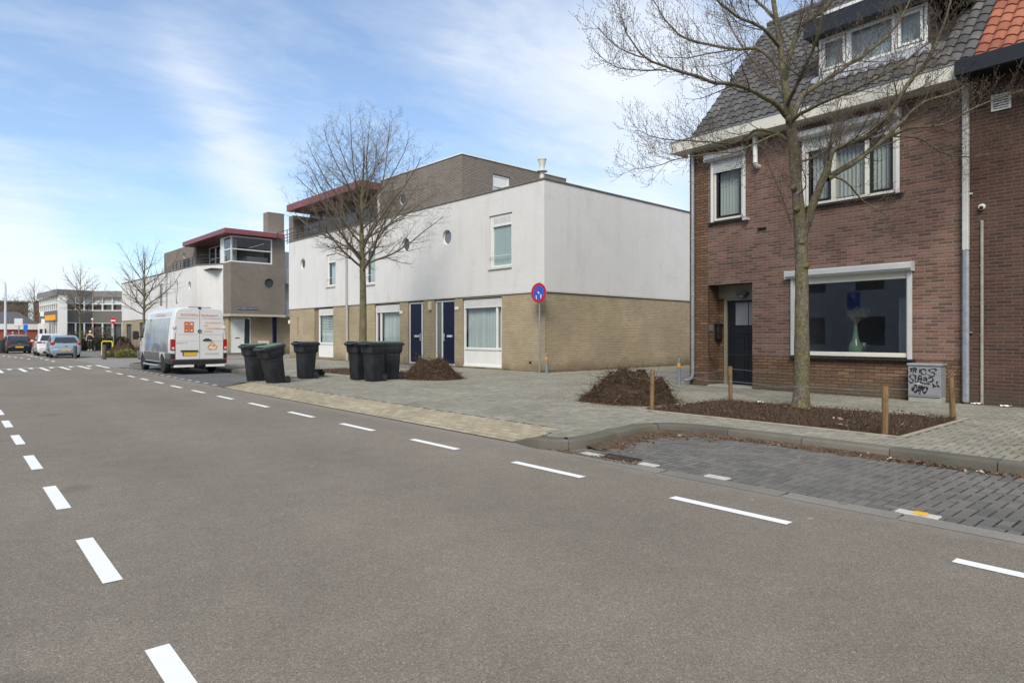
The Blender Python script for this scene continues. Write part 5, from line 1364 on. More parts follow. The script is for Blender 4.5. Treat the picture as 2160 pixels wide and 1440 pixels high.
def arc(mb, cx_, cy_, r, a0, a1, w_, n=18, z=0):
    vs = []
    for k in range(n + 1):
        a = R_(a0 + (a1 - a0) * k / n); vs += [(cx_ + (r - w_) * math.cos(a), cy_ + (r - w_) * math.sin(a), z), (cx_ + (r + w_) * math.cos(a), cy_ + (r + w_) * math.sin(a), z)]
    mb.add(vs, [(2 * k, 2 * k + 1, 2 * k + 3, 2 * k + 2) for k in range(n)])
arc(g, .37, .98, .085, 60, 290, .020); arc(g, .50, .98, .085, -110, 120, .020); arc(g, .43, 1.10, .055, -20, 230, .018); arc(g, .40, .93, .05, 180, 330, .016); arc(g, .47, .99, .045, 0, 160, .016)
g.build('swirl_logo', M_or2, rdr, fixn=False)
g = MB(rear(.014)); g.text('DOOVE.NL', .09, Tm(.43, .73, 0), 1.1); g.build('lettering', M_seam, rdr)
g = MB(rear(.014)); g.text('CRAFTER  TDI', .045, Tm(-.60, 1.13, 0), 1.3); g.build('lettering', M_cblack, rdl)
# round emblem between the doors
g = MB(rear(.02)); arc(g, 0, 1.56, .072, 0, 360, .008, 28); 
for p, q in (((-.04, .05), (0, -.005)), ((.04, .05), (0, -.005)), ((-.055, .02), (-.025, -.055)), ((-.025, -.055), (0, -.01)), ((0, -.01), (.025, -.055)), ((.025, -.055), (.055, .02))):
    g.tube([(p[0], 1.56 + p[1], .002), (q[0], 1.56 + q[1], .002)], .007, 4)
g.build('emblem', plain('chrome', (.55, .56, .58), .12, .9), VAN, fixn=False)
g = MB(rear(.012)); g.lathe([(.072, 0), (.068, .006)], 24, Tm(0, 1.56, 0)); g.build('emblem_disc', M_cblack, VAN)
g = MB(rear(.012)); g.bbox(.10, .40, 1.225, 1.265, 0, .04, .012); g.bbox(.17, .33, 1.262, 1.30, 0, .02, .01); g.build('door_handle', M_cblack, rdr)
g = MB(rear(.012)); g.bbox(-.64, -.06, .83, .88, 0, .04, .01); g.build('plate_light_bar', M_cblack, rdl)
g = MB(rear(.012)); g.bbox(-.58, -.10, .68, .80, 0, .012, .003); pp = g.build('number_plate', M_plate, rdl)
g = MB(rear(.026)); g.box(-.578, -.535, .684, .796, 0, .001); g.build('plate_strip', plain('plate_strip_blue', (.02, .06, .40), .5), rdl)
for s_ in (-1, 1):
    g = MB(rear(.0)); a, b = sorted((s_ * .82, s_ * .945)); g.bbox(a, b, .86, 1.28, -.16, .035, .02); tl = g.build('tail_light', M_taillight, VAN, smooth=30)
    g = MB(rear(.036)); a, b = sorted((s_ * .85, s_ * .92)); g.box(a, b, .92, 1.0, 0, .003); g.build('reversing_lens', M_clear, tl)
    g = MB(rear(.0)); a, b = sorted((s_ * .825, s_ * .945)); g.bbox(a, b, .76, .86, -.12, .03, .01); g.build('white_reflector', M_clear, VAN)
    g = MB(rear(.0)); g.bbox(a, b, .56, .76, -.2, .03, .01); g.build('corner_trim', M_cblack, VAN)
    g = MB(rear(.033)); a, b = sorted((s_ * .835, s_ * .93)); g.box(a, b, .52, .58, 0, .003); g.build('red_reflector', M_taillight, VAN)
    g = MB(rear(.0)); a, b = sorted((s_ * .80, s_ * .90)); g.bbox(a, b, 1.66, 1.76, -.05, .035, .012); g.build('door_hinge', M_van, VAN)
    g = MB(); a, b = sorted((s_ * .20, s_ * .86)); g.bbox(-.02, .06, a, b, .27, .35, .01); g.build('tow_step', M_white, VAN)
g = MB(); g.bbox(-.30, .07, -.93, .93, .38, .54, .03); g.bbox(-.95, -.2, -.945, -.90, .40, .56, .01); g.build('rear_bumper', M_cblack, VAN, smooth=30)
g = MB(); g.bbox(-.1, .12, -.10, .10, .28, .40, .02); g.tube([(.1, 0, .34), (.2, 0, .34), (.2, 0, .42)], .025, 8); g.build('tow_bar', M_cblack, VAN)
g = MB(); g.bbox(-.06, .03, -.05, .05, 2.37, 2.45, .02); g.tube([(.0, -.38, 2.43), (.0, .38, 2.43)], .012, 6); g.build('high_brake_light', M_cblack, VAN)

def make_car(name, label, loc, rz, paint, sc=1., W_=.86, roof=None, glass_z=(.98, 1.34), lights='low', mat2=None, L=4.0, chrome=False, group=None):
    C_ = thing(name, label, 'car', loc, R_(rz), group); 
    roof = roof or [(0, .70), (-.04, .88), (-.12, 1.0), (-.42, 1.26), (-.75, 1.42), (-1.5, 1.49), (-2.2, 1.47), (-2.6, 1.36), (-3.05, 1.05), (-3.2, .97), (-3.8, .82), (-3.98, .62)]
    W_ *= 1
    def ring(x, k=1., zb=.20):
        zr = interp(roof, x); b = min(.95, zr - .03)
        half = [(.84, zb), (.95, zb + .08), (.99, .45), (1., .62), (.985, b - .1), (.95, b)]
        up = max(0, zr - b)
        half += [(.95 - .17 * min(1, up / .5) * u, b + up * v) for u, v in ((.25, .22), (.6, .6), (.95, .88), (1.25, .97))] + [(.45, zr)]
        return [(x * sc, -W_ * w_ * k, z * sc) for w_, z in half] + [(x * sc, W_ * w_ * k, z * sc) for w_, z in half[::-1]]
    g = MB(); g.loft([ring(x, k) for x, k in ((0, .90), (-.04, .94), (-.12, .97), (-.42, .99), (-.75, 1), (-1.1, 1), (-1.5, 1), (-2.2, 1), (-2.6, 1), (-3.05, .99), (-3.2, .98), (-3.5, .95), (-3.8, .9), (-3.98, .78))])
    b_ = g.build('body', paint, C_, smooth=38)
    cut(b_, [(xw * sc, s_ * (W_ + .1), s_ * (W_ - .3), .29 * sc, .345 * sc) for xw in (-.75, -3.2) for s_ in (-1, 1)])
    g = MB(); g.box(-3.8 * sc, -.2 * sc, -W_ + .26, W_ - .26, .16, .4); g.build('underbody', M_cblack, C_)
    for xw in (-.75, -3.2):
        for s_ in (-1, 1): wheel(C_, xw * sc, s_ * (W_ - .12), .29 * sc, .18, s_)
    # glass
    def rx(z):
        for (a, u), (b, v) in zip(roof, roof[1:]):
            if u <= z <= v: return a + (b - a) * (z - u) / (v - u)
        return -.7
    g = MB(); n = 6; vs = []
    for j in range(n + 1):
        z = glass_z[0] + (glass_z[1] - glass_z[0]) * j / n; x = rx(z) + .018; hw = W_ * (.80 - .20 * j / n); e = .05 * (1 - abs(j / n * 2 - 1) ** 2)
        vs += [(x * sc, -hw - 0, (z + .012) * sc), (x * sc, hw, (z + .012) * sc)]
    g.add(vs, [(2 * j, 2 * j + 1, 2 * j + 3, 2 * j + 2) for j in range(n)]); g.build('rear_window', M_carglass, C_, smooth=60)
    for s_ in (-1, 1):
        for poly in (((-.62, 1.0), (-1.42, .985), (-1.42, 1.37), (-1.0, 1.37), (-.74, 1.25)), ((-1.5, .985), (-2.75, .985), (-2.42, 1.28), (-2.1, 1.36), (-1.5, 1.38))):
            g = MB(); g.add([(x * sc, s_ * (W_ * (.955 - .17 * min(1, (z - .95) / .5)) + .012), z * sc) for x, z in poly], [tuple(range(5))]); g.build('side_window', M_carglass, C_)
        g = MB(); 
        if lights == 'low': g.lathe([(.03, -.10), (.09, -.07), (.115, 0), (.10, .08), (.02, .14)], 14, Tm(-.12 * sc, s_ * (W_ - .15), .90 * sc) @ Matrix.Diagonal((1.0, 1.15, 1.0, 1)) @ Rx(s_ * -28))
        else: g.bbox(-.22 * sc, .0, min(s_ * (W_ - .30), s_ * (W_ - .02)), max(s_ * (W_ - .30), s_ * (W_ - .02)), .84 * sc, .96 * sc, .03)
        g.build('tail_light', M_taillight, C_, smooth=40)
        g = MB(); g.bbox(-2.72 * sc, -2.58 * sc, min(s_ * (W_), s_ * (W_ + .18)), max(s_ * W_, s_ * (W_ + .18)), .92 * sc, 1.05 * sc, .03); g.build('wing_mirror', paint, C_)
    g = MB(); g.bbox(-.35 * sc, .03, -W_ * .93, W_ * .93, .28 * sc, .62 * sc, .06); bp = g.build('rear_bumper', mat2 or paint, C_, smooth=40)
    g = MB(); g.bbox(.0, .04, -W_ * .6, W_ * .6, .2 * sc, .30 * sc, .015); g.build('bumper_insert', M_cblack, C_)
    g = MB(); g.bbox(.028, .042, -.26, .26, .47 * sc, .58 * sc, .003); g.build('number_plate', M_plate, C_)
    g = MB(); g.bbox(-.03, .03, -.08, .08, .76 * sc, .80 * sc, .008); g.build('boot_badge', MATS['chrome'], C_)
    g = MB(); g.tube([(-.02, -.18, (glass_z[0] + .05) * sc), (-.07, .0, (glass_z[0] + .045) * sc), (-.06, .3, (glass_z[0] + .07) * sc)], .012, 5); g.build('rear_wiper', M_cblack, C_)
    if chrome:
        g = MB(); g.bbox(.026, .045, -W_ * .75, W_ * .75, .635 * sc, .67 * sc, .006); g.build('chrome_strip', MATS['chrome'], C_)
    g = MB(); g.add([(-3.06 * sc, -W_ * .8, 1.06 * sc), (-3.06 * sc, W_ * .8, 1.06 * sc), (-2.58 * sc, W_ * .7, 1.39 * sc), (-2.58 * sc, -W_ * .7, 1.39 * sc)], [(0, 1, 2, 3)]); g.build('windscreen', M_carglass, C_)
    return C_
make_car('parked_car', 'light blue metallic hatchback parked beside the dark bollard', (-49.3, 5.62, 0), -1, plain('paint_blue', (.27, .35, .43), .25, .3, .05, 2, coat=.5), .97, .83, group='cars parked along the street')
make_car('parked_car', 'white hatchback parked just beyond the light blue one', (-55.0, 5.45, 0), -1, plain('paint_white_car', (.66, .67, .68), .25, 0, .03, 2, coat=.5), 1.05, .84, glass_z=(1.0, 1.36), lights='box', group='cars parked along the street')
make_car('parked_car', 'black hatchback with chrome strip parked farthest down the street', (-63.8, 4.25, 0), 3, plain('paint_black', (.010, .011, .014), .2, 0, .1, 2, coat=.5), .98, .84, lights='box', chrome=True, group='cars parked along the street')

# ------------------------------------------------------------------ wheeled bins
M_bin = plain('bin_plastic', (.026, .028, .033), .55, var=.65, scale=3.5)
M_lid = plain('bin_lid_green', (.10, .19, .095), .6, var=.3, scale=6)
def rr(hx, hy, r, z, n=4, cx=0):
    P = []
    for sx_, sy_, a0 in ((1, 1, 0), (-1, 1, 90), (-1, -1, 180), (1, -1, 270)):
        for k in range(n + 1):
            a = R_(a0 + 90 * k / n); P.append((cx + sx_ * (hx - r) + r * math.cos(a), sy_ * (hy - r) + r * math.sin(a), z))
    return P
def make_bin():
    B = thing('wheelie_bin', 'x', 'bin', (0, 0, 0), 0)
    g = MB(); g.loft([rr(.22, .20, .05, .015), rr(.235, .215, .06, .04), rr(.275, .245, .07, .70, cx=.01), rr(.285, .25, .07, .735, cx=.01), rr(.325, .285, .06, .78, cx=.01), rr(.345, .295, .06, .955, cx=.01)], cap=True)
    g.bbox(-.12, .12, -.262, -.24, .66, .695, .008); g.bbox(-.12, .12, .24, .262, .66, .695, .008)
    g.build('body', M_bin, B, smooth=35)
    g = MB(); g.loft([rr(.355, .305, .05, .955, cx=.01), rr(.385, .32, .05, .965, cx=.01), rr(.385, .32, .05, .995, cx=.01), rr(.35, .29, .05, .998, cx=.01)]); g.build('rim', M_bin, B, smooth=35)
    g = MB(); g.loft([rr(.395, .315, .05, 1.0, cx=-.01), rr(.405, .32, .05, 1.012, cx=-.015), rr(.36, .29, .06, 1.05, cx=-.0), rr(.30, .25, .06, 1.06, cx=0)])
    g.bbox(-.46, -.38, -.2, .2, .985, 1.012, .01); ld = g.build('lid', M_bin, B, smooth=30)
    g = MB(); g.loft([rr(.345, .275, .06, 1.055, cx=.01), rr(.33, .26, .06, 1.064, cx=.01), rr(.10, .08, .03, 1.078, cx=.01)]); g.build('lid_panel', M_lid, ld, smooth=30)
    g = MB(); g.bbox(-.36, -.16, -.22, .22, 1.06, 1.082, .01); g.build('lid_ridge', M_lid, ld)
    g = MB(); g.tube([(.33, -.22, .97), (.42, -.22, .985), (.42, .22, .985), (.33, .22, .97)], .016, 8); g.build('handle', M_bin, B, smooth=40)
    for s_ in (-1, 1):
        g = MB(); g.lathe([(.05, -.025), (.095, -.025), (.10, -.015), (.10, .015), (.095, .025), (.05, .025)], 20, Tm(.27, s_ * .245, .10) @ Rx(90)); wh = g.build('wheel', M_tyre, B, smooth=40)
        g = MB(); g.lathe([(.055, -.02), (.05, .028 if s_ < 0 else -.028)], 16, Tm(.27, s_ * .245, .10) @ Rx(90)); g.build('hub', M_dark, wh)
    g = MB(); g.tube([(.27, -.24, .10), (.27, .24, .10)], .012, 6); g.build('axle', M_cblack, B)
    return B
b0 = make_bin()
bins = [('front bin leaning forward on the sloping kerb with grey-green lid', tuple(at(583, 809, 17.7).xy) + (.06,), 99, 11),
        ('bin standing upright just behind the leaning one at the kerb', tuple(at(540, 805, 18.9).xy) + (.06,), 97, 4),
        ('lone bin with a white patch on its lid in the middle', tuple(at(645, 800, 19.4).xy) + (.12,), 97, 0),
        ('left bin of the three standing against each other', tuple(at(757, 802, 18.9).xy) + (.122,), 98, 0),
        ('middle bin of the three, nearest the road', tuple(at(788, 806, 18.3).xy) + (.122,), 96, 0),
        ('right bin of the three, with white scrawl, beside the root heap', tuple(at(824, 801, 19.2).xy) + (.122,), 76, 0)]
for i, (lb, lc, rz_, tilt) in enumerate(bins):
    o = b0 if i == 0 else copy_tree(b0)
    o.scale = (.86, .86, 1.04)
    o.location = lc; o.rotation_euler = (Matrix.Rotation(R_(rz_), 3, 'Z') @ Matrix.Rotation(R_(-tilt), 3, 'Y')).to_euler()
    tag(o, 'black ' + lb, 'bin', 'black wheelie bins put out at the kerb')
    if i == 2:
        g = MB(); g.loft([rr(.17, .12, .05, 1.0825), rr(.16, .11, .05, 1.0855)], M=Tm(-.22, .02, 0)); g.build('white_sticker', M_white, o)
    if i == 5:
        g = MB(Tm(-.335, 0, 0) @ Matrix(((0, 0, -1, 0), (-1, 0, 0, 0), (0, 1, 0, 0), (0, 0, 0, 1))))
        for pts in ([(-.15, .93), (-.17, .87), (-.10, .84), (-.07, .88)], [(-.03, .93), (-.05, .86)], [(.03, .94), (.0, .86), (.04, .86)], [(.10, .95), (.11, .80)]):
            g.tube([(a, b, .01) for a, b in pts], .007, 4)
        g.build('scrawl', M_white, o)

# ------------------------------------------------------------------ signs, posts, bollards
M_galv = plain('galvanised_steel', (.33, .36, .39), .45, .5, .2, 12)
NS = thing('no_parking_sign', 'round blue and red no-parking sign on a grey pole at the wall corner', 'traffic sign', (-16.30, 15.42, .12), R_(7))
g = MB(); g.tube([(0, 0, 0), (0, 0, 3.12)], .028, 12); g.lathe([(.032, 0), (.036, .01), (.032, .02)], 12, Tm(0, 0, 1.15)); g.build('pole', M_galv, NS, smooth=40)
SD = Tm(0, -.045, 2.76) @ Rx(90)
g = MB(SD); g.lathe([(.34, -.006), (.345, 0), (.34, .006)], 40); g.build('disc_back', M_galv, NS)
g = MB(SD); g.lathe([(.335, .0065), (.335, .008)], 40); dk = g.build('disc', plain('sign_red', (.50, .008, .012), .4, var=.08), NS)
g = MB(SD); g.lathe([(.245, .0085), (.245, .0095)], 40); g.build('blue_field', plain('sign_blue', (.012, .10, .55), .4, var=.06), dk)
g = MB(SD); g.box(-.245, .245, -.030, .030, .010, .011, Rz(-45)); g.build('diagonal_bar', MATS['sign_red'], dk)
g = MB(SD); g.box(-.13, -.10, -.21, -.07, .0115, .012, Rz(6)); g.box(-.045, .035, -.022, .028, .0115, .012, Rz(-50)); g.box(.10, .14, -.18, -.04, .0115, .012, Rz(-8)); g.build('sticker_remnants', M_white, dk)
def pole_bollard(label, loc):
    o = thing('bollard', label, 'bollard', loc, 0, 'grey pipe bollards with orange band')
    g = MB(); g.lathe([(.045, 0), (.045, .66), (.046, .665), (.040, .68)], 16); g.build('post', M_galv, o, smooth=40)
    g = MB(); g.lathe([(.0465, .47), (.0465, .57)], 16, Tm()); g.build('orange_band', plain('band_orange', (.75, .30, .01), .4), o, smooth=40)
    return o
pole_bollard('grey pipe bollard with orange band beside the no-parking sign pole', (-15.93, 15.4, .12))
pole_bollard('grey pipe bollard with orange band near the brick house downpipe', (-9.87, 14.3, .12))
# wooden posts with a wire round the tree bed
def wood():
    t = NT('weathered_wood'); o = t.obj(); mp = t.N('Mapping'); t.L(o, mp.inputs[0]); mp.inputs['Scale'].default_value = (1, 1, .06)
    n = t.noise(30, 6, .7, mp.outputs[0]); c = t.ramp(n, [(.3, (.07, .04, .018)), (.5, (.19, .115, .05)), (.72, (.30, .195, .09))])
    c = t.mix(t.ramp(t.noise(5, 5, .7, o), [(.5, 0), (.66, .75)]), c, (.06, .035, .018)); t.base(c); t.set(Roughness=.85); t.bump(n, .6, .006); return t.m
M_wood = wood()
PS = [((-6.88, 9.17), .71, 'pale wooden stake at the near left corner of the tree bed beside the root heap'), ((-6.93, 11.80), .68, 'wooden stake in front of the black front door'), ((-3.17, 9.12), .64, 'brown split wooden stake at the bed corner nearest the parking bay'), ((-3.13, 11.80), .74, 'wooden stake in front of the graffiti cabinet')]
for i, (p, h, lb) in enumerate(PS):
    o = thing('wooden_stake', lb, 'stake', (p[0], p[1], .11), R_(20 * i), 'wooden stakes round the tree bed')
    g = MB(); r = .040
    prof = [(r * 1.0, -.05), (r, .1), (r * .96, h * .5), (r, h - .01), (r * .8, h)]
    g.lathe(prof, 10, Rx((-2, 2.5, 1.5, -3)[i]))
    g.build('shaft', M_wood, o, smooth=50)
    g = MB(); g.tube([(r * 1.05 * math.cos(k * .7), r * 1.05 * math.sin(k * .7), h - .05 + .003 * math.sin(k)) for k in range(10)], .003, 5); g.build('wire_loop', M_zinc, o)
g = MB(); order = [0, 1, 3, 2, 0]
for a, b in zip(order, order[1:]):
    A = Vector((*PS[a][0], .11 + PS[a][1] - .05)); B_ = Vector((*PS[b][0], .11 + PS[b][1] - .05))
    g.tube([A + (B_ - A) * k / 10 - Vector((0, 0, .06 * math.sin(math.pi * k / 10) * (1 + .3 * math.sin(k * 2)))) for k in range(11)], .0028, 4)
tag(g.build('wire', M_zinc, None), 'thin slack wire strung between the wooden stakes round the tree bed', 'wire')
g = None
def dark_bollard(lb, loc, h, r):
    o = thing('bollard', lb, 'bollard', loc, 0, 'dark bollards at the side street')
    m = MB(); m.lathe([(r, 0), (r, h - .03), (r * .85, h)], 14); m.build('post', plain('bollard_dark', (.075, .07, .062), .8, var=.3, scale=9), o, smooth=40); return o
dark_bollard('dark bollard standing in front of the light blue hatchback', tuple(at(158.5, 756, 39.5).xy) + (0,), .80, .10)
dark_bollard('thick dark bollard in front of the yellow hoop', tuple(at(220, 757, 38.5).xy) + (0,), .86, .11)
dark_bollard('short brown post on the far corner behind the bollards', tuple(at(200, 739, 57).xy) + (.0,), .5, .06)
dark_bollard('short brown post beside the right leg of the hoop', tuple(at(238, 748, 45).xy) + (.0,), .4, .05)
HP = thing('hoop_barrier', 'yellow steel hoop barrier at the side street corner', 'barrier', tuple(at(226, 743, 47).xy) + (0,), R_(50))
g = MB(); pts = [(-.38, 0, 0), (-.38, 0, .88)] + [(-.38 + .12 - .12 * math.cos(R_(a)), 0, .88 + .12 * math.sin(R_(a))) for a in (30, 60, 90)] + [(.38 - .12 + .12 * math.sin(R_(a)), 0, .88 + .12 * math.cos(R_(a))) for a in (0, 30, 60)] + [(.38, 0, .88), (.38, 0, 0)]
g.tube(pts, .04, 10); g.build('hoop', plain('hoop_yellow', (.72, .56, .05), .5), HP, smooth=40)
g = MB(); g.lathe([(.07, 0), (.06, .05)], 10, Tm(-.38, 0, 0)); g.build('foot', M_galv, HP)
NE = thing('no_entry_sign', 'round red no-entry sign on a pole by the side street', 'traffic sign', tuple(at(239.5, 738, 58).xy) + (0,), R_(49))
g = MB(); g.tube([(0, 0, 0), (0, 0, 3.1)], .04, 8); g.build('pole', M_galv, NE)
g = MB(Tm(0, -.05, 2.75) @ Rx(90)); g.lathe([(.30, -.004), (.30, .004)], 28, Matrix.Diagonal((.85, 1, 1, 1))); d_ = g.build('disc', MATS['sign_red'], NE)
g = MB(Tm(0, -.05, 2.75) @ Rx(90)); g.box(-.2, .2, -.055, .055, .005, .007); g.build('white_bar', M_white, d_)
PSg = thing('striped_post', 'narrow red and white marker post behind the pedestrian', 'marker post', tuple(at(195, 738, 66).xy) + (0,), 0)
g = MB(); g.tube([(0, 0, 0), (0, 0, 2.0)], .045, 8); g.build('lower_pole', M_galv, PSg)
g = MB(); g.tube([(0, 0, 2.0), (0, 0, 3.0)], .05, 8); g.build('pole_top', plain('pinkish', (.55, .3, .28), .6), PSg)
g = MB(); g.lathe([(.1, 0), (.12, .08), (.06, .18)], 10, Tm(0, 0, 3.0)); g.build('cap', M_white, PSg)
LP = thing('street_lamp', 'tall white curved street lamp at the left edge', 'street lamp', tuple(at(11.5, 740, 60).xy) + (0,), R_(49))
g = MB(); g.tube([(0, 0, 0), (0, 0, 2.2), (0, 0, 6.0)] + [(-.9 + .9 * math.cos(R_(a)), 0, 6.0 + .75 * math.sin(R_(a))) for a in (20, 45, 70, 90)] + [(-1.6, 0, 6.72)], [.13, .11, .075, .07, .065, .06, .055, .05], 12); g.build('column', plain('lamp_white', (.62, .63, .66), .4, .2), LP, smooth=40)
g = MB(); g.bbox(-2.2, -1.55, -.12, .12, 6.64, 6.78, .04); g.build('lantern', M_alu, LP)
for px, pyb, d, z0, z1, w_, h_, nm, lb, mt in ((40, 737, 64, 0, 3.0, .42, .40, 'info_sign', 'small grey rectangular sign on a pole behind the black hatchback', M_alu), (55, 737, 64, 0, 2.4, .22, .36, 'blue_sign', 'small blue sign on a pole behind the black hatchback', MATS['sign_blue'])):
    o = thing(nm, lb, 'sign', tuple(at(px, pyb, d).xy) + (0,), R_(49))
    g = MB(); g.tube([(0, 0, 0), (0, 0, z1)], .05, 8); g.build('pole', M_galv, o)
    g = MB(); g.bbox(-w_, w_, -.08, -.04, z1 - h_ * 1.6, z1 + .1, .02); g.build('panel', mt, o)
FN = thing('metal_fence', 'dark metal bar fence along the hedge by the office building', 'fence', (0, 0, 0))
fa = at(145, 738, 60); fb = at(262, 738, 62); fa.z = fb.z = 0
g = MB(); L = (fb - fa).length; n = int(L / .13); dvf = (fb - fa).normalized()
for k in range(n): p = fa + dvf * (k * .13); g.box(p.x - .015, p.x + .015, p.y - .015, p.y + .015, .05, 1.2)
g.tube([fa + Vector((0, 0, 1.15)), fb + Vector((0, 0, 1.15))], .03, 4); g.tube([fa + Vector((0, 0, .15)), fb + Vector((0, 0, .15))], .03, 4); g.build('bars', M_cblack, FN)
fa2 = at(84, 735, 78); fa3 = at(98, 735, 74); fa2.z = fa3.z = 0
FN2 = thing('metal_fence', 'tall dark fence panel behind the white hatchback', 'fence', (0, 0, 0))
g = MB(); dvf = (fa3 - fa2).normalized(); L = (fa3 - fa2).length
for k in range(int(L / .3)): p = fa2 + dvf * (k * .3); g.box(p.x - .02, p.x + .02, p.y - .02, p.y + .02, 0, 2.2)
g.tube([fa2 + Vector((0, 0, 2.15)), fa3 + Vector((0, 0, 2.15))], .03, 4); g.build('bars', M_cblack, FN2)
SB = thing('litter_bin', 'dark grey street bin at the far left edge', 'bin', tuple(at(5, 745, 52).xy) + (0,), 0)
g = MB(); g.lathe([(.25, 0), (.3, .1), (.32, 1.0), (.34, 1.02), (.2, 1.15)], 14); g.build('body', M_dark, SB, smooth=40)
g = MB(); g.box(-.2, .2, -.33, -.3, .7, .9); g.build('opening', M_cblack, SB)

# ------------------------------------------------------------------ people
def skinned(name, chains, mat, parent, sub=2, root=0):
    """chains: list of [(pos, radius), ...]; vertices closer than 1 mm are shared"""
    vs = []; rs = []; es = []
    def idx(p, r):
        for i, q in enumerate(vs):
            if (Vector(q) - Vector(p)).length < 1e-3: return i
        vs.append(tuple(p)); rs.append(r); return len(vs) - 1
    for ch in chains:
        prev = None
        for p, r in ch:
            i = idx(p, r)
            if prev is not None and prev != i: es.append((prev, i))
            prev = i
    me = bpy.data.meshes.new(name); me.from_pydata(vs, es, [])
    o = bpy.data.objects.new(name, me); col.objects.link(o)
    md = o.modifiers.new('s', 'SKIN'); sk = me.skin_vertices[0] if me.skin_vertices else None
    if sk is None:
        bpy.context.view_layer.update(); bpy.context.view_layer.objects.active = o; 
        bm = bmesh.new(); bm.from_mesh(me); bm.verts.layers.skin.verify(); bm.to_mesh(me); bm.free(); sk = me.skin_vertices[0]
    for i, r in enumerate(rs):
        sk.data[i].radius = (r, r) if not hasattr(r, '__len__') else r
        sk.data[i].use_root = (i == root)
    s2 = o.modifiers.new('d', 'SUBSURF'); s2.levels = sub; s2.render_levels = sub
    bpy.context.view_layer.update(); dg = bpy.context.evaluated_depsgraph_get()
    new = bpy.data.meshes.new_from_object(o.evaluated_get(dg)); o.modifiers.clear(); o.data = new
    new.polygons.foreach_set('use_smooth', [True] * len(new.polygons)); new.materials.clear(); new.materials.append(mat); o.parent = parent
    return o
M_skin = plain('skin', (.50, .32, .24), .6, var=.05)
def person(label, loc, rz, hair, top, sleeve, trousers, shoes, cap=None, pose='akimbo'):
    P = thing('person', label, 'person', loc, R_(rz))
    ex = .34 if pose == 'akimbo' else .24
    hands = []
    arms = []
    for s_ in (-1, 1):
        sh = (s_ * .19, 0, 1.42); el = (s_ * ex, .02, 1.17); wr_ = (s_ * (.24 if pose == 'akimbo' else .23), -.16 if s_ < 0 else -.12, 1.02 if s_ < 0 else 1.30)
        if pose != 'akimbo': wr_ = (s_ * .25, -.05, .88)
        hd = Vector(wr_) + (Vector(wr_) - Vector(el)).normalized() * .08
        arms.append((sh, el, wr_, tuple(hd)))
    body = [[((0, 0, .98), (.15, .11)), ((0, 0, 1.12), (.14, .10)), ((0, 0, 1.30), (.17, .12)), ((0, 0, 1.44), (.13, .09)), ((0, 0, 1.52), (.055, .055)), ((0, -.01, 1.60), (.075, .08)), ((0, -.015, 1.68), (.078, .092)), ((0, -.01, 1.74), (.05, .06))]]
    for a in arms:
        body.append([((0, 0, 1.44), (.13, .09)), (a[0], .062), (a[1], .045), (a[2], .03), (a[3], .034)])
        h = Vector(a[3]); d = (h - Vector(a[2])).normalized(); side = d.cross(Vector((0, 0, 1))).normalized()
        for k in range(4): body.append([(a[3], .034), (tuple(h + d * .045 + side * (k - 1.5) * .02), .010), (tuple(h + d * (.085 - .008 * abs(k - 1.3)) + side * (k - 1.5) * .021 + Vector((0, 0, -.01))), .008)])
        body.append([(a[3], .034), (tuple(h + side * .035 + d * .01), .011), (tuple(h + side * .045 + d * .045), .009)])
    for s_ in (-1, 1):
        body.append([((0, 0, .98), (.15, .11)), ((s_ * .09, 0, .90), .095), ((s_ * .10, -.01, .50), .062), ((s_ * .11, .02, .10), .042), ((s_ * .12, -.02, .05), .04), ((s_ * .125, -.16, .035), .032)])
    skinned('body', body, M_skin, P)
    # face
    g = MB(); g.lathe([(.006, -.02), (.016, 0), (.006, .02)], 8, Tm(0, -.105, 1.655)); g.build('nose', M_skin, P, smooth=60)
    for s_ in (-1, 1):
        g = MB(); g.lathe([(.004, -.008), (.011, 0), (.004, .008)], 8, Tm(s_ * .032, -.095, 1.685)); g.build('eye', M_cblack, P, smooth=60)
        g = MB(); g.lathe([(.01, -.03), (.02, 0), (.01, .03)], 8, Tm(s_ * .083, 0, 1.67)); g.build('ear', M_skin, P, smooth=60)
    g = MB(); g.box(-.022, .022, -.103, -.09, 1.617, 1.624); g.build('mouth', plain('lips', (.35, .14, .12), .6), P)
    skinned('top', [[((0, .0, .90), (.19, .15)), ((0, 0, 1.12), (.19, .15)), ((0, 0, 1.30), (.21, .165)), ((0, 0, 1.47), (.16, .12))]], top, P)
    for a in arms: skinned('sleeve', [[(a[0], .075), (a[1], .056), (tuple(Vector(a[1]).lerp(Vector(a[2]), .8)), .042)]], sleeve, P)
    skinned('trousers', [[((0, 0, .97), (.155, .12)), ((0, 0, .90), (.15, .12))]] + [[((0, 0, .90), (.15, .12)), ((s_ * .10, 0, .82), .10), ((s_ * .10, -.01, .50), .075), ((s_ * .11, .02, .12), .058)] for s_ in (-1, 1)], trousers, P)
    for s_ in (-1, 1): skinned('shoe', [[((s_ * .115, .05, .045), .045), ((s_ * .12, -.06, .045), .045), ((s_ * .125, -.18, .03), .03)]], shoes, P)
    g = MB(); g.lathe([(.085, -.02), (.095, .02), (.09, .06), (.06, .10), (.0, .115)], 16, Tm(0, .012, 1.69)); g.build('cap' if cap else 'hair', cap or hair, P, smooth=60)
    return P
pA = at(190, 737, 58); person('person in white cap, dark vest and pale sleeves on the far pavement', (pA.x, pA.y, .06), 49, M_dark, plain('vest_navy', (.018, .018, .03), .9), plain('sleeve_beige', (.38, .33, .24), .9), plain('trousers_navy', (.02, .022, .035), .9), M_white, cap=plain('cap_white', (.75, .75, .74), .8))
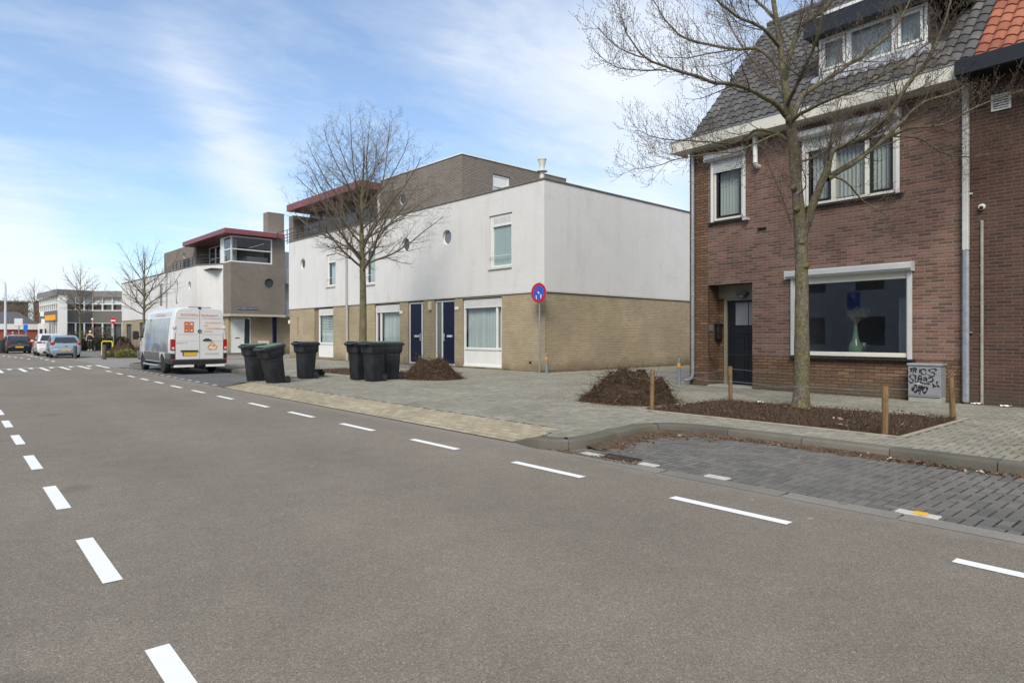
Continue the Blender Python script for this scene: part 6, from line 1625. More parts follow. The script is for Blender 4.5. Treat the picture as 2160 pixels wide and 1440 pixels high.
pB = at(27, 738, 66); person('person with grey hair and dark coat walking behind the black hatchback', (pB.x, pB.y, .0), 60, plain('hair_grey', (.45, .43, .41), .9), plain('coat_black', (.02, .02, .025), .9), MATS['coat_black'], MATS['trousers_navy'], M_cblack, pose='walk')

# parking sign on the near pavement (its reflection shows in the shop-size window)
wn_ = Matrix.Rotation(R_(-1.71), 3, 'Z') @ Vector((0, -1, 0)); wp_ = hM @ Vector((2.3, .05, 1.5))
dr_ = dirv(1802, 640); t0_ = (wp_ - Vector((0, 0, CAMH))).dot(wn_) / dr_.dot(wn_); hit_ = Vector((0, 0, CAMH)) + dr_ * t0_; rf_ = dr_ - 2 * dr_.dot(wn_) * wn_
k_ = (-5.6 - hit_.y) / rf_.y; sp_ = hit_ + rf_ * k_
PK = thing('parking_sign', 'blue parking sign on a pole across the street, mirrored in the big window', 'traffic sign', (sp_.x, sp_.y, .12), R_(180))
g = MB(); g.tube([(0, 0, 0), (0, 0, 3.6)], .035, 10); g.build('pole', M_galv, PK)
g = MB(); g.bbox(-.32, .32, -.06, -.04, 2.6, 3.55, .008); pn = g.build('panel', MATS['sign_blue'], PK)
g = MB(); g.text('P', .5, Tm(0, -.065, 3.3) @ FACE); g.build('lettering', M_white, pn)
g = MB(); g.bbox(-.32, .32, -.06, -.04, 2.25, 2.55, .008); g.build('arrow_plate', M_white, PK)
# ------------------------------------------------------------------ trees
M_bark = bark('bark_near', .75); M_twig = plain('twig_bark', (.115, .09, .066), .9, var=.35, scale=2); M_bark_far = plain('bark_green', (.15, .15, .085), .9, var=.35, scale=6)
M_twig_far = plain('twig_far', (.165, .138, .10), .9, var=.3, scale=1)
class Tree:
    def __init__(s, seed):
        s.r = random.Random(seed); s.tw = MB(); s.n = 0; s.q = 1
    def rv(s): return Vector((s.r.gauss(0, 1), s.r.gauss(0, 1), s.r.gauss(0, 1))).normalized()
    def shoot(s, p, d, L, r, lvl, maxl, up=.25, wob=.16, sides=None, dens=1.0, bud=True, mb=None, flat=1.):
        """grow one shoot that bends upwards, with side shoots, then its buds"""
        n = max(3, min(9, int(L / .12))) if lvl > 1 else max(5, min(14, int(L / .2)))
        pts = [p.copy()]; rad = [r]; dd = d.normalized(); step = L / n
        for i in range(n):
            k = (i + 1) / n
            dd = (dd + s.rv() * wob * .8 + Vector((0, 0, 1)) * up * (.35 + k)).normalized()
            pts.append(pts[-1] + dd * step * s.r.uniform(.85, 1.15)); rad.append(r * (1 - .78 * k))
        sd = sides or (6 if r > .03 else (5 if r > .012 else 3))
        (mb or s.tw).tube(pts, rad, sd, cap=False); s.n += 1
        if lvl < maxl:
            cnt = int((2.2 + L * (4.2 if lvl == 0 else 6.5 if lvl == 1 else 8)) * dens)
            ph = s.r.uniform(0, 6.28)
            for i in range(cnt):
                k = .12 + .86 * (i + s.r.random()) / cnt
                j = min(n - 1, int(k * n)); f = k * n - j
                q = pts[j].lerp(pts[j + 1], min(1, f)); t_ = (pts[j + 1] - pts[j]).normalized()
                ph += 2.4 + s.r.uniform(-.5, .5)
                a = t_.orthogonal().normalized(); b = t_.cross(a)
                o = a * math.cos(ph) + b * math.sin(ph)
                o.z *= .7; o.normalize()
                ang = s.r.uniform(.55, .95)
                nd = (t_ * math.cos(ang) + o * math.sin(ang)).normalized()
                l2 = L * (1 - .62 * k) * s.r.uniform(.32, .55)
                if lvl >= 1: l2 = min(l2, .75)
                l2 = max(l2, .13)
                rr2 = max(.0029 * s.q, (r * (1 - .78 * k)) * s.r.uniform(.42, .62))
                s.shoot(q, nd, l2, rr2, lvl + 1, maxl, up * 1.15, wob, None, dens, bud)
        elif bud:
            e = pts[-1]; t_ = (pts[-1] - pts[-2]).normalized()
            s.tw.tube([e, e + t_ * .012, e + t_ * .028], [.0035, .006, .001], 3, cap=False)
            q = pts[len(pts) // 2]; o = s.rv() * .5 + Vector((0, 0, .8)); o.normalize()
            s.tw.tube([q, q + o * .012, q + o * .025], [.003, .005, .001], 3, cap=False)

def finish_tree(name, label, T, trunk_mb, mt, mtw, loc=None, group='bare street trees'):
    root = thing(name, label, 'tree', loc or (0, 0, 0), 0, group)
    trunk_mb.build('trunk', mt, root, smooth=180, fixn=False); c = T.tw.build('crown', mtw, root, smooth=180, fixn=False)
    return root

# near tree: limbs follow the real branching; pixel positions give direction, dz the depth change
base = at(1690, 860, 11.52); TD = 11.52; ORG = Vector((base.x, base.y, .10))
T = Tree(21); tm = MB()
def P3(px, py, dd=0): return at(px, py, TD + dd) - ORG
tr = [(1690, 872, .20), (1690, 850, .165), (1691, 800, .15), (1691, 700, .140), (1691, 600, .132), (1690, 520, .128), (1688, 475, .135), (1684, 430, .118), (1679, 380, .108), (1674, 320, .102), (1668, 265, .098), (1660, 205, .080), (1652, 150, .068), (1645, 90, .058), (1637, 40, .050), (1630, -10, .044), (1622, -80, .036), (1615, -150, .028), (1606, -230, .02), (1600, -300, .012)]
def smoothline(pts, m=3):
    out = []
    for i in range(len(pts) - 1):
        p0 = pts[max(0, i - 1)]; p1 = pts[i]; p2 = pts[i + 1]; p3 = pts[min(len(pts) - 1, i + 2)]
        for k in range(m):
            t_ = k / m; out.append(tuple(.5 * ((2 * b) + (-a + c) * t_ + (2 * a - 5 * b + 4 * c - d) * t_ ** 2 + (-a + 3 * b - 3 * c + d) * t_ ** 3) for a, b, c, d in zip(p0, p1, p2, p3)))
    out.append(tuple(pts[-1])); return out
sm = smoothline(tr, 4)
rg = random.Random(77)
# trunk with knots and root flare
n = 18; rings = []
for px, py, r in [(a, b, c * .86) for a, b, c in sm]:
    c = P3(px, py); ring = []
    for k in range(n):
        a = 2 * math.pi * k / n
        f = 1 + .05 * mnoise.noise(Vector((math.cos(a) * 1.6, math.sin(a) * 1.6, c.z * 2.2))) * 2 + .05 * mnoise.noise(Vector((math.cos(a) * 5, math.sin(a) * 5, c.z * 9)))
        if c.z < .25: f += (.25 - c.z) * .9 * (.5 + .5 * math.sin(a * 5 + 1))
        ring.append((c.x + r * f * math.cos(a), c.y + r * f * math.sin(a), c.z))
    rings.append(ring)
tm.loft(rings, cap=False)
for px, py, sx_ in ((1672, 395, -1), (1690, 510, 1), (1698, 560, -1), (1680, 440, 1), (1662, 250, -1)):
    c = P3(px, py, -.10); tm.lathe([(.06, -.05), (.055, .0), (.03, .025), (.0, .02)], 10, Tm(*c) @ Rx(80) @ Ry(10 * sx_))
limbs = [  # (px, py, ddepth, radius)
    [(1692, 500, 0, .085), (1708, 455, -.1, .075), (1725, 405, -.25, .066), (1742, 365, -.35, .06), (1752, 325, -.4, .055), (1766, 312, -.4, .05), (1800, 298, -.5, .046), (1830, 286, -.6, .042), (1862, 262, -.75, .04), (1893, 215, -.9, .036), (1925, 165, -1., .032), (1955, 130, -1.1, .028), (1975, 90, -1.2, .022), (1998, 30, -1.3, .016), (2020, -60, -1.4, .01)],
    [(1746, 378, -.35, .05), (1770, 362, -.2, .045), (1800, 345, 0, .042), (1840, 315, .1, .038), (1868, 292, .15, .034), (1905, 255, .2, .03), (1950, 215, .3, .026), (2000, 200, .35, .02), (2060, 170, .4, .016), (2150, 135, .5, .01)],
    [(1868, 292, .15, .024), (1920, 270, .1, .022), (1990, 262, 0, .018), (2060, 225, -.1, .015), (2130, 200, -.15, .012), (2220, 170, -.2, .008)],
    [(1880, 288, .15, .018), (1940, 292, .1, .015), (2010, 330, .1, .012), (2100, 322, .1, .008)],
    [(1752, 325, -.4, .026), (1755, 290, -.5, .02), (1762, 262, -.5, .016), (1770, 235, -.6, .010)],
    [(1760, 372, -.3, .020), (1785, 385, -.4, .017), (1812, 415, -.45, .014), (1845, 440, -.5, .011), (1872, 458, -.5, .008), (1880, 500, -.5, .004)],
    [(1674, 250, 0, .055), (1690, 205, .2, .048), (1712, 188, .3, .044), (1745, 168, .4, .040), (1785, 140, .5, .035), (1830, 110, .6, .030), (1870, 78, .7, .024), (1900, 40, .8, .018), (1930, -20, .9, .012)],
    [(1655, 175, 0, .045), (1663, 130, -.2, .042), (1678, 80, -.3, .040), (1690, 52, -.35, .038), (1715, 38, -.4, .034), (1738, 20, -.5, .03), (1752, -5, -.5, .024), (1770, -70, -.6, .016), (1785, -140, -.6, .010)],
    [(1690, 52, -.35, .026), (1700, 40, -.4, .02), (1712, 10, -.4, .018), (1714, -30, -.4, .014), (1720, -100, -.4, .008)],
    [(1662, 250, 0, .050), (1640, 222, -.2, .045), (1610, 205, -.35, .040), (1578, 188, -.5, .036), (1545, 178, -.6, .033), (1510, 175, -.7, .030), (1475, 163, -.8, .026), (1440, 153, -.9, .024), (1400, 140, -1, .020), (1362, 122, -1.1, .016), (1335, 90, -1.15, .013), (1318, 60, -1.2, .010), (1306, 20, -1.2, .006)],
    [(1362, 122, -1.1, .012), (1320, 110, -1.2, .010), (1288, 88, -1.25, .008), (1262, 60, -1.3, .005)],
    [(1405, 148, -1.0, .012), (1340, 148, -1.0, .010), (1290, 138, -1.05, .007), (1255, 108, -1.1, .004)],
    [(1650, 150, 0, .040), (1620, 118, .2, .034), (1595, 102, .3, .030), (1560, 104, .4, .027), (1520, 100, .5, .024), (1485, 92, .6, .022), (1440, 78, .7, .019), (1415, 55, .8, .015), (1395, 30, .8, .012), (1378, 0, .9, .008)],
    [(1545, 105, .4, .014), (1500, 112, .6, .012), (1450, 122, .8, .009), (1405, 122, .9, .005)],
    [(1672, 305, 0, .042), (1655, 292, .1, .036), (1630, 278, .15, .03), (1596, 274, .2, .026), (1578, 284, .25, .022), (1545, 302, .3, .019), (1500, 300, .4, .016), (1450, 297, .4, .013), (1400, 294, .5, .010), (1360, 282, .5, .006), (1335, 262, .5, .004)],
    [(1640, 283, .1, .022), (1600, 300, -.1, .019), (1550, 320, -.3, .016), (1490, 325, -.4, .013), (1430, 336, -.5, .010), (1380, 352, -.5, .007), (1330, 358, -.5, .004)],
    [(1646, 100, 0, .034), (1615, 66, -.3, .030), (1590, 50, -.4, .026), (1555, 35, -.5, .022), (1520, 8, -.6, .018), (1490, -30, -.7, .012), (1470, -90, -.8, .008)],
    [(1637, 45, 0, .03), (1600, 5, .4, .024), (1560, -30, .6, .018), (1520, -90, .8, .010)],
    [(1680, 345, 0, .022), (1720, 330, .5, .018), (1760, 300, .9, .014), (1800, 260, 1.2, .008)],
    [(1684, 410, -.1, .012), (1700, 390, -.5, .010), (1690, 350, -1.0, .007), (1665, 330, -1.4, .004)],
    [(1670, 480, -.12, .012), (1655, 430, -.3, .010), (1630, 370, -.5, .008), (1615, 330, -.6, .005)],
    [(1660, 220, -.05, .036), (1690, 160, -.8, .03), (1720, 90, -1.3, .022), (1740, 0, -1.6, .014), (1750, -90, -1.8, .008)],
    [(1665, 260, 0, .036), (1690, 240, -.7, .03), (1740, 215, -1.2, .025), (1800, 190, -1.6, .02), (1880, 150, -2., .014), (1960, 90, -2.2, .008)],
    [(1660, 215, 0, .036), (1640, 180, 1.0, .03), (1600, 140, 1.7, .024), (1560, 90, 2.2, .016), (1530, 30, 2.5, .01)],
]
for L_i, lm in enumerate(limbs):
    sl = smoothline(lm, 3); pts = [P3(a, b, c) for a, b, c, r in sl]; rad = [r for *_, r in sl]
    pts = [p + T.rv() * .008 for p in pts]
    tm.tube(pts, rad, 9 if rad[0] > .03 else 6, cap=False)
    # side shoots from the limb
    Ls = [0]
    for a, b in zip(pts, pts[1:]): Ls.append(Ls[-1] + (b - a).length)
    tot = Ls[-1]; s_ = tot * .22; ph = T.r.uniform(0, 6)
    while s_ < tot:
        j = max(i for i in range(len(Ls)) if Ls[i] <= s_); j = min(j, len(pts) - 2); f = (s_ - Ls[j]) / max(1e-6, Ls[j + 1] - Ls[j])
        q = pts[j].lerp(pts[j + 1], f); t_ = (pts[j + 1] - pts[j]).normalized(); r_ = rad[j]
        ph += 2.4 + T.r.uniform(-.6, .6)
        a = t_.orthogonal().normalized(); b = t_.cross(a); o = a * math.cos(ph) + b * math.sin(ph); o.z = o.z * .8 + .05; o.normalize()
        ang = T.r.uniform(.5, .95); nd = t_ * math.cos(ang) + o * math.sin(ang)
        k = s_ / tot
        l2 = T.r.uniform(.40, 1.2) * (1.15 - .55 * k) * (1 if tot > 1.5 else .6)
        T.shoot(q, nd, l2, max(.0045, r_ * T.r.uniform(.25, .42)), 1, 3, up=.16, wob=.22, dens=.9)
        s_ += T.r.uniform(.06, .11)
    T.shoot(pts[-1], pts[-1] - pts[-2], .35, rad[-1], 1, 3, up=.15, dens=.8)
finish_tree('bare_tree', 'large bare tree with mossy trunk standing in the soil bed before the brick house', T, tm, M_bark, M_twig, tuple(ORG))

def street_tree(label, loc, h, fork, spread, r0, seed, dens, nl, maxl=3, mt=None, mtw=None, lean=0, twr=1., el=(.5, .95), upb=.05):
    T = Tree(seed); g = MB(); rg = T.r; T.q = 1.05
    pts = []; rad = []; n = 26
    for i in range(n + 1):
        k = i / n; z = h * .93 * k
        pts.append(Vector((.05 * math.sin(z * 1.1 + seed) * k + lean * k * k, .05 * math.cos(z * .9 + seed) * k, z)))
        rad.append(max(.006, r0 * (1.15 - .15 * min(1, k * 8)) * (1 if z < fork else 1) * (1 - .3 * min(1, z / fork)) * (1 if z < fork else max(.04, (1 - (z - fork) / (h * .93 - fork))) ** .9)))
    g.tube(pts, rad, 12, cap=False)
    ph = rg.uniform(0, 6)
    for i in range(nl):
        k = i / (nl - 1); z = fork + (h * .93 - fork) * (k ** 1.25) * .9
        j = min(n - 1, int(z / (h * .93) * n)); f = z / (h * .93) * n - j; q = pts[j].lerp(pts[j + 1], f); r_ = rad[j]
        ph += 2.4 + rg.uniform(-.3, .3)
        e = el[0] + (el[1] - el[0]) * k + rg.uniform(-.1, .1)
        d = Vector((math.cos(ph) * math.cos(e), math.sin(ph) * math.cos(e), math.sin(e)))
        # crown outline: widest about a third of the way up
        wdt = spread * (math.sin(math.pi * min(1, (k * .78 + .30))) ** .7) 
        L = max(.6, 1.3 * wdt * rg.uniform(.85, 1.1) / max(.45, math.cos(e)) * (1 - .35 * k))
        T.shoot(q, d, L, min(r_ * .62, r0 * .40) * twr, 0, maxl, up=upb, wob=.13, dens=dens, bud=maxl >= 3)
    return finish_tree('bare_tree', label, T, g, mt or M_bark_far, mtw or M_twig_far, loc)
tp = at(765, 783, 23.3)
street_tree('medium bare tree behind the three bins before the white terrace', (tp.x, tp.y, .1), 9.1, 3.6, 2.75, .15, 5, .82, 34, 3, plain('bark_olive', (.16, .145, .075), .9, var=.4, scale=5, bump=.01), el=(.38, 1.15), upb=.035, twr=.72)
tp = at(304, 740, 47)
street_tree('bare tree rising behind the white delivery van', (tp.x, tp.y, .05), 8.6, 2.9, 2.6, .12, 8, .85, 24, 2, el=(.35, 1.1), upb=.04)
tp = at(169, 738, 60)
street_tree('bare tree behind the light blue hatchback', (tp.x, tp.y, .0), 8.9, 3.3, 2.3, .11, 12, 1.0, 24, 2, el=(.4, 1.1), upb=.04)
tp = at(73, 735, 85)
street_tree('small far bare tree above the low hall, left of the office building', (tp.x, tp.y, .0), 9.8, 3.6, 2.2, .11, 15, 1.0, 22, 2, el=(.4, 1.1))
tp = at(8, 735, 88)
street_tree('far bare tree at the left edge behind the street lamp', (tp.x, tp.y, .0), 7.8, 3.0, 2.6, .11, 19, .9, 18, 2)

# ------------------------------------------------------------------ heaps of dug-up roots
def heap(label, loc, rx, ry, h, seed, ntw):
    o = thing('root_heap', label, 'heap', loc, 0, 'heaps of dug-up roots and soil')
    rg = random.Random(seed); N = 72; vs = []; fs = []
    hf = lambda x, y: 0
    def height(x, y):
        d = math.hypot(x / rx, y / ry); d += .22 * mnoise.noise(Vector((x * 1.7 + seed, y * 1.7, 3)))
        e = max(0, 1 - d); b = h * (min(1, e * 1.7) ** .95) * (1 + .95 * mnoise.noise(Vector((x * 2.6 + seed, y * 2.6, seed))))
        return b + (.16 * abs(mnoise.fractal(Vector((x * 6, y * 6, seed)), .7, 2.2, 6)) + .03 * mnoise.noise(Vector((x * 25, y * 25, 1)))) * min(1, e * 4)
    for j in range(N + 1):
        for i in range(N + 1):
            x = (i / N * 2 - 1) * rx * 1.15; y = (j / N * 2 - 1) * ry * 1.15; vs.append((x, y, height(x, y) - .012))
    for j in range(N):
        for i in range(N):
            a = j * (N + 1) + i
            if max(vs[a][2], vs[a + 1][2], vs[a + N + 1][2], vs[a + N + 2][2]) > -.005: fs.append((a, a + 1, a + N + 2, a + N + 1))
    g = MB(); g.add(vs, fs); g.build('soil_mound', soil('heap_soil', (.022, .014, .009), (.07, .045, .03)) if 'heap_soil' not in bpy.data.materials else bpy.data.materials['heap_soil'], o, smooth=180, fixn=False)
    g = MB()
    for k in range(ntw):
        a = rg.uniform(0, 6.28); q = math.sqrt(rg.random()) * 1.0; x, y = math.cos(a) * rx * q, math.sin(a) * ry * q
        p = Vector((x, y, height(x, y) + .0)); d = Vector((rg.gauss(0, 1), rg.gauss(0, 1), rg.uniform(-.3, .35))); d.normalize()
        L = rg.uniform(.06, .26) if rg.random() < .93 else rg.uniform(.3, .55); r_ = rg.uniform(.0018, .005) if L < .3 else rg.uniform(.004, .009)
        pts = [p]; m = 5
        for i in range(m):
            d = (d + Vector((rg.gauss(0, 1), rg.gauss(0, 1), rg.gauss(0, .8))) * .38).normalized(); pts.append(pts[-1] + d * L / m)
        g.tube(pts, [r_ * (1 - .7 * i / m) for i in range(m + 1)], 3, cap=False)
        if rg.random() < .4: g.tube([pts[2], pts[2] + T.rv() * .05, pts[2] + T.rv() * .09], [r_ * .6, r_ * .4, .001], 3, cap=False)
    for k in range(1500):
        a = rg.uniform(0, 6.28); q = rg.random() ** .6 * 1.2; x, y = math.cos(a) * rx * q, math.sin(a) * ry * q; s = rg.uniform(.004, .018); z = max(0, height(x, y))
        vs = [Vector(v) * s * rg.uniform(.6, 1.3) + Vector((x, y, z)) for v in ((1, 0, 0), (-1, .1, 0), (0, 1, 0), (.1, -1, 0), (0, 0, .8), (0, 0, -.8))]
        g.add(vs, [(0, 2, 4), (2, 1, 4), (1, 3, 4), (3, 0, 4), (2, 0, 5), (1, 2, 5), (3, 1, 5), (0, 3, 5)])
    t = NT('roots_' + str(seed)); gg = t.N('NewGeometry')
    t.base(t.ramp(gg.outputs['Random Per Island'], [(0, (.025, .016, .010)), (.55, (.065, .043, .028)), (.88, (.13, .09, .055)), (1, (.30, .23, .15))])); t.set(Roughness=.95); t.b.inputs['Specular IOR Level'].default_value = .1
    g.build('roots', t.m, o, fixn=False)
    return o
hp = at(1308, 850, 12.9)
heap('big heap of dug-up roots and soil beside the pale wooden stake', (-8.12, 10.1, .122), .98, .88, .44, 3, 2400)
heap('dark root heap beside the right bin before the blue doors', (-16.3, 11.0, .122), 1.0, .85, .40, 9, 1900)
heap('low soil heap with shrubs in front of the delivery van', tuple(at(262, 748, 43).xy) + (.0,), 2.0, 1.2, .65, 14, 300)

# ------------------------------------------------------------------ plants, weeds, litter (uncountable)
def blades(mb, n, fn, h0, h1, rg, w_=.004, spread=.6):
    for k in range(n):
        x, y, z = fn(); h = rg.uniform(h0, h1); a = rg.uniform(0, 6.28); dx, dy = math.cos(a) * h * spread * rg.random(), math.sin(a) * h * spread * rg.random()
        px_, py_ = -math.sin(a) * w_, math.cos(a) * w_
        mb.add([(x - px_, y - py_, z), (x + px_, y + py_, z), (x + dx * .5 + px_ * .7, y + dy * .5 + py_ * .7, z + h * .6), (x + dx * .5 - px_ * .7, y + dy * .5 - py_ * .7, z + h * .6), (x + dx, y + dy, z + h)], [(0, 1, 2, 3), (3, 2, 4)])
def island_mat(name, stops, rough=.9, trans=0):
    t = NT(name); gg = t.N('NewGeometry'); t.base(t.ramp(gg.outputs['Random Per Island'], stops)); t.set(Roughness=rough); t.b.inputs['Specular IOR Level'].default_value = .2; return t.m
M_weed = island_mat('weed_green', [(0, (.045, .075, .02)), (.5, (.09, .12, .03)), (1, (.19, .17, .07))])
rg = random.Random(31)
wbM = Matrix.Translation((-16.45, 15.79, 0)) @ Matrix.Rotation(R_(1.62), 4, 'Z')
g = MB()
def clump(m, s0, s1, off, lo=.0, along='x'):
    def f():
        while True:
            s = rg.uniform(s0, s1)
            if mnoise.noise(Vector((s * 1.6, off * 9, 3))) > lo or rg.random() < .05: break
        o = off - abs(rg.gauss(0, .035))
        p = m @ (Vector((s, o, .123)) if along == 'x' else Vector((-o, s, .123)))
        return p.x, p.y, .122
    return f
blades(g, 900, clump(wbM, -5, 0, .04), .02, .07, rg)
blades(g, 350, clump(wbM, -20, -8, .04, .15), .02, .06, rg)
blades(g, 1300, clump(wbM, 0, 11, 0, .02, 'y'), .02, .09, rg)
blades(g, 900, clump(hM, 0, 4.3, -.01, .0), .015, .05, rg)
blades(g, 500, clump(hM, 3.9, 9, -.01, -.1), .015, .05, rg)
blades(g, 160, clump(hM, -1.8, -1.3, -.01, -.5), .02, .06, rg)
tag(g.build('wall_weeds', M_weed, None, fixn=False), 'thin weeds and moss growing along the foot of the walls', 'weeds', kind='stuff')
# dirt drifts at the wall foot: real low banks of soil
g = MB()
def drift(mb, m, s0, s1, off, wd, hh, along='x', seed=0):
    n = int((s1 - s0) / .08); vs = []
    for i in range(n + 1):
        s = s0 + (s1 - s0) * i / n; w_ = wd * (.45 + .9 * abs(mnoise.noise(Vector((s * 1.3, seed, 0))) * 1.6)); h_ = hh * (.4 + abs(mnoise.noise(Vector((s * 2.7, seed, 5)))) * 1.6)
        for o, z in ((off, h_), (off - w_ * .4, h_ * .5), (off - w_, -.006)):
            vs.append(m @ (Vector((s, o, .124 + z)) if along == 'x' else Vector((-o, s, .124 + z))))
    fs = []
    for i in range(n): a = 3 * i; fs += [(a, a + 1, a + 4, a + 3), (a + 1, a + 2, a + 5, a + 4)]
    mb.add(vs, fs)
drift(g, wbM, -5.2, 0.05, .05, .16, .016, seed=1); drift(g, wbM, -21, -8.7, .05, .12, .012, seed=2); drift(g, wbM, 0, 11.5, -.0, .42, .05, 'y', 3); drift(g, hM, -.05, 4.3, 0, .14, .014, seed=4); drift(g, hM, 4.3, 11, 0, .18, .018, seed=5)
tag(g.build('wall_dirt', M_soil_dry, None, smooth=60, fixn=False), 'dry dirt gathered along the foot of the walls', 'dirt', kind='stuff')
# leaf litter in the bay, on the beds and round the heaps
M_leaf = island_mat('dry_leaves', [(0, (.05, .03, .018)), (.4, (.13, .075, .042)), (.75, (.24, .15, .09)), (.95, (.34, .24, .16)), (1, (.5, .45, .38))])
g = MB()
def leaf(mb, x, y, z, s, rg):
    M = Tm(x, y, z) @ Matrix.Rotation(rg.uniform(0, 6.28), 4, 'Z') @ Matrix.Rotation(rg.gauss(0, .5), 4, 'X') @ Matrix.Rotation(rg.gauss(0, .4), 4, 'Y')
    c = rg.uniform(.1, .5) * s
    mb.add([(-s, 0, 0), (-.2 * s, -.45 * s, c * .4), (s, 0, 0), (-.2 * s, .45 * s, c * .4), (0, 0, -.05 * s)], [(0, 1, 4), (1, 2, 4), (2, 3, 4), (3, 0, 4)], M)
kl = resample(K1[5:], .02)
for k in range(5200):
    i = rg.randrange(len(kl)); p = kl[i]; a = kl[max(0, i - 1)]; b = kl[min(len(kl) - 1, i + 1)]; t_ = (b - a).normalized(); nn = Vector((t_.y, -t_.x))
    corner = 1 if i < 140 else .38
    d = .012 + abs(rg.gauss(0, .16 * corner)) + (.25 * rg.random() ** 2 if corner == 1 else 0)
    if p.x > -.2 and rg.random() < .6: continue
    q = p + nn * d; 
    if q.y < 5.66: continue
    leaf(g, q.x, q.y, .014 + .035 * math.exp(-d * 9) * rg.random(), rg.uniform(.006, .02) if rg.random() < .93 else rg.uniform(.02, .045), rg)
for k in range(900):
    x = rg.uniform(-5.9, -4.4); y = 5.55 + abs(rg.gauss(0, .09)); leaf(g, x, y, .015, rg.uniform(.005, .014), rg)
for k in range(500): leaf(g, rg.uniform(BED[0], BED[1]), rg.uniform(BED[2], BED[3]), .175 + rg.uniform(-.01, .02), rg.uniform(.006, .018) if rg.random() < .93 else rg.uniform(.03, .05), rg)
for k in range(900):
    a = rg.uniform(0, 6.28); q = 1 + abs(rg.gauss(0, .22)); leaf(g, -8.35 + math.cos(a) * 1.15 * q, 10.15 + math.sin(a) * .98 * q, .128, rg.uniform(.004, .014), rg)
for k in range(260): leaf(g, rg.uniform(-17, 2), rg.uniform(6.5, 14), .128, rg.uniform(.004, .010), rg)
tag(g.build('leaf_litter', M_leaf, None, fixn=False), 'brown dry leaves and crumbs of soil along the kerb, bed and heap', 'leaf litter', kind='stuff')
g = MB()   # damp soil bank under the leaves in the bay corner
vs = []; fs = []; cnt = 0
pk = resample(K1[5:17], .06)
for i, p in enumerate(pk):
    a = pk[max(0, i - 1)]; b = pk[min(len(pk) - 1, i + 1)]; t_ = (b - a).normalized(); nn = Vector((t_.y, -t_.x))
    w_ = (.34 if p.y < 7.95 and p.x < -5.1 else .16) * (.6 + .9 * abs(mnoise.noise(Vector((p.x * 3, p.y * 3, 0))) * 1.5))
    for f, z in ((0.01, .055), (.4, .022), (1, .004)): q = p + nn * w_ * f; vs.append((q.x, max(q.y, 5.6), z))
for i in range(len(pk) - 1): a = 3 * i; fs += [(a, a + 1, a + 4, a + 3), (a + 1, a + 2, a + 5, a + 4)]
g.add(vs, fs); tag(g.build('gutter_dirt', M_soil_dry, None, smooth=60, fixn=False), 'bank of dirt against the kerb of the parking bay', 'dirt', kind='stuff')
# grass blades and dead stalks on the bed
g = MB(); blades(g, 5200, lambda: (rg.uniform(BED[0] + .05, BED[1] - .05), rg.uniform(BED[2] + .05, BED[3] - .05), .125), .025, .085, rg, .0022, 1.2)
blades(g, 900, lambda: (rg.uniform(BED2[0], BED2[1]), rg.uniform(BED2[2], BED2[3]), .13), .03, .10, rg, .004, 1.)
M_dead = island_mat('dead_stalks', [(0, (.05, .034, .022)), (.6, (.12, .085, .055)), (1, (.22, .17, .12))])
tag(g.build('bed_stubble', M_dead, None, fixn=False), 'short dead stalks bristling from the soil of the beds', 'stubble', kind='stuff')
# clods
g = MB()
for k in range(4200):
    b = BED if k % 4 else BED2; x = rg.uniform(b[0] + .03, b[1] - .03); y = rg.uniform(b[2] + .03, b[3] - .03); s = rg.uniform(.004, .014)
    vs = [Vector(v) * s + Vector((x, y, .146 + s * .3)) for v in ((1, 0, 0), (-1, .1, 0), (0, 1, 0), (.1, -1, 0), (0, 0, .8), (0, 0, -.8))]
    vs = [v + Vector((rg.uniform(-.3, .3), rg.uniform(-.3, .3), rg.uniform(-.3, .3))) * s for v in vs]
    g.add(vs, [(0, 2, 4), (2, 1, 4), (1, 3, 4), (3, 0, 4), (2, 0, 5), (1, 2, 5), (3, 1, 5), (0, 3, 5)])
tag(g.build('soil_clods', M_soil, None, fixn=False), 'loose clods of dark soil in the beds', 'clods', kind='stuff')
# scraps
scr = [((-2.98, 14.30), .05, 'crumpled white paper scrap beside the square downpipe'), ((-3.45, 14.42), .045, 'small violet and white wrapper behind the stake by the cabinet'), ((-6.05, 11.35), .035, 'tiny white scrap on the soil left of the tree trunk')]
for i, (p, s, lb) in enumerate(scr):
    g = MB(); rr__ = random.Random(50 + i); N = 5; vs = [((a / N - .5) * 2 * s * 1.6, (b / N - .5) * 2 * s, rr__.uniform(0, s * .7)) for b in range(N + 1) for a in range(N + 1)]
    g.add(vs, [(b * (N + 1) + a, b * (N + 1) + a + 1, (b + 1) * (N + 1) + a + 1, (b + 1) * (N + 1) + a) for a in range(N) for b in range(N)])
    tag(g.build('paper_scrap', M_white, None, loc=(p[0], p[1], .13 if i < 2 else .17), fixn=False), lb, 'litter')
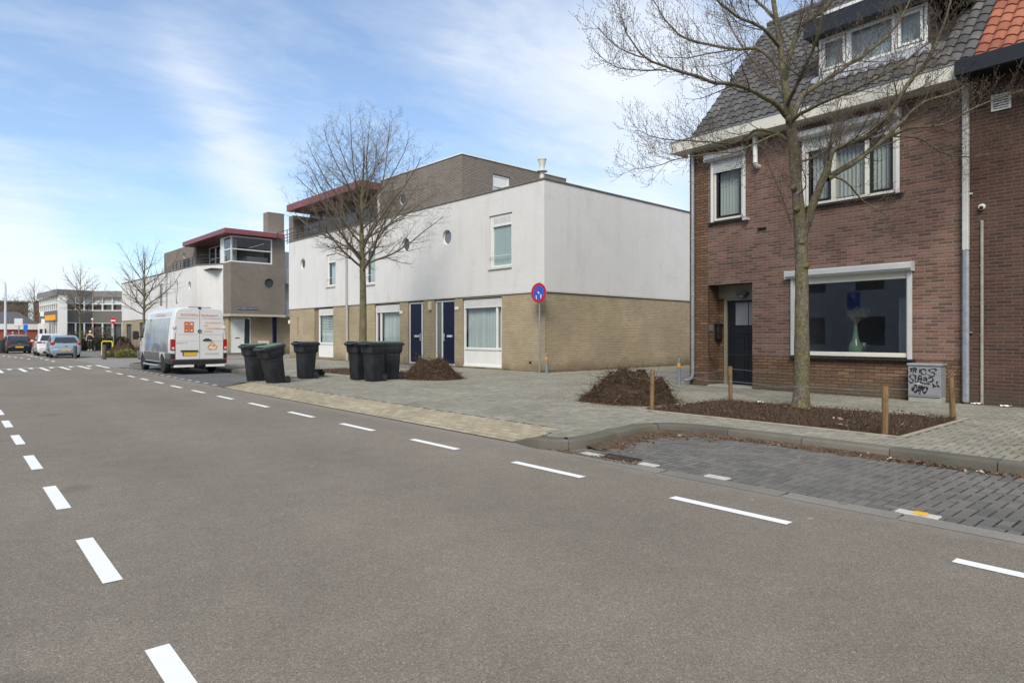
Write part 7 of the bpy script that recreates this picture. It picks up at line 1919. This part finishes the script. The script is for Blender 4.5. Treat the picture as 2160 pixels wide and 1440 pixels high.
# shrubs
def shrub(label, loc, rx, ry, h, n, mat, seed, nm='shrub', cat='shrub', leafs=.05, twn=60):
    o = thing(nm, label, cat, loc, 0); rg = random.Random(seed)
    g = MB()
    for k in range(twn):
        x, y = rg.uniform(-rx, rx) * .8, rg.uniform(-ry, ry) * .8
        g.tube([(x, y, 0), (x * 1.1 + rg.uniform(-.1, .1), y * 1.1, h * .5), (x * 1.2 + rg.uniform(-.2, .2), y * 1.2, h * rg.uniform(.75, 1.15))], [.012, .009, .003], 3, cap=False)
    g.build('stems', M_twig, o, fixn=False)
    g = MB()
    for k in range(n):
        while True:
            x, y, z = rg.uniform(-1, 1), rg.uniform(-1, 1), rg.uniform(0, 1)
            if x * x + y * y + (z * .9) ** 2 < 1.05 and mnoise.noise(Vector((x * rx * 2.3, y * 2.3, z * h * 2.3 + seed))) > -.18: break
        M = Tm(x * rx, y * ry, z * h + .03) @ Matrix.Rotation(rg.uniform(0, 6.28), 4, 'Z') @ Matrix.Rotation(rg.uniform(-1, 1), 4, 'X')
        s = leafs * rg.uniform(.6, 1.3); g.add([(-s, 0, 0), (0, -s * .5, .1 * s), (s, 0, 0), (0, s * .5, .1 * s)], [(0, 1, 2, 3)], M)
    g.build('foliage', mat, o, fixn=False)
    return o
M_yg = island_mat('leaf_yellow_green', [(0, (.10, .13, .025)), (.6, (.19, .21, .05)), (1, (.26, .26, .08))])
M_dg = island_mat('leaf_dark_green', [(0, (.012, .022, .010)), (.6, (.03, .05, .02)), (1, (.06, .08, .035))])
M_rb = island_mat('leaf_red_brown', [(0, (.08, .055, .04)), (.6, (.16, .12, .085)), (1, (.22, .19, .12))])
c = at(262, 753, 41.5); shrub('yellow-green low shrubs in front of the delivery van at the corner', (c.x, c.y, 0), 1.5, .7, .55, 1500, M_yg, 3)
c = at(231, 753, 41.5); shrub('small yellow-green tuft left of the low shrubs by the bollard', (c.x, c.y, 0), .35, .3, .42, 200, M_yg, 4)
hd = [('dark green hedge behind the metal fence, left of the pedestrian', 165, 61, 1.9, 1.1, M_dg), ('dark green hedge behind the metal fence, right of the pedestrian', 215, 62.5, 2.1, 1.2, M_dg), ('dark green end of the hedge by the tower block wall', 250, 63.5, 1.3, 1.3, M_dg), ('brownish loose shrub above the hedge right of the pedestrian', 213, 65, 2.2, 2.2, M_rb), ('greenish-brown loose shrub above the hedge left of the pedestrian', 165, 66, 1.6, 1.8, island_mat('leaf_olive', [(0, (.07, .065, .03)), (1, (.18, .16, .08))]))]
for i, (lb, px, d, rx, h, mt) in enumerate(hd):
    c = at(px, 735, d); o = shrub(lb, (c.x, c.y, 0), rx, .8, h, 2600, mt, 20 + i, 'hedge' if i < 3 else 'shrub', 'hedge' if i < 3 else 'shrub', .09); o.rotation_euler = (0, 0, R_(49))
c = at(50, 733, 92); o = shrub('wide greenish bare bush before the brown brick building far left', (c.x, c.y, 3.2), 4.2, 1, 3.4, 3000, island_mat('leaf_haze', [(0, (.10, .085, .04)), (1, (.20, .17, .09))]), 41, 'tall_bush', 'bush', .08, 200); o.location.z = 3.0; o.rotation_euler = (0, 0, R_(49))
# plant tray by the lone bin
tr_ = thing('plant_tray', 'black plastic plant tray with moss on the pavement right of the lone bin', 'tray', tuple(at(668, 796, 20.6).xy) + (.123,), R_(49))
g = MB(); g.loft([rr(.20, .12, .04, 0), rr(.27, .17, .05, .14), rr(.28, .18, .05, .145), rr(.26, .16, .05, .13), rr(.2, .12, .04, .03)]); g.build('tray', M_black, tr_, smooth=40)
g = MB(); g.loft([rr(.15, .10, .04, .14), rr(.2, .13, .05, .22), rr(.18, .11, .05, .21)]); g.build('inner_pot', M_dark, tr_, smooth=40)
g = MB(); blades(g, 160, lambda: (rg.uniform(-.12, .3), rg.uniform(-.25, -.16), 0), .02, .06, rg, .008); blades(g, 14, lambda: (rg.uniform(-.1, .1), rg.uniform(-.06, .06), .14), .25, .42, rg, .004, .5); g.build('moss', M_yg, tr_, fixn=False)
